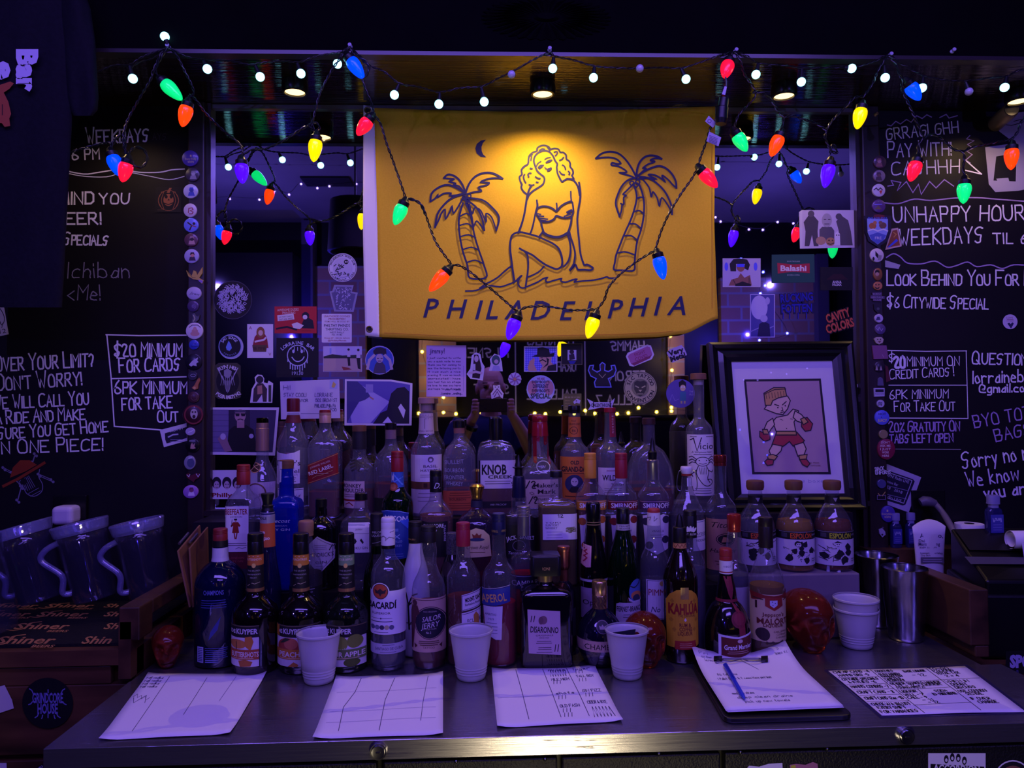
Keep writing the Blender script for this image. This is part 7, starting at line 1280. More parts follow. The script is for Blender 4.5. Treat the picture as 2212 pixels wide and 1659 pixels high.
def s30(a): a.p([(1268, 861), (1284, 869), (1318, 869), (1328, 860), (1326, 868), (1322, 878), (1328, 884), (1300, 880), (1270, 886), (1276, 876)], '#b9b4d8'); a.t('OAKENTHRONE', 1299, 875, 8, '#15131e', 44, b=.03); a.l([(1282, 866), (1282, 880)], 2, '#15131e'); a.l([(1318, 866), (1318, 880)], 2, '#15131e')
sticker('cut_out_sticker', 'pale spiky band logo sticker over the red ribbon neck', s30)
def s31(a): a.c(1470, 850, 31, '#5a4ca4'); a.p([(1467, 836), (1466, 826), (1474, 820), (1482, 826), (1482, 838)], '#15131e'); a.c(1475, 838, 6, '#c9b494', 7); a.c(1472.6, 836, 2, PW); a.c(1478, 836, 2, PW); a.r(1469, 846, 1482, 866, '#3a6a98'); a.r(1470, 866, 1474, 872, '#a89a80'); a.r(1477, 866, 1481, 872, '#a89a80'); a.t('THI', 1493, 846, 4, '#b4acd8', 8); a.t('PLO', 1494, 852, 4, '#b4acd8', 9); a.l([(1446, 868), (1452, 852), (1458, 866), (1466, 862)], 1, '#8a7ac8')
sticker('round_sticker', 'round violet disc sticker with a small hooded figure, left of the tall cork stopper', s31)
def s32(a):
    a.p([(1726, 458), (1732, 454), (1849, 454), (1850, 535), (1728, 537)], PW); a.r(1733, 454.5, 1848, 535, '#c9bed4'); G = '#5a5462'
    # generic costumed figures, pumpkins and a ghost
    a.p([(1738, 532), (1740, 500), (1736, 480), (1746, 466), (1756, 464), (1768, 478), (1766, 500), (1768, 532), (1758, 532), (1754, 508), (1748, 532)], '#4a4450'); a.c(1752, 462, 7, '#5a545e'); a.p([(1770, 496), (1776, 490), (1796, 490), (1802, 498), (1802, 520), (1770, 520)], G); a.c(1786, 476, 11, '#a8a0ac', 15); a.l([(1780, 474), (1784, 474)], 1.6, K); a.l([(1789, 474), (1793, 474)], 1.6, K); a.l([(1781, 484), (1791, 484)], 1.2, K)
    a.p([(1806, 530), (1812, 500), (1806, 478), (1818, 466), (1832, 476), (1838, 500), (1842, 530)], '#544e58'); a.c(1812, 468, 7, '#544e58'); a.c(1773, 520, 11, '#b08a74', 9); a.c(1794, 522, 10, '#b0845c', 9); a.p([(1788, 520), (1791, 517), (1793, 521)], K); a.p([(1796, 520), (1799, 517), (1800, 521)], K); a.l([(1788, 526), (1794, 528), (1801, 525)], 1.6, K); a.p([(1802, 530), (1804, 504), (1809, 499), (1814, 505), (1815, 530)], '#ded8e4'); a.c(1807, 508, 1.3, K); a.c(1812, 508, 1.3, K)
sticker('postcard', 'white card with grey costumed figures and pumpkins, beside the shield patch', s32, cat='card')
def s33(a): a.r(1561, 558, 1643, 620, '#c4bcd4'); a.r(1562, 559, 1642, 618, '#b4a8d0'); a.p([(1574, 617), (1580, 604), (1594, 600), (1600, 590), (1608, 600), (1620, 594), (1624, 617)], '#8a5a50'); a.c(1600, 576, 9, '#94604e', 11); a.p([(1578, 586), (1576, 570), (1584, 560), (1600, 558), (1614, 561), (1620, 572), (1616, 584), (1608, 580), (1609, 570), (1590, 570), (1590, 586)], '#15121c'); a.r(1592, 570, 1608, 577, '#4a4cf0'); a.l([(1584, 604), (1590, 617)], 1.2, K); a.l([(1618, 600), (1618, 617)], 1.2, K); a.p([(1588, 614), (1604, 608), (1622, 614), (1622, 618), (1588, 618)], '#15121c'); a.c(1569, 576, 4, '#5a5cf0', 9); a.c(1632, 576, 4, '#5a5cf0', 9)
sticker('rectangular_sticker', 'shiny pale sticker of a curly haired woman in mirrored glasses', s33)
def s34(a): a.p([(1667, 550), (1759, 549), (1760, 610), (1667, 611)], '#1a4a46'); a.p([(1679, 568), (1714, 571), (1749, 569), (1749, 590), (1714, 587), (1680, 591)], '#a8283a'); a.t('Balashi', 1714, 579, 12, '#d9ccd4', 56, b=.035); a.t('SAVOR THE ISLAND', 1714, 564.5, 3, '#a8b4b8', 28); a.t('BON BINI A CUMINA', 1714, 594, 3, '#a8b4b8', 27)
sticker('beer_card', 'dark green card with a red banner and white lettering', s34, cat='card')
def s35(a): a.r(1772, 577, 1842, 627, '#0b0910'); a.p([(1785, 604), (1800, 592), (1818, 592), (1832, 604)], '#2a0e16'); a.t('ANNA', 1808, 609, 6, '#c4bccc', 20, b=.03); a.t('PALMA', 1808, 615, 5, '#c4bccc', 20, b=.03)
sticker('dark_card', 'black card with two small rows of white lettering', s35, cat='card')
def s36(a): a.r(1620, 635, 1674, 729, '#b0a8d8'); a.r(1622, 637, 1672, 727, '#4a4698'); a.c(1640, 664, 18, '#b4acdc', 26); a.c(1658, 650, 5, '#a8a0d4', 8); a.l([(1622, 716), (1640, 708), (1656, 712), (1672, 704)], 2, '#8a84c4'); a.p([(1636, 727), (1640, 700), (1650, 694), (1662, 700), (1664, 727)], '#1c1a4a'); a.c(1650, 688, 8, '#a8a0d4')
sticker('upright_card', 'upright violet and white card with a plain figure before a pale moon', s36, cat='card')
def s37(a):
    B = '#1a1ca0'; a.t('RUCKING', 1722, 643, 20, '#0c0c40', 76, rot=4, b=.08); a.t('RUCKING', 1721, 642, 18, B, 70, rot=4, b=.02); a.t('FOTTEN', 1722, 666, 20, '#0c0c40', 72, rot=2, b=.08); a.t('FOTTEN', 1721, 665, 18, B, 66, rot=2, b=.02)
    for x in (1692, 1706, 1724, 1742): a.l([(x, 676), (x, 688)], 2, B)
sticker('graffiti_sticker', 'blue on dark dripping graffiti lettering in two rows', s37)
def s38(a):
    O = '#c4563a'; D = '#100c12'
    for w, c, b in ((0, D, .12), (1, O, .035)):
        for s, x, y, h, ww, r in (('CAVITY', 1810, 681, 19, 54, 18), ('COLORS', 1814, 703, 19, 62, 16)): a.t(s, x, y, h, c, ww, rot=r, b=b)
sticker('lettering_sticker', 'orange tilted horror style lettering sticker above the picture frame', s38)
def s39(a): a.p([(1845, 826), (1856, 832), (1864, 848), (1860, 870), (1850, 882), (1842, 880)], PW); a.p([(1845, 840), (1852, 836), (1858, 846), (1856, 856), (1848, 850)], K); a.l([(1848, 856), (1853, 855)], 1.4, K); a.r(1848, 868, 1866, 894, '#4a4468')
sticker('round_sticker', 'half hidden white sticker with a face, between picture frame and post', s39)
sticker('red_sticker', 'dark red sticker strip low between picture frame and post', lambda a: (a.r(1857, 936, 1869, 1000, '#6a2028'), a.r(1860, 1016, 1870, 1060, '#6a2028')))
# ------------------------------------------------------------------ things on the chalkboards
def onwall(kind, lb, fn, cat='sticker'): return sticker(kind, lb, fn, MY + .0026, cat)
def w1(a):
    a.r(336, 404, 392, 459, '#08060b'); O = '#a8623a'; ring(a, 364, 433, 22, 1, O); a.c(364, 432, 11, O, 13)
    for k in (-20, -14, 14, 20): a.l([(364+k*.7, 414), (364+k*1.1, 433), (364+k*.7, 451)], 1.1, O, sm=3)
    a.p([(360, 416), (366, 406), (371, 406), (366, 417)], O); a.c(359, 425, 3.4, '#08060b', 4); a.c(370, 425, 3.4, '#08060b', 4); a.p([(362, 433), (367, 433), (364.5, 429)], '#08060b'); a.l([(355, 439), (364, 442), (374, 438)], 2, '#08060b'); a.lines(339, 453, 356, 1, 2, .9, '#6a4a30')
onwall('square_sticker', 'black square sticker with an orange pumpkin face on the chalkboard', w1)
def w2(a): a.p([(345, 929), (403, 914), (405, 952), (354, 966)], PW); a.p([(356, 936), (404, 922), (404, 946), (360, 958), (357, 950)], '#1a182c'); a.t('ADMIT', 382, 928, 5, '#b9b4d0', 30, rot=15); a.l([(364, 944), (374, 939), (384, 938)], 3, '#b9b4d0'); a.lines(366, 949, 398, 2, 4, 1.2, '#8a86b0')
onwall('ticket_sticker', 'white ticket like sticker tucked under the card minimum box', w2)
def w3(a): a.p([(-4, 652), (8, 658), (19, 722), (-4, 727)], '#c4bed0'); a.l([(-2, 664), (6, 676), (10, 690), (4, 702), (-2, 690)], 1.6, K, sm=3); a.l([(6, 698), (4, 708)], 1.2, K); a.t('12', 6, 715, 10, K, 14, rot=8)
onwall('label_sticker', 'white label with a black oval drawing at the edge of the left board', w3)
def w4(a): a.c(2182, 695, 16, '#c4b8d8'); a.t('LOVE', 2181, 686, 3.4, '#8a3a4a', 14); a.lines(2174, 690, 2190, 2, 3, .9, '#8a3a4a'); a.p([(2176, 699), (2180, 697), (2183, 700), (2187, 696), (2190, 699), (2184, 710)], '#2a2a54')
onwall('round_sticker', 'small round white sticker with a dark heart on the right chalkboard', w4)
def w5(a): a.p([(1926, 494), (1940, 492), (1948, 532), (1912, 540)], '#c9a8b0'); a.p([(1928, 498), (1938, 496), (1944, 530), (1916, 535)], '#8a4434'); a.l([(1930, 502), (1936, 506), (1931, 512)], 2, '#c98a4a'); a.p([(1916, 535), (1936, 516), (1940, 520), (1922, 534)], '#3a4ae0')
onwall('printed_card', 'tilted red and gold card half behind the shield patch', w5, 'card')
onwall('paper_strip', 'torn pale paper strip under the wavy chalk line', lambda a: a.p([(1912, 562), (1945, 572), (1941, 581), (1912, 577)], '#a8a2b8'), 'paper')
onwall('narrow_sticker', 'narrow dark red sticker beside the credit card box', lambda a: a.p([(1912, 788), (1918, 792), (1924, 822), (1914, 826)], '#5a1c34'))
def w6(a):
    a.p([(1905, 998), (1990, 1031), (1963, 1107), (1905, 1086)], '#a8a0bc'); a.p([(1905, 1012), (1972, 1035), (1976, 1040), (1956, 1090), (1950, 1092), (1905, 1078)], '#15142c'); a.l([(1905, 1016), (1970, 1038), (1952, 1087), (1905, 1072)], 1.4, '#b4aecb')
    for s, x, y, h, w in (('WXPN! Radio LIVE', 1936, 1032, 7, 58), ('Lorraine Bar', 1924, 1042, 6, 34), ('28   2018', 1932, 1058, 6, 36), ('Radio LIVE', 1928, 1076, 7, 40)): a.t(s, x, y, h, '#b4aecb', w, rot=-19)
    a.l([(1908, 1047), (1962, 1060)], 1, '#8a84a8'); a.l([(1908, 1066), (1958, 1078)], 1, '#8a84a8')
onwall('flyer', 'tilted flyer with white lettering on a dark panel, by the post right of the mirror', w6, 'flyer')
q = P(2115, 268, MY + .004); e = tag(MB().lathe([(.017, .105), (.019, .1), (.0205, .096), (.0205, .0)], 24, mat=align((-.28, -1, .0), (0, 0, 0))).build('wall_peg', [M('#a08a60', .35, .4)], None, True, tuple(P(2150, 268, MY + .004))), 'short round peg with a black end jutting from the right chalkboard', 'peg')
MB().lathe([(.0165, .1075), (.0168, .1052)], 24, mat=align((-.28, -1, .0), (0, 0, 0))).build('end_pad', M('#15131a', .6), e, True)
# dark oval sunburst relief on the bulkhead
e = tag(empty('sunburst_plaque', tuple(P(1180, 40, BY - .012))), 'dark oval sunburst relief on the bulkhead above the flag', 'plaque')
m = MB(); n = 36
for k in range(n):
    a0, a1 = 2*pi*k/n, 2*pi*(k+1)/n; am = (a0+a1)/2; f = lambda r, t, d: Vector((r*.15*cos(t), -d, r*.052*sin(t)))
    m.add([f(.2, a0, .004), f(.2, a1, .004), f(.62, am, .012), f(.9, a0, .001), f(.9, a1, .001), f(1, am, .003)], [(0, 2, 1), (0, 3, 2), (1, 2, 4), (2, 3, 5), (2, 5, 4)])
m.build('petals', FACE, e); MB().lathe([(.02, .012), (.028, .006), (.032, 0)], 24, mat=Matrix.Diagonal((1, 1, .36, 1)) @ align((0, -1, 0), (0, 0, 0))).build('boss', FACE, e, True)
# ------------------------------------------------------------------ framed print leaning on the mirror
def fyl(y): return 1.932 - .074*(y-742)/358
_pa, _pb, _pc = P(1525, 744, fyl(744)), P(1834, 744, fyl(744)), P(1700, 1101, fyl(1101)); _pn = (_pb-_pa).cross(_pc-_pa).normalized(); _pn = -_pn if _pn.y > 0 else _pn
def ff(x, y, e=0):
    d = ray(x, y); return CAM + d*((_pa-CAM).dot(_pn)/d.dot(_pn)) + _pn*e
e = tag(empty('framed_print', tuple(ff(1700, 1102))), 'framed drawing of a small boxer in a wide black frame, leaning against the mirror', 'picture')
O4 = [(1525, 744), (1834, 741), (1866, 1101), (1553, 1103)]; I4 = [(1578, 782), (1796, 780), (1823, 1066), (1600, 1067)]
vs = []; steps = [(0, .0), (0, .022), (.14, .026), (.3, .020), (.42, .012), (.62, .016), (.78, .010), (1, .007), (1, .0)]
for t, d in steps: vs += [ff(a+(c-a)*t, b+(d2-b)*t, d) - e.location for (a, b), (c, d2) in zip(O4, I4)]
fs = [(j*4+i, j*4+(i+1) % 4, j*4+4+(i+1) % 4, j*4+4+i) for j in range(len(steps)-1) for i in range(4)]
mesh('frame', vs, fs, M('#0e0c11', .28, 0, .5, .3), None, e)
g4 = [(1574, 778), (1800, 776), (1828, 1070), (1596, 1071)]
def boxer(a):
    a.p(g4, '#c9c2d8'); a.p([(1606, 820), (1772, 818), (1794, 1025), (1624, 1025)], '#15131e'); a.p([(1611, 825), (1768, 823), (1788, 1020), (1629, 1020)], '#a88a9c'); S_ = '#c9a8a4'; D = '#1c1622'; G = '#b88a5a'; R = '#9a2a3c'
    def body(pts, c, w=2.2): a.p(pts, c); a.l(pts, w, D, closed=True)
    body([(1664, 916), (1676, 902), (1700, 897), (1712, 884), (1724, 888), (1722, 898), (1714, 912), (1718, 934), (1676, 934), (1672, 922)], S_)
    body([(1668, 904), (1656, 912), (1650, 926), (1646, 936), (1656, 942), (1664, 928), (1672, 918)], S_); body([(1716, 888), (1730, 896), (1738, 906), (1732, 914), (1720, 910), (1712, 902)], S_)
    body([(1650, 884), (1664, 862), (1700, 856), (1706, 866), (1700, 884), (1690, 896), (1676, 894)], S_); body([(1652, 876), (1649, 850), (1670, 838), (1694, 838), (1698, 856), (1680, 860), (1668, 866), (1664, 876)], G)
    for k in range(7): a.l([(1653+k*6.4, 851-k*.9), (1655+k*6.2, 862-k*.9)], 1, D)
    a.l([(1650, 852), (1672, 842), (1696, 841)], 1.6, D); a.l([(1672, 874), (1681, 877)], 2, D); a.l([(1689, 875), (1697, 868)], 2, D); a.c(1679, 881, 1.6, D); a.c(1695, 877, 1.6, D); a.l([(1688, 880), (1690, 887), (1686, 888)], 1.6, D); a.l([(1685, 892), (1692, 890)], 1.8, D)
    body([(1640, 932), (1650, 936), (1662, 938), (1662, 950), (1650, 954), (1640, 944)], R); body([(1646, 928), (1656, 928), (1660, 938), (1648, 938)], G); body([(1730, 906), (1742, 902), (1754, 916), (1750, 930), (1738, 932), (1730, 922)], R); body([(1728, 906), (1736, 902), (1744, 912), (1734, 918)], G)
    body([(1676, 934), (1720, 934), (1736, 952), (1730, 960), (1712, 964), (1704, 954), (1694, 962), (1680, 970), (1666, 962)], R); body([(1676, 932), (1718, 932), (1719, 940), (1675, 940)], G)
    body([(1668, 960), (1688, 964), (1686, 974), (1676, 984), (1664, 984), (1660, 974)], S_); body([(1714, 962), (1734, 956), (1740, 970), (1734, 986), (1722, 986)], S_); body([(1656, 984), (1668, 982), (1678, 986), (1672, 994), (1658, 992)], G); body([(1724, 984), (1742, 982), (1740, 992), (1726, 994)], G); body([(1656, 992), (1670, 994), (1668, 1004), (1656, 1006), (1650, 998)], R); body([(1726, 993), (1740, 992), (1748, 1002), (1742, 1009), (1732, 1004)], R)
    a.c(1698, 926, 1.2, D); a.l([(1684, 906), (1690, 908)], 1, D); a.l([(1706, 905), (1711, 906)], 1, D); a.t('N. PRESS', 1758, 1000, 3, '#5a2a3c', 20); a.t('TATTOOER', 1760, 1006, 3, '#5a2a3c', 22); a.h('a boxer', 1730, 1042, 7, '#8a84b8', .8, 60)
A = Art(); boxer(A); A.build('print', lambda x, y, l: ff(x, y, .003 + l) - e.location, e, eps=.00012)
mesh('glazing', [ff(x, y, .006) - e.location for x, y in g4], [(0, 3, 2, 1)], glass('#ffffff', .035, .5, .01, 0, '#ffffff', 0), None, e)
mesh('backing', [ff(x, y, .0015) - e.location for x, y in g4], [(0, 1, 2, 3)], M('#1a161c', .7), None, e)
# ------------------------------------------------------------------ on the counter
PAPER = M('#e6e2ec', .8, 0, .2)
def pick(*pts, z=CT+.0015): return [Pz(x, y, z) for x, y in pts]
def paper(lb, pts, fn, kind='paper_sheet', curl=.004, z=CT+.0012, group='order sheets lying on the steel counter', lift=None, mat=None):
    a, b, c, d = pick(*pts, z=z); A = Art(); fn(A); n = 14; vs = []; fs = []
    h = lift or (lambda u, v: curl*(max(0, abs(u-.5)-.32)/.18)**2*(max(0, abs(v-.5)-.3)/.2)**1.5 + .0006*(1+sin(u*7+v*4)))
    q = lambda u, v, e: (a*(1-u)+b*u)*(1-v) + (d*(1-u)+c*u)*v + Vector((0, 0, h(u, v) + e))
    for j in range(n+1):
        for i in range(n+1): vs.append(q(i/n, j/n, 0))
    for j in range(n):
        for i in range(n): k = j*(n+1)+i; fs.append((k, k+n+1, k+n+2, k+1))
    o = mesh(kind, vs, fs, mat or PAPER, None, None, True); md = o.modifiers.new('thickness', 'SOLIDIFY'); md.thickness = .0004; md.offset = 1
    if lb: tag(o, lb, 'paper', group)
    A.build('writing', lambda u, v, e: q(min(1, max(0, u)), min(1, max(0, v)), e + .0009), o, cuts=[('x', [i/n for i in range(1, n)]), ('y', [i/n for i in range(1, n)])], eps=.0001)
    return o
I1 = '#3a3262'
def sh1(a):
    a.l([(.2, .06), (.21, .9)], .004, I1); a.l([(.52, .08), (.53, .7)], .004, I1); a.l([(.76, .06), (.75, .5)], .0035, '#6a60a0')
    for k in range(4): a.h('rail vodka', .02, .1+k*.05, .035, I1, .004, .14)
    a.l([(.02+.02*k, .4-(k % 2)*.05+.01*k) for k in range(8)], .004, I1); a.l([(.03, .42), (.06, .5), (.09, .44), (.12, .38), (.15, .5)], .004, I1)
def sh2(a):
    a.l([(.24, .05), (.22, .3), (.16, .55), (.18, .9)], .005, I1); a.l([(.55, .06), (.5, .45), (.5, .92)], .005, I1); a.l([(.86, .05), (.83, .5), (.82, .8)], .004, I1)
    for k in (.3, .62, .78): a.l([(.06, k), (.94, k-.02)], .0025, '#8a80c0')
def sh3(a):
    for x in (.26, .52, .75): a.l([(x-.03, .03), (x-.01, .5), (x, .9)], .005, I1)
    a.l([(.03, .55), (.5, .53)], .003, '#8a80c0')
    for s, x, y in (('mules', .54, .05), ('lager', .78, .05), ('MILE HIGH', .54, .24), ('TALL BOY', .78, .2), ('shots', .54, .5), ('GIN FIZZ', .78, .48), ('OLD FASH', .54, .72), ('CIDER & RYE', .78, .68)): a.h(s, x, y+.03, .045, I1, .005, .17)
    for x, y in ((.56, .3), (.8, .12), (.8, .28), (.56, .58), (.8, .56), (.56, .8), (.56, .87)):
        for k in range(3): a.l([(x+k*.03, y-.03), (x+k*.03-.01, y+.03)], .005, I1)
    a.l([(.545+.012*k, .07 if k % 2 else .19) for k in range(14)], .005, I1); a.l([(.79+.014*k, .76 if k % 2 else .92) for k in range(13)], .006, I1)
paper('white ruled order sheet with few pen marks, at the end by the left skull', [(320, 1457), (576, 1455), (497, 1587), (213, 1600)], sh1)
paper('white order sheet with three long wavy pen lines and no notes', [(726, 1464), (957, 1455), (957, 1588), (675, 1597)], sh2)
paper('white order sheet half filled with scribbled notes, in front of the square amaretto', [(1062, 1447), (1284, 1439), (1346, 1559), (1074, 1573)], sh3)
# clipboard with its papers and pen
cbz = CT + .0012
k = pick((1493, 1439), (1700, 1427), (1846, 1556), (1566, 1564), z=cbz)
e = tag(empty('clipboard', tuple(k[3])), 'black clipboard with a wire clip lying on the steel counter', 'clipboard')
ctr = sum(k, Vector())/4; rd = []
for i in range(4):
    p_, c_, n_ = k[i-1], k[i], k[(i+1) % 4]
    for t in range(5): s = t/4; a_ = c_ + (p_-c_).normalized()*.02; b_ = c_ + (n_-c_).normalized()*.02; rd.append(a_*(1-s)**2 + c_*2*s*(1-s) + b_*s*s)
bevel(slab('board', M('#0d0d10', .35, 0, .5), [v - e.location for v in rd], (0, 0, 1), .009, e), .002)
pz_ = cbz + .0105
def lift(u, v): f = max(0, 1-v/.45); return .0035 + .026*f*f*abs(2*u-1)**1.6*(1 if u > .5 else .8) + .004*max(0, v-.85)*0
def shc(a):
    a.l([(.45, .1), (.56, .33)], .004, I1)
    for s, x, y, w in (('Fri', .05, .08, .1), ('order list', .06, .13, .2), ('lemons', .08, .18, .14), ('Sat', .88, .06, .08), ('limes x2', .84, .12, .13), ('86 tall cans', .12, .42, .2), ('1 Pallet Stock & 2 cases Hazy pint limit', .1, .5, .52), ('need more straws', .14, .76, .2), ('deep clean drains', .16, .83, .5), ('pick up new towels', .2, .9, .4)): a.h(s, x, y, .036, I1, .0035, w)
pad = tag(empty('paper_pad', tuple(Pz(1600, 1500, pz_))), 'curled pad of white sheets with pen notes, held on the clipboard', 'paper')
for j, (dx, dy) in enumerate(((2, 4), (-1, 2), (0, 0))):
    pp = paper(None, [(1496+dx, 1421+dy), (1697+dx, 1414+dy), (1822+dx, 1529+dy), (1570+dx, 1539+dy)], shc if j == 2 else (lambda a: a.l([(.3, .95), (.7, .95)], .003, I1)), 'sheet', z=pz_ + .0009*j, lift=lift)
    pp.parent = pad; pp.location = -pad.location
q = [Pz(x, y, pz_ + .011) - e.location for x, y in ((1546, 1431), (1562, 1424), (1600, 1424), (1640, 1423), (1657, 1427))]
MB().tube([q[0], q[1], q[3], q[4]], .0022, 8).tube(smooth_path([tuple(q[0]), tuple(Pz(1580, 1429, pz_+.012) - e.location), tuple(Pz(1602, 1424, pz_+.012) - e.location), tuple(Pz(1622, 1429, pz_+.012) - e.location), tuple(q[4])], 4), .0012, 6).build('clip', M('#8a8892', .3, .9), e, True)
for x0, x1 in ((1542, 1560), (1644, 1659)):
    c_ = [Pz(x, y, pz_ + .008) - e.location for x, y in ((x0, 1424), (x1, 1423), (x1, 1431), (x0, 1431))]
    bevel(slab('clip_grip', M('#08080a', .4), c_, (0, 0, 1), .007, e), .001)
def pen(kind, lb, p0, p1, r, col, capl=.3, clip=True, cat='pen', tip=True, group=None, grey='#b9b4c8'):
    p0, p1 = Vector(p0), Vector(p1); o = tag(empty(kind, tuple(p0)), lb, cat, group); d = p1 - p0
    if kind in ('straw',): MB().tube([(0, 0, 0), d], r, 10).build('tube', M(col, .35), o, True); return o
    MB().tube([d*.0, d*capl], [r*1.15, r*1.15], 12).build('cap', M(col, .3), o, True)
    MB().tube([d*capl, d*.9, d*.97, d], [r, r, r*.5, r*.12], 12).build('barrel', M(grey if kind != 'pen_blue' else col, .3), o, True)
    if clip:
        s = d.cross(Vector((0, 1, .3))).normalized()*.0; up_ = Vector((0, -.3, 1)).normalized()*(r*1.5)
        MB().tube([d*.02+up_, d*capl*1.1+up_], .0012, 6).build('clip', M(col, .3), o, True)
    return o
zt_ = pz_ + .012
pen('ballpoint_pen', 'blue ballpoint pen lying across the clipboard sheets', Pz(1567, 1437, zt_), Pz(1609, 1511, zt_ - .002), .0042, '#2a3ab8', .42, grey='#2c44c4')
# laminated price list
def price(a):
    K_ = '#14121e'; L_ = lambda *p: a.l(p, .0045, K_)
    L_((.3, .02), (.305, .98)); L_((.705, .02), (.705, .96)); L_((.3, .32), (.99, .3)); L_((.01, .19), (.3, .19)); L_((.01, .36), (.3, .35)); L_((.01, .48), (.3, .47)); L_((.01, .6), (.3, .59)); L_((.01, .73), (.3, .73)); L_((.3, .5), (.7, .48)); L_((.3, .82), (.7, .81)); L_((.46, .5), (.46, .6)); L_((.3, .1), (.46, .1))
    for s, x, y, w, h in (('CHEAP CANS -4', .02, .08, .26, .055), ('HAMMS DRS -5', .03, .16, .22, .05), ('CITYWIDE SPECIALS', .02, .26, .26, .05), ('& KYLIES -6', .04, .33, .2, .05), ("HAMM'S COMBOS -7", .02, .44, .27, .055), ('CRAFT CANS - 8', .02, .56, .26, .055), ('CRAFT CANS 12oz -10', .02, .69, .27, .055), ('CHECK W/A 186 LIST', .02, .81, .27, .05), ('EVERY SHIFT', .03, .88, .2, .05), ('FOR VARIANCES', .02, .96, .26, .05), ('COCKTAILS', .32, .08, .13, .04), ('OLD FASHION', .32, .16, .15, .04), ('MANHATTAN', .32, .21, .15, .04), ('MARTINI', .32, .26, .12, .04), ('NEGRONI', .32, .305, .13, .04), ('BASE LIQUOR', .52, .1, .16, .045), ('- 12', .55, .2, .1, .055), ('GINGER SHAKES HIGHER', .32, .38, .36, .045), ('LIT - 12 = LIQUOR', .34, .43, .33, .045), ('MARGARITA', .33, .475, .2, .04), ('LIQUOR', .32, .56, .12, .045), ('WELL - 7', .32, .63, .14, .045), ('CALL - 9', .32, .69, .14, .045), ('- 11', .4, .75, .08, .045), ('- 12', .42, .8, .08, .045), ('SODA', .56, .57, .09, .045), ('$3 - FREE REFILL', .52, .64, .17, .045), ('TO-GO', .72, .06, .15, .05), ('PACKING', .73, .12, .15, .05), ('TOTAL TAX', .73, .18, .17, .05), ('2 = 4', .77, .25, .1, .05), ('WHEN IN', .72, .38, .17, .05), ('DOUBT', .73, .45, .12, .05), ('DISCUSS', .73, .52, .15, .05), ('USE COMMON', .72, .6, .2, .05), ('SENSE', .75, .66, .12, .05), ('IF OVER', .74, .76, .14, .05), ('CHARGE', .76, .83, .14, .05)): a.h(s, x, y, h, K_, .0065, w)
o = paper('laminated sheet of handwritten prices in ruled boxes on the steel counter', [(1789, 1450), (2084, 1440), (2216, 1538), (1905, 1546)], price, 'price_list', curl=0, group=None)
c_ = pick((1780, 1447), (2090, 1436), (2228, 1541), (1902, 1551), z=CT + .0006)
slab('laminate', glass('#dfe0ee', .06, .5, .12, .1, '#6a60a0', 0), c_, (0, 0, 1), .0004, o)
# plastic cups
m, nt, b, L = newmat('frosted_plastic'); N = nt.nodes
df = N.new('ShaderNodeBsdfDiffuse'); df.inputs[0].default_value = (.85, .85, .9, 1); tl = N.new('ShaderNodeBsdfTranslucent'); tl.inputs[0].default_value = (.85, .85, .9, 1)
x1 = N.new('ShaderNodeMixShader'); x1.inputs[0].default_value = .38; L.new(df.outputs[0], x1.inputs[1]); L.new(tl.outputs[0], x1.inputs[2])
gs = N.new('ShaderNodeBsdfGlossy'); gs.inputs['Roughness'].default_value = .22; fr = N.new('ShaderNodeFresnel'); fr.inputs[0].default_value = 1.45
x2 = N.new('ShaderNodeMixShader'); L.new(fr.outputs[0], x2.inputs[0]); L.new(x1.outputs[0], x2.inputs[1]); L.new(gs.outputs[0], x2.inputs[2]); L.new(x2.outputs[0], N['Material Output'].inputs[0])
FROST = m
def cup(lb, xc, yrim, hr, ybase, hb, off=0, dz=0, kind='plastic_cup'):
    q = Pz(xc, ybase, CT); Y = q.y; s = S(Y); rt, rb = hr*s, hb*s; h = P(xc, yrim, Y - rt*0).z - CT
    pr = [(rt*1.0, h-.001), (rt*1.012, h+.001), (rt*1.035, h), (rt*1.035, h-.0035), (rt*1.0, h-.005)]
    R = lambda z: rb + (rt-rb)*(z/h)**.95
    z = h-.008
    while z > .004:
        g = .0007*max(0, sin(2*pi*(z-.012)/.0055)) if .012 < z < h*.36 else 0
        pr.append((R(z)+g, z)); z -= .0014 if z < h*.38 else .012
    pr += [(rb, .002), (rb*.95, 0), (rb*.9, .0015), (.002, .002)]
    o = MB().lathe(pr, 44, top=False, bot=True).build(kind, FROST, None, True, (q.x, Y, CT + .0008 + dz)); md = o.modifiers.new('wall', 'SOLIDIFY'); md.thickness = .0007
    return tag(o, lb, 'cup', 'frosted plastic cups on the counter'), h
cup('frosted plastic cup before the peach schnapps bottle', 689, 1365, 45.5, 1471, 30.5)
cup('frosted plastic cup before the square dark amaretto, between two order sheets', 1018, 1360, 45.5, 1464, 30)
c3, h3 = cup('frosted plastic cup with a few straws and a dark card inside', 1355, 1359, 45.5, 1461, 30)
c4, h4 = cup('lower frosted plastic cup of the nested pair by the shakers', 1851, 1314, 45, 1396, 31)
c5, h5 = cup('upper frosted plastic cup of the nested pair by the shakers', 1851, 1302, 45.5, 1396, 31.5, dz=.0105)
c0 = Vector(c3.location)
for dx, dy, tx, ty in ((-.016, -.010, -.004, -.014), (-.012, .004, .004, .008), (-.004, .014, -.012, .006)):
    pen('straw', 'clear drinking straw standing inside the cup with the dark card', c0 + Vector((dx, dy, .004)), c0 + Vector((dx*.4+tx, dy+ty*.5, h3*.84)), .003, '#c4c0d4', cat='straw', group='straws in the cup')
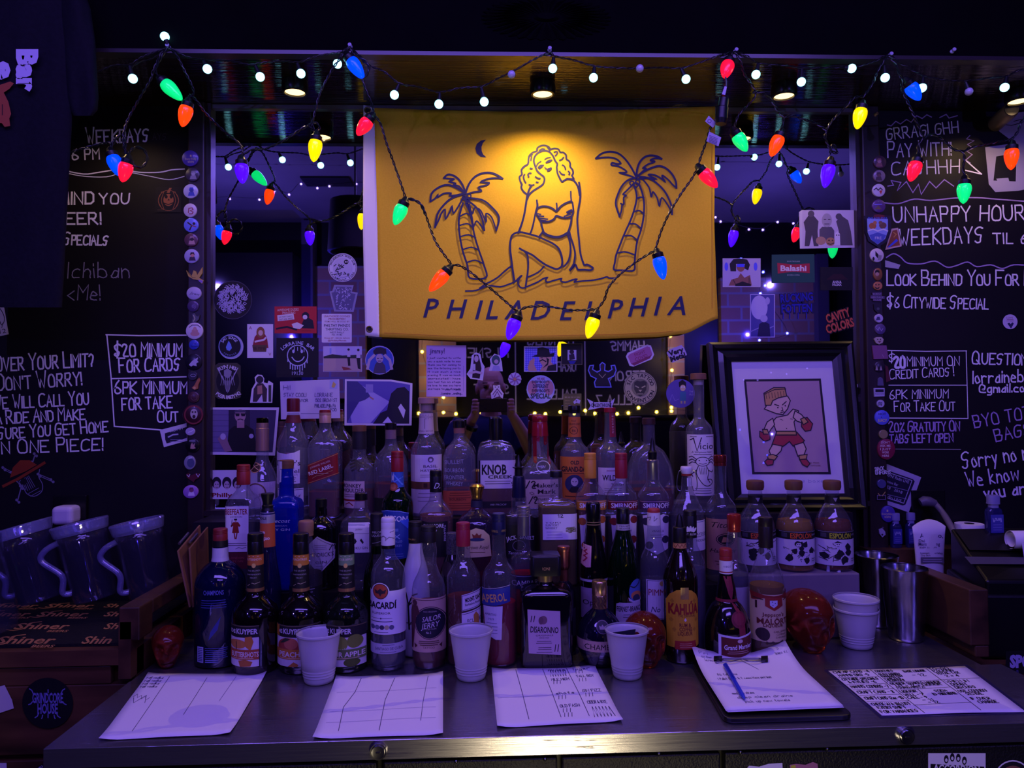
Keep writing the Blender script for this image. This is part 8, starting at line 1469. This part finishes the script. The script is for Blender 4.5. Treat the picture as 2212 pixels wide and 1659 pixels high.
o = slab('card', M('#14142a', .4), [c0 + Vector(v) for v in ((-.02, .0, .01), (.014, .012, .01), (.022, .018, h3*.93), (-.024, .008, h3*.9))], (0, 1, 0), .0008); tag(o, 'small dark card standing inside the plastic cup with straws', 'card')
# steel shakers
for lb, xc, yr, hr, yb, hb in (('taller standing steel shaker tin behind, nearer the wall', 1896, 1199, 44.5, 1350, 31), ('steel shaker tin with dents standing nearer the counter edge', 1957, 1226, 46.5, 1380, 35)):
    q = Pz(xc, yb, CT); s = S(q.y); rt, rb = hr*s, hb*s; h = P(xc, yr, q.y).z - CT
    pr = [(rt*.985, h-.001), (rt, h+.0008), (rt*1.02, h), (rt*1.015, h-.0025), (rt, h-.004)] + [(rb+(rt-rb)*t, (h-.004)*t) for t in (.8, .6, .4, .2, .05)] + [(rb*.98, .002), (rb*.93, 0), (.003, .0015)]
    o = MB().lathe(pr, 48, top=False).build('shaker_tin', noisy('worn_tin', '#8a898f', '#a5a4aa', (14, 14, 3), .2, .14, metal=1, nscale=5, rvar=.05), None, True, (q.x, q.y, CT+.0006)); md = o.modifiers.new('wall', 'SOLIDIFY'); md.thickness = .0008
    tag(o, lb, 'shaker', 'steel shaker tins')
# skulls of red resin
m, nt, b, L = newmat('red_resin'); b.inputs['Base Color'].default_value = (.5, .07, .03, 1); b.inputs['Roughness'].default_value = .1; b.inputs['Transmission Weight'].default_value = .8; b.inputs['IOR'].default_value = 1.3
b.inputs['Subsurface Weight'].default_value = .2; b.inputs['Subsurface Radius'].default_value = (.02, .006, .003); RESIN = m
def skull(lb, loc_, h, rot):
    k = MB(); seg, rng = 64, 48; k.sphere((0, 0, 0), 1, seg=seg, rings=rng); g = lambda p, c, r: math.exp(-((p-Vector(c)).length/r)**2); out = []
    for p in k.v:
        n = p.normalized(); v = Vector((n.x*.74, n.y*.92, n.z*.8))                    # cranium, face towards -y
        if n.z < -.1:
            t = min(1, (-.1-n.z)/.8); v.y = v.y*(1-.45*t) - .26*t; v.x *= 1-.28*t; v.z -= .34*t
        for sx in (-1, 1):
            v.y += .24*g(n, (sx*.4, -.88, -.08), .24); v += Vector((sx*.05, -.07, 0))*g(n, (sx*.62, -.68, -.36), .2); v.y -= .06*g(n, (sx*.36, -.88, .22), .22); v.x -= sx*.1*g(n, (sx*.95, -.2, -.25), .32)
        v.y += .16*g(n, (0, -.92, -.36), .13); v.y -= .05*g(n, (0, -.98, -.1), .12)
        if n.y < -.2 and -.9 < n.z < -.5: v.y -= .05*(.5+.5*cos(n.x*48))*math.exp(-((n.z+.62)/.09)**2) + .05*(.5+.5*cos(n.x*48))*math.exp(-((n.z+.78)/.07)**2) ; v.y += .05*math.exp(-((n.z+.70)/.025)**2)
        v.z = max(v.z, -1.04); out.append(v)
    k.v = out; zz = min(v.z for v in out); sc = h/(max(v.z for v in out)-zz)
    k.v = [Matrix.Rotation(rot, 3, 'Z') @ (Vector((v.x, v.y, v.z-zz))*sc) for v in out]
    return tag(k.build('resin_skull', RESIN, None, True, tuple(loc_), 180), lb, 'skull', 'red resin skulls')
for lb, xc, yt, yb, rot, dy in (('dark red clear skull by the wooden end rail and the blue bottle', 362, 1352, 1438, .35, .0), ('red clear skull behind the straw cup, beside the coffee liqueur', 1392, 1320, 1432, .15, -.006), ('large red clear skull beside the cup stack and pens', 1742, 1272, 1402, .35, .0)):
    q = Pz(xc, yb, CT); skull(lb, (q.x, q.y+dy, CT+.0006), P(xc, yt, q.y).z - CT, rot)
# tumbler with pens
q = Pz(1799, 1372, CT); gx = Vector((q.x, q.y, CT)); s = S(q.y)
o = MB().lathe([(20*s, .078), (18.5*s, .04), (17*s, .004), (16*s, 0), (.002, .006)], 32, top=False).build('tumbler', glass('#c9cbe0', .06, .5, .03, .04, '#4a4a78'), None, True, (gx.x, gx.y, CT+.0006)); md = o.modifiers.new('wall', 'SOLIDIFY'); md.thickness = .002
tag(o, 'clear tumbler full of pens behind the large red skull', 'glass')
pz2 = lambda x, y, d=0: P(x, y, gx.y + d)
pen('ballpoint_pen', 'upright blue capped pen in the tumbler, point up', pz2(1781, 1330), pz2(1793, 1184), .0042, '#1c2490', .58, grey='#a8a4c0')
pen('marker', 'white marker with black print leaning in the tumbler', pz2(1795, 1312, -.008), pz2(1814, 1228, -.008), .0055, '#c9c4d4', .3, False, 'marker', grey='#cfcad8')
for x0, y0, x1, y1, d, lb in ((1778, 1320, 1750, 1242, .006, 'grey pen leaning outermost from the tumbler'), (1782, 1325, 1760, 1243, .012, 'second grey pen leaning from the tumbler'), (1790, 1330, 1796, 1247, .008, 'short grey pen behind the white marker'), (1784, 1330, 1768, 1252, -.004, 'pale violet pen leaning low in the tumbler')):
    pen('ballpoint_pen', lb, pz2(x0, y0, d), pz2(x1, y1, d), .0035, '#8a86a4', .4, False, grey='#a39fba')
# ------------------------------------------------------------------ left: mat, pitchers, boards, shirt
o = slab('bar_mat', noisy('mat_rubber', '#08080a', '#0e0e11', (80, 80, 80), .6, .4, nscale=3), [(XL+.6, YD+.012, zs+.0006), (lx0-.004, YD+.012, zs+.0006), (lx0-.004, MY-.05, zs+.0006), (XL+.6, MY-.05, zs+.0006)], (0, 0, 1), .006)
tag(o, 'black rubber bar mat with rows of tan script lettering under the pitchers', 'mat'); A = Art(); TN = '#b07a4a'
for y, xs, h in ((1308, (30, 150, 258), 8), (1326, (10, 135, 260), 10), (1352, (90, 262), 13), (1382, (55, 222), 16)):
    for x in xs:
        w = 108+ (y-1308)*.35
        t = 'Shiner'
        if x + w/2 > 258: A.t('Shin' if x < 240 else 'Sh', min(x-w*.1, 240), y, h, TN, w*.5 if x < 240 else 34, sh=.5, b=.02); continue
        A.t(t, x, y, h, TN, w, sh=.5, b=.02); A.t('BEERS', x+w*.28, y+h*.85, h*.35, TN, w*.4, sh=.5, b=.02); A.l([(x-w*.62, y+h*.6), (x-w*.5, y+h*.75), (x-w*.3, y+h*.4), (x-w*.22, y-h*.4), (x, y-h*.7)], h*.12, TN, sm=3)
A.build('lettering', lambda x, y, e_: Pz(x, y, zs+.0072) + Vector((0, 0, e_)), o, eps=.0001)
PG = glass('#f2f2fa', .03, .4, .04, .012, '#b0b0e0', .05); PRIM = glass('#e0e0f4', .1, .6, .06, .25, '#a8a8e0', .05)
def pitcher(lb, xr, yr, hr, xb, yb, Y, tilt):
    s = S(Y); top = P(xr, yr, Y); bot = P(xb, yb, Y); ax = top - bot; hgt = ax.length; e = tag(empty('pitcher', tuple(bot)), lb, 'pitcher', 'clear plastic pitchers on the bar mat')
    rt = hr*s; mt = align(ax.normalized()); pr = [(rt*.94, hgt-.02), (rt*.9, hgt*.75), (rt*.82, hgt*.3), (rt*.78, .01), (rt*.74, 0), (.002, .004)]
    o = MB().lathe(pr, 44, mat=mt, top=False).build('body', PG, e, True); md = o.modifiers.new('wall', 'SOLIDIFY'); md.thickness = .0022
    MB().lathe([(rt*.985, hgt), (rt*1.02, hgt+.0015), (rt*1.05, hgt-.002), (rt*1.03, hgt-.006), (rt*.985, hgt-.02), (rt*.955, hgt-.024), (rt*.93, hgt-.022), (rt*.96, hgt-.008), (rt*.985, hgt)], 44, mat=mt, top=False, bot=False).build('rim', PRIM, e, True)
    k = Vector((-1, -.55, -.1)).normalized(); r0 = mt @ Vector((0, 0, hgt*.78)); r1 = mt @ Vector((0, 0, hgt*.12)); up_ = Vector((.12, 0, 1))
    MB().tube(smooth_path([tuple(r0 + k*rt*.86), tuple(r0 + k*(rt+.014) + up_*-.012), tuple(r0 + k*(rt+.019) + up_*-.035), tuple(r1 + k*(rt+.010) + up_*.045), tuple(r1 + k*(rt+.004) + up_*.006), tuple(r1 + k*rt*.76)], 5), .0068, 12).build('handle', PRIM, e, True)
YPt = 1.765
for lb, xr, yr, hr, xb, yb, Y, in (('clear pitcher nearest the tan clipboards', 295, 1126, 51, 326, 1290, YPt), ('middle clear pitcher, before the white block', 171, 1129, 53, 207, 1292, YPt), ('clear pitcher below the hanging black shirt', 44, 1136, 56, 90, 1296, YPt)):
    pitcher(lb, xr, yr, hr, xb, Pz(xb, yb, zs+.016).z and yb, Y, 0)
b0 = P(-28, 1355, 1.60); b0.z = zs+.02
e = tag(empty('pitcher', tuple(b0)), 'clear pitcher at the very edge, only its round foot showing', 'pitcher', 'clear plastic pitchers on the bar mat'); mt = align((-.2, 0, 1))
o = MB().lathe([(.058, .2), (.056, .15), (.06, .05), (.062, .02), (.055, 0), (.002, .004)], 40, mat=mt, top=False).build('body', PG, e, True); md = o.modifiers.new('wall', 'SOLIDIFY'); md.thickness = .0022
q = P(141, 1112, MY - .03); s = S(MY - .03)
bevel(tag(MB().box((-22*s, -.02, -20*s), (22*s, .03, 19*s)).build('plug_in_block', M('#cfc8d6', .5), None, False, tuple(q)), 'white rounded plug-in block on the left board, behind the middle pitcher', 'adapter'), .012, 4)
tag(bevel(MB().box((-.042, -.004, -.055), (.042, .006, .05)).build('outlet_plate', M('#0b0a0d', .35), None, False, tuple(P(152, 1112, MY - .003))), .002), 'black outlet plate on the left chalkboard', 'outlet')
for i, (pts, lb) in enumerate(((((386, 1190, 1.655), (433, 1134, 1.775), (446, 1262, 1.775), (412, 1312, 1.655)), 'tan wooden clipboard leaning at the end rail, nearest the pitchers'), (((411, 1184, 1.67), (450, 1138, 1.79), (452, 1262, 1.79), (419, 1312, 1.67)), 'tan wooden clipboard leaning nearer the blue bottle'))):
    c_ = [P(*p) for p in pts]; e = tag(empty('wooden_clipboard', tuple(c_[3])), lb, 'clipboard', 'tan clipboards leaning together'); c_ = [v - e.location for v in c_]
    bevel(slab('board', noisy('hardboard', '#6a4634', '#8a6048', (12, 12, 12), .6, .1), c_, (-.9, -.4, 0), .004, e), .001)
    mid = (c_[0]+c_[1])/2 + Vector((-.006, -.004, -.012)); dv_ = (c_[1]-c_[0])
    MB().tube([mid-dv_*.25, mid+dv_*.25], .005, 10).tube([mid-dv_*.2+Vector((-.004, -.006, .012)), mid+dv_*.2+Vector((-.004, -.006, .012))], .003, 8).build('clip', M('#a39caa', .25, .9), e, True)
# stickers on the wood and the cooler doors
def fg(kind, lb, Y, fn, cat='sticker'): return sticker(kind, lb, fn, Y, cat)
def gh(a):
    a.c(103, 1519, 55, '#0a0a0e', n=44); C_ = '#7a76b4'; a.t('GRINDCORE', 103, 1507, 22, C_, 66, b=.03); a.t('HOUSE', 103, 1530, 22, C_, 44, b=.03)
    for x, y, dx, dy in ((72, 1498, -8, -10), (132, 1498, 8, -10), (70, 1516, -8, 6), (136, 1516, 7, 6), (84, 1540, -8, 10), (122, 1540, 8, 10), (104, 1496, 0, -6), (104, 1542, 0, 8), (92, 1545, -2, 7), (117, 1545, 2, 7)): a.l([(x, y), (x+dx*.4, y+dy*.7), (x+dx, y+dy)], 2.2, C_)
fg('round_sticker', 'round black sticker with spiky violet band lettering on the wooden cabinet', YD - .0062, gh)
fg('torn_sticker', 'torn white sticker at the edge of the wooden cabinet', YD - .0062, lambda a: a.p([(-6, 1484), (10, 1480), (18, 1496), (26, 1512), (30, 1530), (-6, 1542)], '#c4b8c4'))
fg('white_sticker', 'small white sticker low on the wooden cabinet', YD - .0062, lambda a: a.p([(-6, 1648), (14, 1648), (15, 1670), (-6, 1672)], '#c4bcd0'))
fg('round_sticker', 'round black sticker low on the wooden cabinet beside the counter corner', YD - .0062, lambda a: (a.c(96, 1672, 22, '#0a0a0e'), arc(a, 'MOVIE', 96, 1672, 17, 5, '#b4b0c8', -130, -50)))
def sp(a): a.p([(2173, 1407), (2262, 1402), (2262, 1452), (2172, 1458)], '#0a0a0e'); a.t('SPORT', 2222, 1428, 26, '#a8a2cc', 82, b=.06); a.t('B', 2198, 1450, 7, '#5a548a')
fg('black_sticker', 'black sticker with heavy white capitals on the brown board cabinet', YR - .0085, sp)
DY = YF + .0072
def acc(a): a.r(2005, 1627, 2129, 1690, '#d6d3d9'); a.p([(2010, 1650), (2126, 1656), (2126, 1680), (2010, 1676)], '#101014'); a.t('ACCORDION', 2066, 1660, 16, '#d6d3d9', 100, rot=-2, b=.03); [(a.c(2044+k*13, 1640-(k in (1, 2))*5+k, 5, K, 9), a.c(2044+k*13, 1642-(k in (1, 2))*5+k, 2.6, '#d6d3d9', 4)) for k in range(4)]
fg('square_sticker', 'white sticker with a black lettered band and fingers on the cooler door', DY, acc)
fg('round_sticker', 'round dark sticker with a face on the cooler door', DY, lambda a: (a.c(2188, 1682, 40, '#d6d3d9'), a.c(2188, 1682, 37, '#15131a'), a.c(2188, 1684, 30, '#8a5a44')))
fg('cut_out_sticker', 'white cut out sticker on the black cooler door under the clipboard', DY, lambda a: a.p([(1604, 1672), (1618, 1654), (1640, 1656), (1660, 1650), (1690, 1648), (1692, 1690), (1604, 1690)], '#d6d3d9'))
fg('glitter_sticker', 'yellow and pink glitter sticker on the black cooler door', DY, lambda a: (a.p([(1706, 1652), (1720, 1650), (1740, 1652), (1756, 1646), (1766, 1650), (1770, 1690), (1708, 1690)], '#a86a7a'), a.p([(1708, 1654), (1718, 1652), (1722, 1676), (1710, 1676)], '#b9b43a')))
# black shirt hung from the bulkhead
e = tag(empty('t_shirt', tuple(P(60, 0, 1.60))), 'black t-shirt with white and orange print hanging from the bulkhead, sleeve toward the light strings', 't-shirt')
CL_ = noisy('black_cotton', '#0c0c14', '#12121c', (40, 40, 40), .85, .3, spec=.2, nscale=3)
def loft(rows, Yc, dep, sd, wr):
    vs = []; fs = []; n = 40; R = random.Random(sd); ph = [R.uniform(0, 6) for _ in range(6)]
    for y, x0, x1 in rows:
        for i in range(n):
            t = 2*pi*i/n; c, q_ = cos(t), sin(t); c = math.copysign(abs(c)**.7, c); x = (x0+x1)/2 + (x1-x0)/2*c
            w = wr*(sin(x*.06+y*.012+ph[0]) + .6*sin(x*.11-y*.02+ph[1]) + .5*sin(y*.045+x*.02+ph[2]))
            vs.append(P(x, y, Yc - dep*q_ + w*(1-abs(c)**3)) - e.location)
    m_ = len(rows)
    for j in range(m_-1):
        for i in range(n): a_, b_ = j*n+i, j*n+(i+1) % n; fs.append((a_, b_, b_+n, a_+n))
    fs.append(tuple(range(n-1, -1, -1)))
    return vs, fs
def rows(tab, step=14):
    out = []
    for (y0, a0, b0_), (y1, a1, b1) in zip(tab, tab[1:]):
        k = max(1, int((y1-y0)/step)); out += [(y0+(y1-y0)*i/k, a0+(a1-a0)*i/k, b0_+(b1-b0_)*i/k) for i in range(k)]
    return out + [tab[-1]]
v_, f_ = loft(rows([(-110, -260, 130), (0, -270, 148), (120, -275, 154), (260, -275, 156), (420, -275, 147), (560, -275, 140), (664, -278, 134)]), 1.60, .028, 4, .004); mesh('torso', v_, f_, CL_, None, e, True)
v_, f_ = loft(rows([(-60, 120, 168), (20, 125, 196), (90, 132, 206), (160, 138, 210), (210, 142, 213), (238, 150, 211), (250, 158, 200)]), 1.605, .024, 8, .004); mesh('sleeve', v_, f_, CL_, None, e, True)
A = Art(); PW2 = '#cfc8e0'
A.t('Bar', 60, 152, 44, PW2, 92, rot=-90, b=.06); A.t('e', 14, 152, 40, PW2, 40, rot=-90, b=.06); A.l([(38, 180), (62, 180)], 1.4, '#0c0c14')
A.p([(-20, 190), (4, 182), (22, 176), (30, 180), (20, 192), (8, 200), (18, 220), (24, 246), (20, 256), (22, 272), (10, 274), (4, 266), (-20, 262)], '#a8502c'); A.l([(5, 226), (5, 248)], 2, '#3a1a14')
A.build('print', lambda x, y, l: P(x, y, 1.60 - .0365 - l) - e.location, e, cuts=None)
# ------------------------------------------------------------------ right: bottles, tube, printer, roll
LZ = CT + .165
def small(lb, xc, Y, y0, yb, hw, z, cat='bottle'):
    s = S(Y); e = tag(empty('sanitizer_bottle', (P(xc, y0, Y).x, Y, z + .0005)), lb, cat, 'hand sanitizer bottles'); h = P(xc, y0, Y).z - z; w = hw*s
    MB().lathe([(w*.55, h*.72), (w*.9, h*.66), (w, h*.6), (w, h*.05), (w*.95, 0)], 32, n=3.4, dr=.65).build('body', glass('#a8acd8', .06, .4, .06, .3, '#3a3a8a'), e, True)
    MB().lathe([(w*.72, h), (w*.76, h*.98), (w*.76, h*.79), (w*.6, h*.785), (w*.6, h*.7)], 24, n=2.6, dr=.8).build('flip_cap', M('#7a76a8', .4), e, True)
    A = Art(); A.r(-.85*w, h*.12, .85*w, h*.55, '#3c3e96'); A.t('Purell', 0, h*.42, h*.1, '#a8acd8', w*1.2, sh=.2, b=.02); A.lines(-.6*w, h*.18, .6*w, 3, h*.06, h*.018, '#6a6cb4')
    A2 = Art()
    for it in A.items: A2.items.append((([(x, y) for x, y in it[0]]), it[1], it[2], it[3], it[4]))
    A2.mats = A.mats
    A2.build('label', lambda x, y, l: Vector((x, -w*.66 - l - .0004, h*.67 - y if False else y)), e)
small('small blue sanitizer bottle beside the purple badge', 1934, 1.916, 1109, 1176, 11.5, LZ); small('small blue sanitizer bottle half behind the white tube', 1967, 1.916, 1108, 1176, 11.5, LZ)
o = MB().lathe([(.012, .06), (.034, .06), (.0345, .058), (.0345, .001), (.033, 0)], 36).build('paper_roll', PAPER, None, True, (px(2093, 1150, 1.914), 1.912, LZ + .0005)); tag(o, 'white paper roll standing on the back ledge behind the printer', 'paper roll')
MB().lathe([(.0118, .0608), (.0118, .05)], 20).build('core', M('#15131a', .7), o)
# lotion tube standing in a cup
q = P(2009, 1240, 1.832); zc = zq + .0006
pr = [(.047, .1), (.0485, .101), (.0495, .0995), (.047, .096), (.042, .05), (.036, .002), (.034, 0), (.002, .002)]
o = MB().lathe(pr, 40, top=False).build('plastic_cup', FROST, None, True, (q.x, 1.832, zc)); md = o.modifiers.new('wall', 'SOLIDIFY'); md.thickness = .0007; tag(o, 'white plastic cup holding the lotion tube beside the wooden end board', 'cup')
e = tag(empty('lotion_tube', (q.x, 1.832, zc + .004)), 'white lotion tube standing cap down in a plastic cup', 'tube'); s = S(1.83); zT = P(2009, 1122, 1.83).z - zc - .004
vs = []; fs = []; n = 36; zl = [.02, .05, .08, .11, zT*.6, zT*.75, zT*.86, zT*.93]
for j, z in enumerate(zl):
    t = j/(len(zl)-1); hw = .026 + .0175*t; dp = .02*(1-t)**.7 + .0012
    for i in range(n): a_ = 2*pi*i/n; vs.append(Vector((hw*cos(a_), dp*sin(a_), z + (.07*zT*(1-(cos(a_))**2)*1.0 if j == len(zl)-1 else 0)*1)))
for j in range(len(zl)-1):
    for i in range(n): a_, b_ = j*n+i, j*n+(i+1) % n; fs.append((a_, b_, b_+n, a_+n))
fs += [tuple(range(n-1, -1, -1)), tuple(range(n*(len(zl)-1), n*len(zl)))]
mesh('tube_body', vs, fs, M('#cfc9d8', .4, 0, .5), None, e, True); MB().lathe([(.024, .022), (.025, .02), (.025, 0)], 28).build('cap', M('#c4bccd', .4), e, True)
A = Art(); V = '#3a3060'
for t, x, y, h, w in (('Aveeno.', 2010, 1156, 9.5, 50), ('Daily', 1992, 1167, 6.5, 20), ('Moisturizing', 2004, 1174, 7, 46), ('BODY LOTION', 2001, 1181, 3.6, 36), ('Intensely Nourishes', 2008, 1193, 3.6, 48), ('Dry Skin', 1995, 1198, 3.6, 20)): A.t(t, x, y, h, V, w, b=.01)
A.r(1984, 1202, 2034, 1215, '#5a5468'); A.lines(1988, 1206, 2030, 2, 4, 1.4, '#a8a2b8')
A.build('print', lambda x, y, l: Vector((P(x, y, 1.83).x - q.x, -.021*max(.0, 1-(P(x, y, 1.83).z-zc-.024)/(zT*.93-.02))**.7 - .0018 - l, P(x, y, 1.83).z - zc - .004)), e, cuts=[('y', list(range(1154, 1216, 4)))])
# receipt printer
e = tag(empty('receipt_printer', (1.10, 1.60, zq + .0006)), 'big black sloping receipt printer on the brown board cabinet', 'printer'); h0, h1 = CT+.15-zq, CT+.238-zq
fp = [(.0, .004), (.42, -.035), (.42, .18), (.028, .178)]
def wedge(inset, za, zb_, mat_, nm):
    c_ = sum((Vector((*p, 0)) for p in fp), Vector())/4; lo = [Vector((*p, 0)).lerp(c_, inset) for p in fp]; zz = (za, za, zb_, zb_)
    v0 = [Vector((p.x, p.y, 0)) for p in lo]; v1 = [Vector((p.x, p.y, z)) for p, z in zip(lo, zz)]
    return bevel(mesh(nm, v0+v1, [(3, 2, 1, 0), (4, 5, 6, 7), (0, 1, 5, 4), (1, 2, 6, 5), (2, 3, 7, 6), (3, 0, 4, 7)], mat_, None, e), .006, 3)
wedge(0, h0-.03, h0-.01, M('#0c0b0e', .4), 'base'); wedge(.05, h0, h1, M('#0a0a0c', .35), 'housing')
sl = lambda u, v: Vector((.0 + u*.42, .01 + v*.16 - u*.03, h0 + (h1-h0)*v*1.0 + .0022))
mesh('light_strip', [sl(.02, .28), sl(1, .26), sl(1, .38), sl(.02, .42)], [(0, 1, 2, 3)], M('#4a4658', .4), None, e); mesh('cover', [sl(.08, .55), sl(1, .5), sl(1, .95), sl(.1, .95)], [(0, 1, 2, 3)], M('#1a181f', .3), None, e)
r0 = P(2182, 1166, 1.69) - e.location
MB().tube([r0, r0 + Vector((.16, -.01, 0))], .021, 32, cap=False).tube([r0 + Vector((.16, -.01, 0)), r0 + Vector((.0015, 0, 0))], .0165, 32, cap=False).build('roll', PAPER, e, True)
pp = [r0 + Vector((.012, -.021*cos(t), .021*sin(t))) for t in (pi/2, pi/4, 0)] + [r0 + Vector((.012, -.024, -.02)), r0 + Vector((.012, -.03, -.05))]
mesh('receipt', [v for p in pp for v in (p, p + Vector((.1, -.006, 0)))], [(2*i, 2*i+1, 2*i+3, 2*i+2) for i in range(4)], M('#d2ccdc', .8), None, e, True)
small('sanitizer bottle with wide shoulders standing on top of the receipt printer', 2145, 1.752, 1070, 1142, 17, zq + .0006 + h0 + (h1-h0)*.78)
e = tag(empty('grey_handle', tuple(P(2078, 1172, 1.795))), 'grey plastic handle with a socket head leaning against the right board', 'handle')
f = lambda x, y, Y: P(x, y, Y) - e.location
MB().tube(smooth_path([tuple(f(2078, 1190, 1.80)), tuple(f(2060, 1148, 1.83)), tuple(f(2038, 1110, 1.89)), tuple(f(2018, 1086, 1.92))], 5), [.008]*10+[.0075]*6, 14).build('shaft', M('#6a6270', .4), e, True)
MB().tube([f(2020, 1088, 1.918), f(2008, 1084, 1.92), f(1996, 1083, 1.923), f(1988, 1086, 1.925)], [.010, .0135, .014, .011], 16).build('head', M('#5a5464', .4), e, True)
tag(bevel(MB().box((-.045, -.004, -.06), (.045, .004, .045)).build('outlet_plate', M('#0b0a0d', .35), None, False, tuple(P(2005, 1095, MY - .0015))), .002), 'black outlet plate on the right chalkboard', 'outlet')
# ------------------------------------------------------------------ the photographer, seen in the mirror
pe = tag(empty('person', (.04, -.3, 0)), 'bald person in a dark blue shirt holding up a phone, seen in the mirror', 'person')
def solid(nm, shapes, mat_, vox):
    k = MB(); O = Vector((.04, -.3, 0))
    for sh in shapes:
        if sh[0] == 's': k.sphere(Vector(sh[1]) - O, 1, seg=20, rings=14, sc=sh[2])
        else: k.tube(smooth_path([tuple(Vector(p) - O) for p in sh[1]], 4), [r for i in range(len(sh[2])-1) for r in [sh[2][i]+(sh[2][i+1]-sh[2][i])*t/4 for t in range(4)]] + [sh[2][-1]], 14)
    o = k.build(nm, mat_, pe, True, ang=180); md = o.modifiers.new('skin', 'REMESH'); md.mode = 'VOXEL'; md.voxel_size = vox; md.use_smooth_shade = True
    sm_ = o.modifiers.new('soft', 'SMOOTH'); sm_.factor = .5; sm_.iterations = 2
    return o
SKIN = M('#c08e78', .5, 0, .4)
hz_ = 1.578; hx = .04; hy = -.30
S_ = [('s', (hx, hy-.01, hz_+.02), (.075, .095, .095)), ('s', (hx, hy+.015, hz_-.04), (.062, .075, .08)), ('s', (hx, hy+.092, hz_-.012), (.013, .02, .024)), ('s', (hx, hy+.082, hz_+.012), (.045, .014, .012)), ('s', (hx, hy+.082, hz_-.062), (.026, .012, .012)), ('s', (hx, hy+.07, hz_-.095), (.026, .02, .02))]
for sg in (-1, 1): S_ += [('s', (hx+sg*.076, hy-.005, hz_-.01), (.012, .022, .032))]
S_ += [('t', [(hx, hy-.02, hz_-.05), (hx, hy-.03, 1.45), (hx, hy-.04, 1.38)], [.056, .055, .075]), ('s', (hx, hy-.03, 1.33), (.16, .085, .08))]
for sg, el, wr_, px_ in ((-1, (-.17, -.16, 1.13), (-.062, -.035, 1.40), -.028), (1, (.285, -.16, 1.15), (.158, -.035, 1.41), .128)):
    sh_ = (hx+sg*.185, hy-.03, 1.365)
    S_ += [('t', [sh_, ((sh_[0]+el[0])/2+sg*.01, (sh_[1]+el[1])/2, (sh_[2]+el[2])/2), el], [.052, .046, .038]), ('t', [el, ((el[0]+wr_[0])/2+sg*.008, (el[1]+wr_[1])/2-.01, (el[2]+wr_[2])/2), wr_], [.040, .038, .026])]
    out = px_ + sg*.018
    S_ += [('t', [wr_, (out, -.028, 1.43), (out, -.02, 1.475)], [.026, .024, .020]), ('s', (out, -.022, 1.455), (.018, .02, .034))]
    for i, z in enumerate((1.500, 1.482, 1.464, 1.447)):
        ln = (.030, .034, .032, .024)[i]
        S_.append(('t', [(out, -.018, z-.01), (out+sg*.008, -.002, z), (px_+sg*.008, .0125, z+.001), (px_-sg*(ln-.034), .0125, z-.001)], [.0095, .0088, .0082, .007]))
    S_.append(('t', [(out, -.024, 1.455), (px_-sg*.004, -.027, 1.482), (px_-sg*.022, -.024, 1.492)], [.011, .0095, .0085]))
body = solid('body', S_, SKIN, .0042)
solid('shirt', [('t', [(hx, hy-.03, 1.40), (hx, hy-.03, 1.34), (hx, hy-.03, 1.1), (hx, hy-.03, .92)], [.10, .15, .165, .16]), ('s', (hx, hy-.035, 1.35), (.2, .10, .075))] + [('t', [(hx+sg*.15, hy-.03, 1.365), (hx+sg*.195, hy+.0, 1.30), (hx+sg*.212, hy+.05, 1.22)], [.075, .07, .066]) for sg in (-1, 1)], M('#1a2244', .85, 0, .2), .009)
solid('trousers', [('s', (hx, hy-.03, .92), (.17, .11, .1))] + [('t', [(hx+sg*.09, hy-.03, .9), (hx+sg*.1, hy-.02, .5), (hx+sg*.1, hy-.04, .06)], [.09, .07, .055]) for sg in (-1, 1)], M('#14141c', .85), .012)
for sg in (-1, 1):
    solid('shoe', [('s', (hx+sg*.1, hy+.02, .045), (.05, .13, .045))], M('#0e0e12', .5), .009)
    MB().sphere((sg*.03, .0795, hz_ - .002), .0105, seg=14, rings=10).build('eye', M('#2a1c18', .15), pe, True)
    MB().tube([(sg*.018, .09, hz_+.02), (sg*.045, .083, hz_+.021)], .004, 8).build('eyebrow', M('#4a3428', .8), pe, True)
MB().tube([(-.022, .089, hz_-.062), (0, .093, hz_-.0635), (.022, .089, hz_-.062)], .0042, 8).build('lips', M('#8a4a44', .5), pe, True)
MB().tube([(-.112, .255, 1.352), (-.104, .263, 1.372)], .036, 24).build('wristband', M('#0c0c10', .4), pe, True)
e = tag(empty('smartphone', (.05, -.009, 1.474)), 'dark phone held sideways by the person in the mirror', 'phone')
bevel(MB().box((-.074, -.004, -.036), (.074, .004, .036)).build('case', M('#0c0c12', .3), e), .003)
for dx, dz in ((-.05, .0), (-.03, .02), (-.03, -.014)): MB().lathe([(.0055, .0052), (.0065, .005), (.0068, .004)], 18, mat=align((0, 1, 0), (dx-.012, 0, dz))).build('lens', M('#1a1c26', .1, .2), e, True)
bpy.data.scenes.remove(TS)
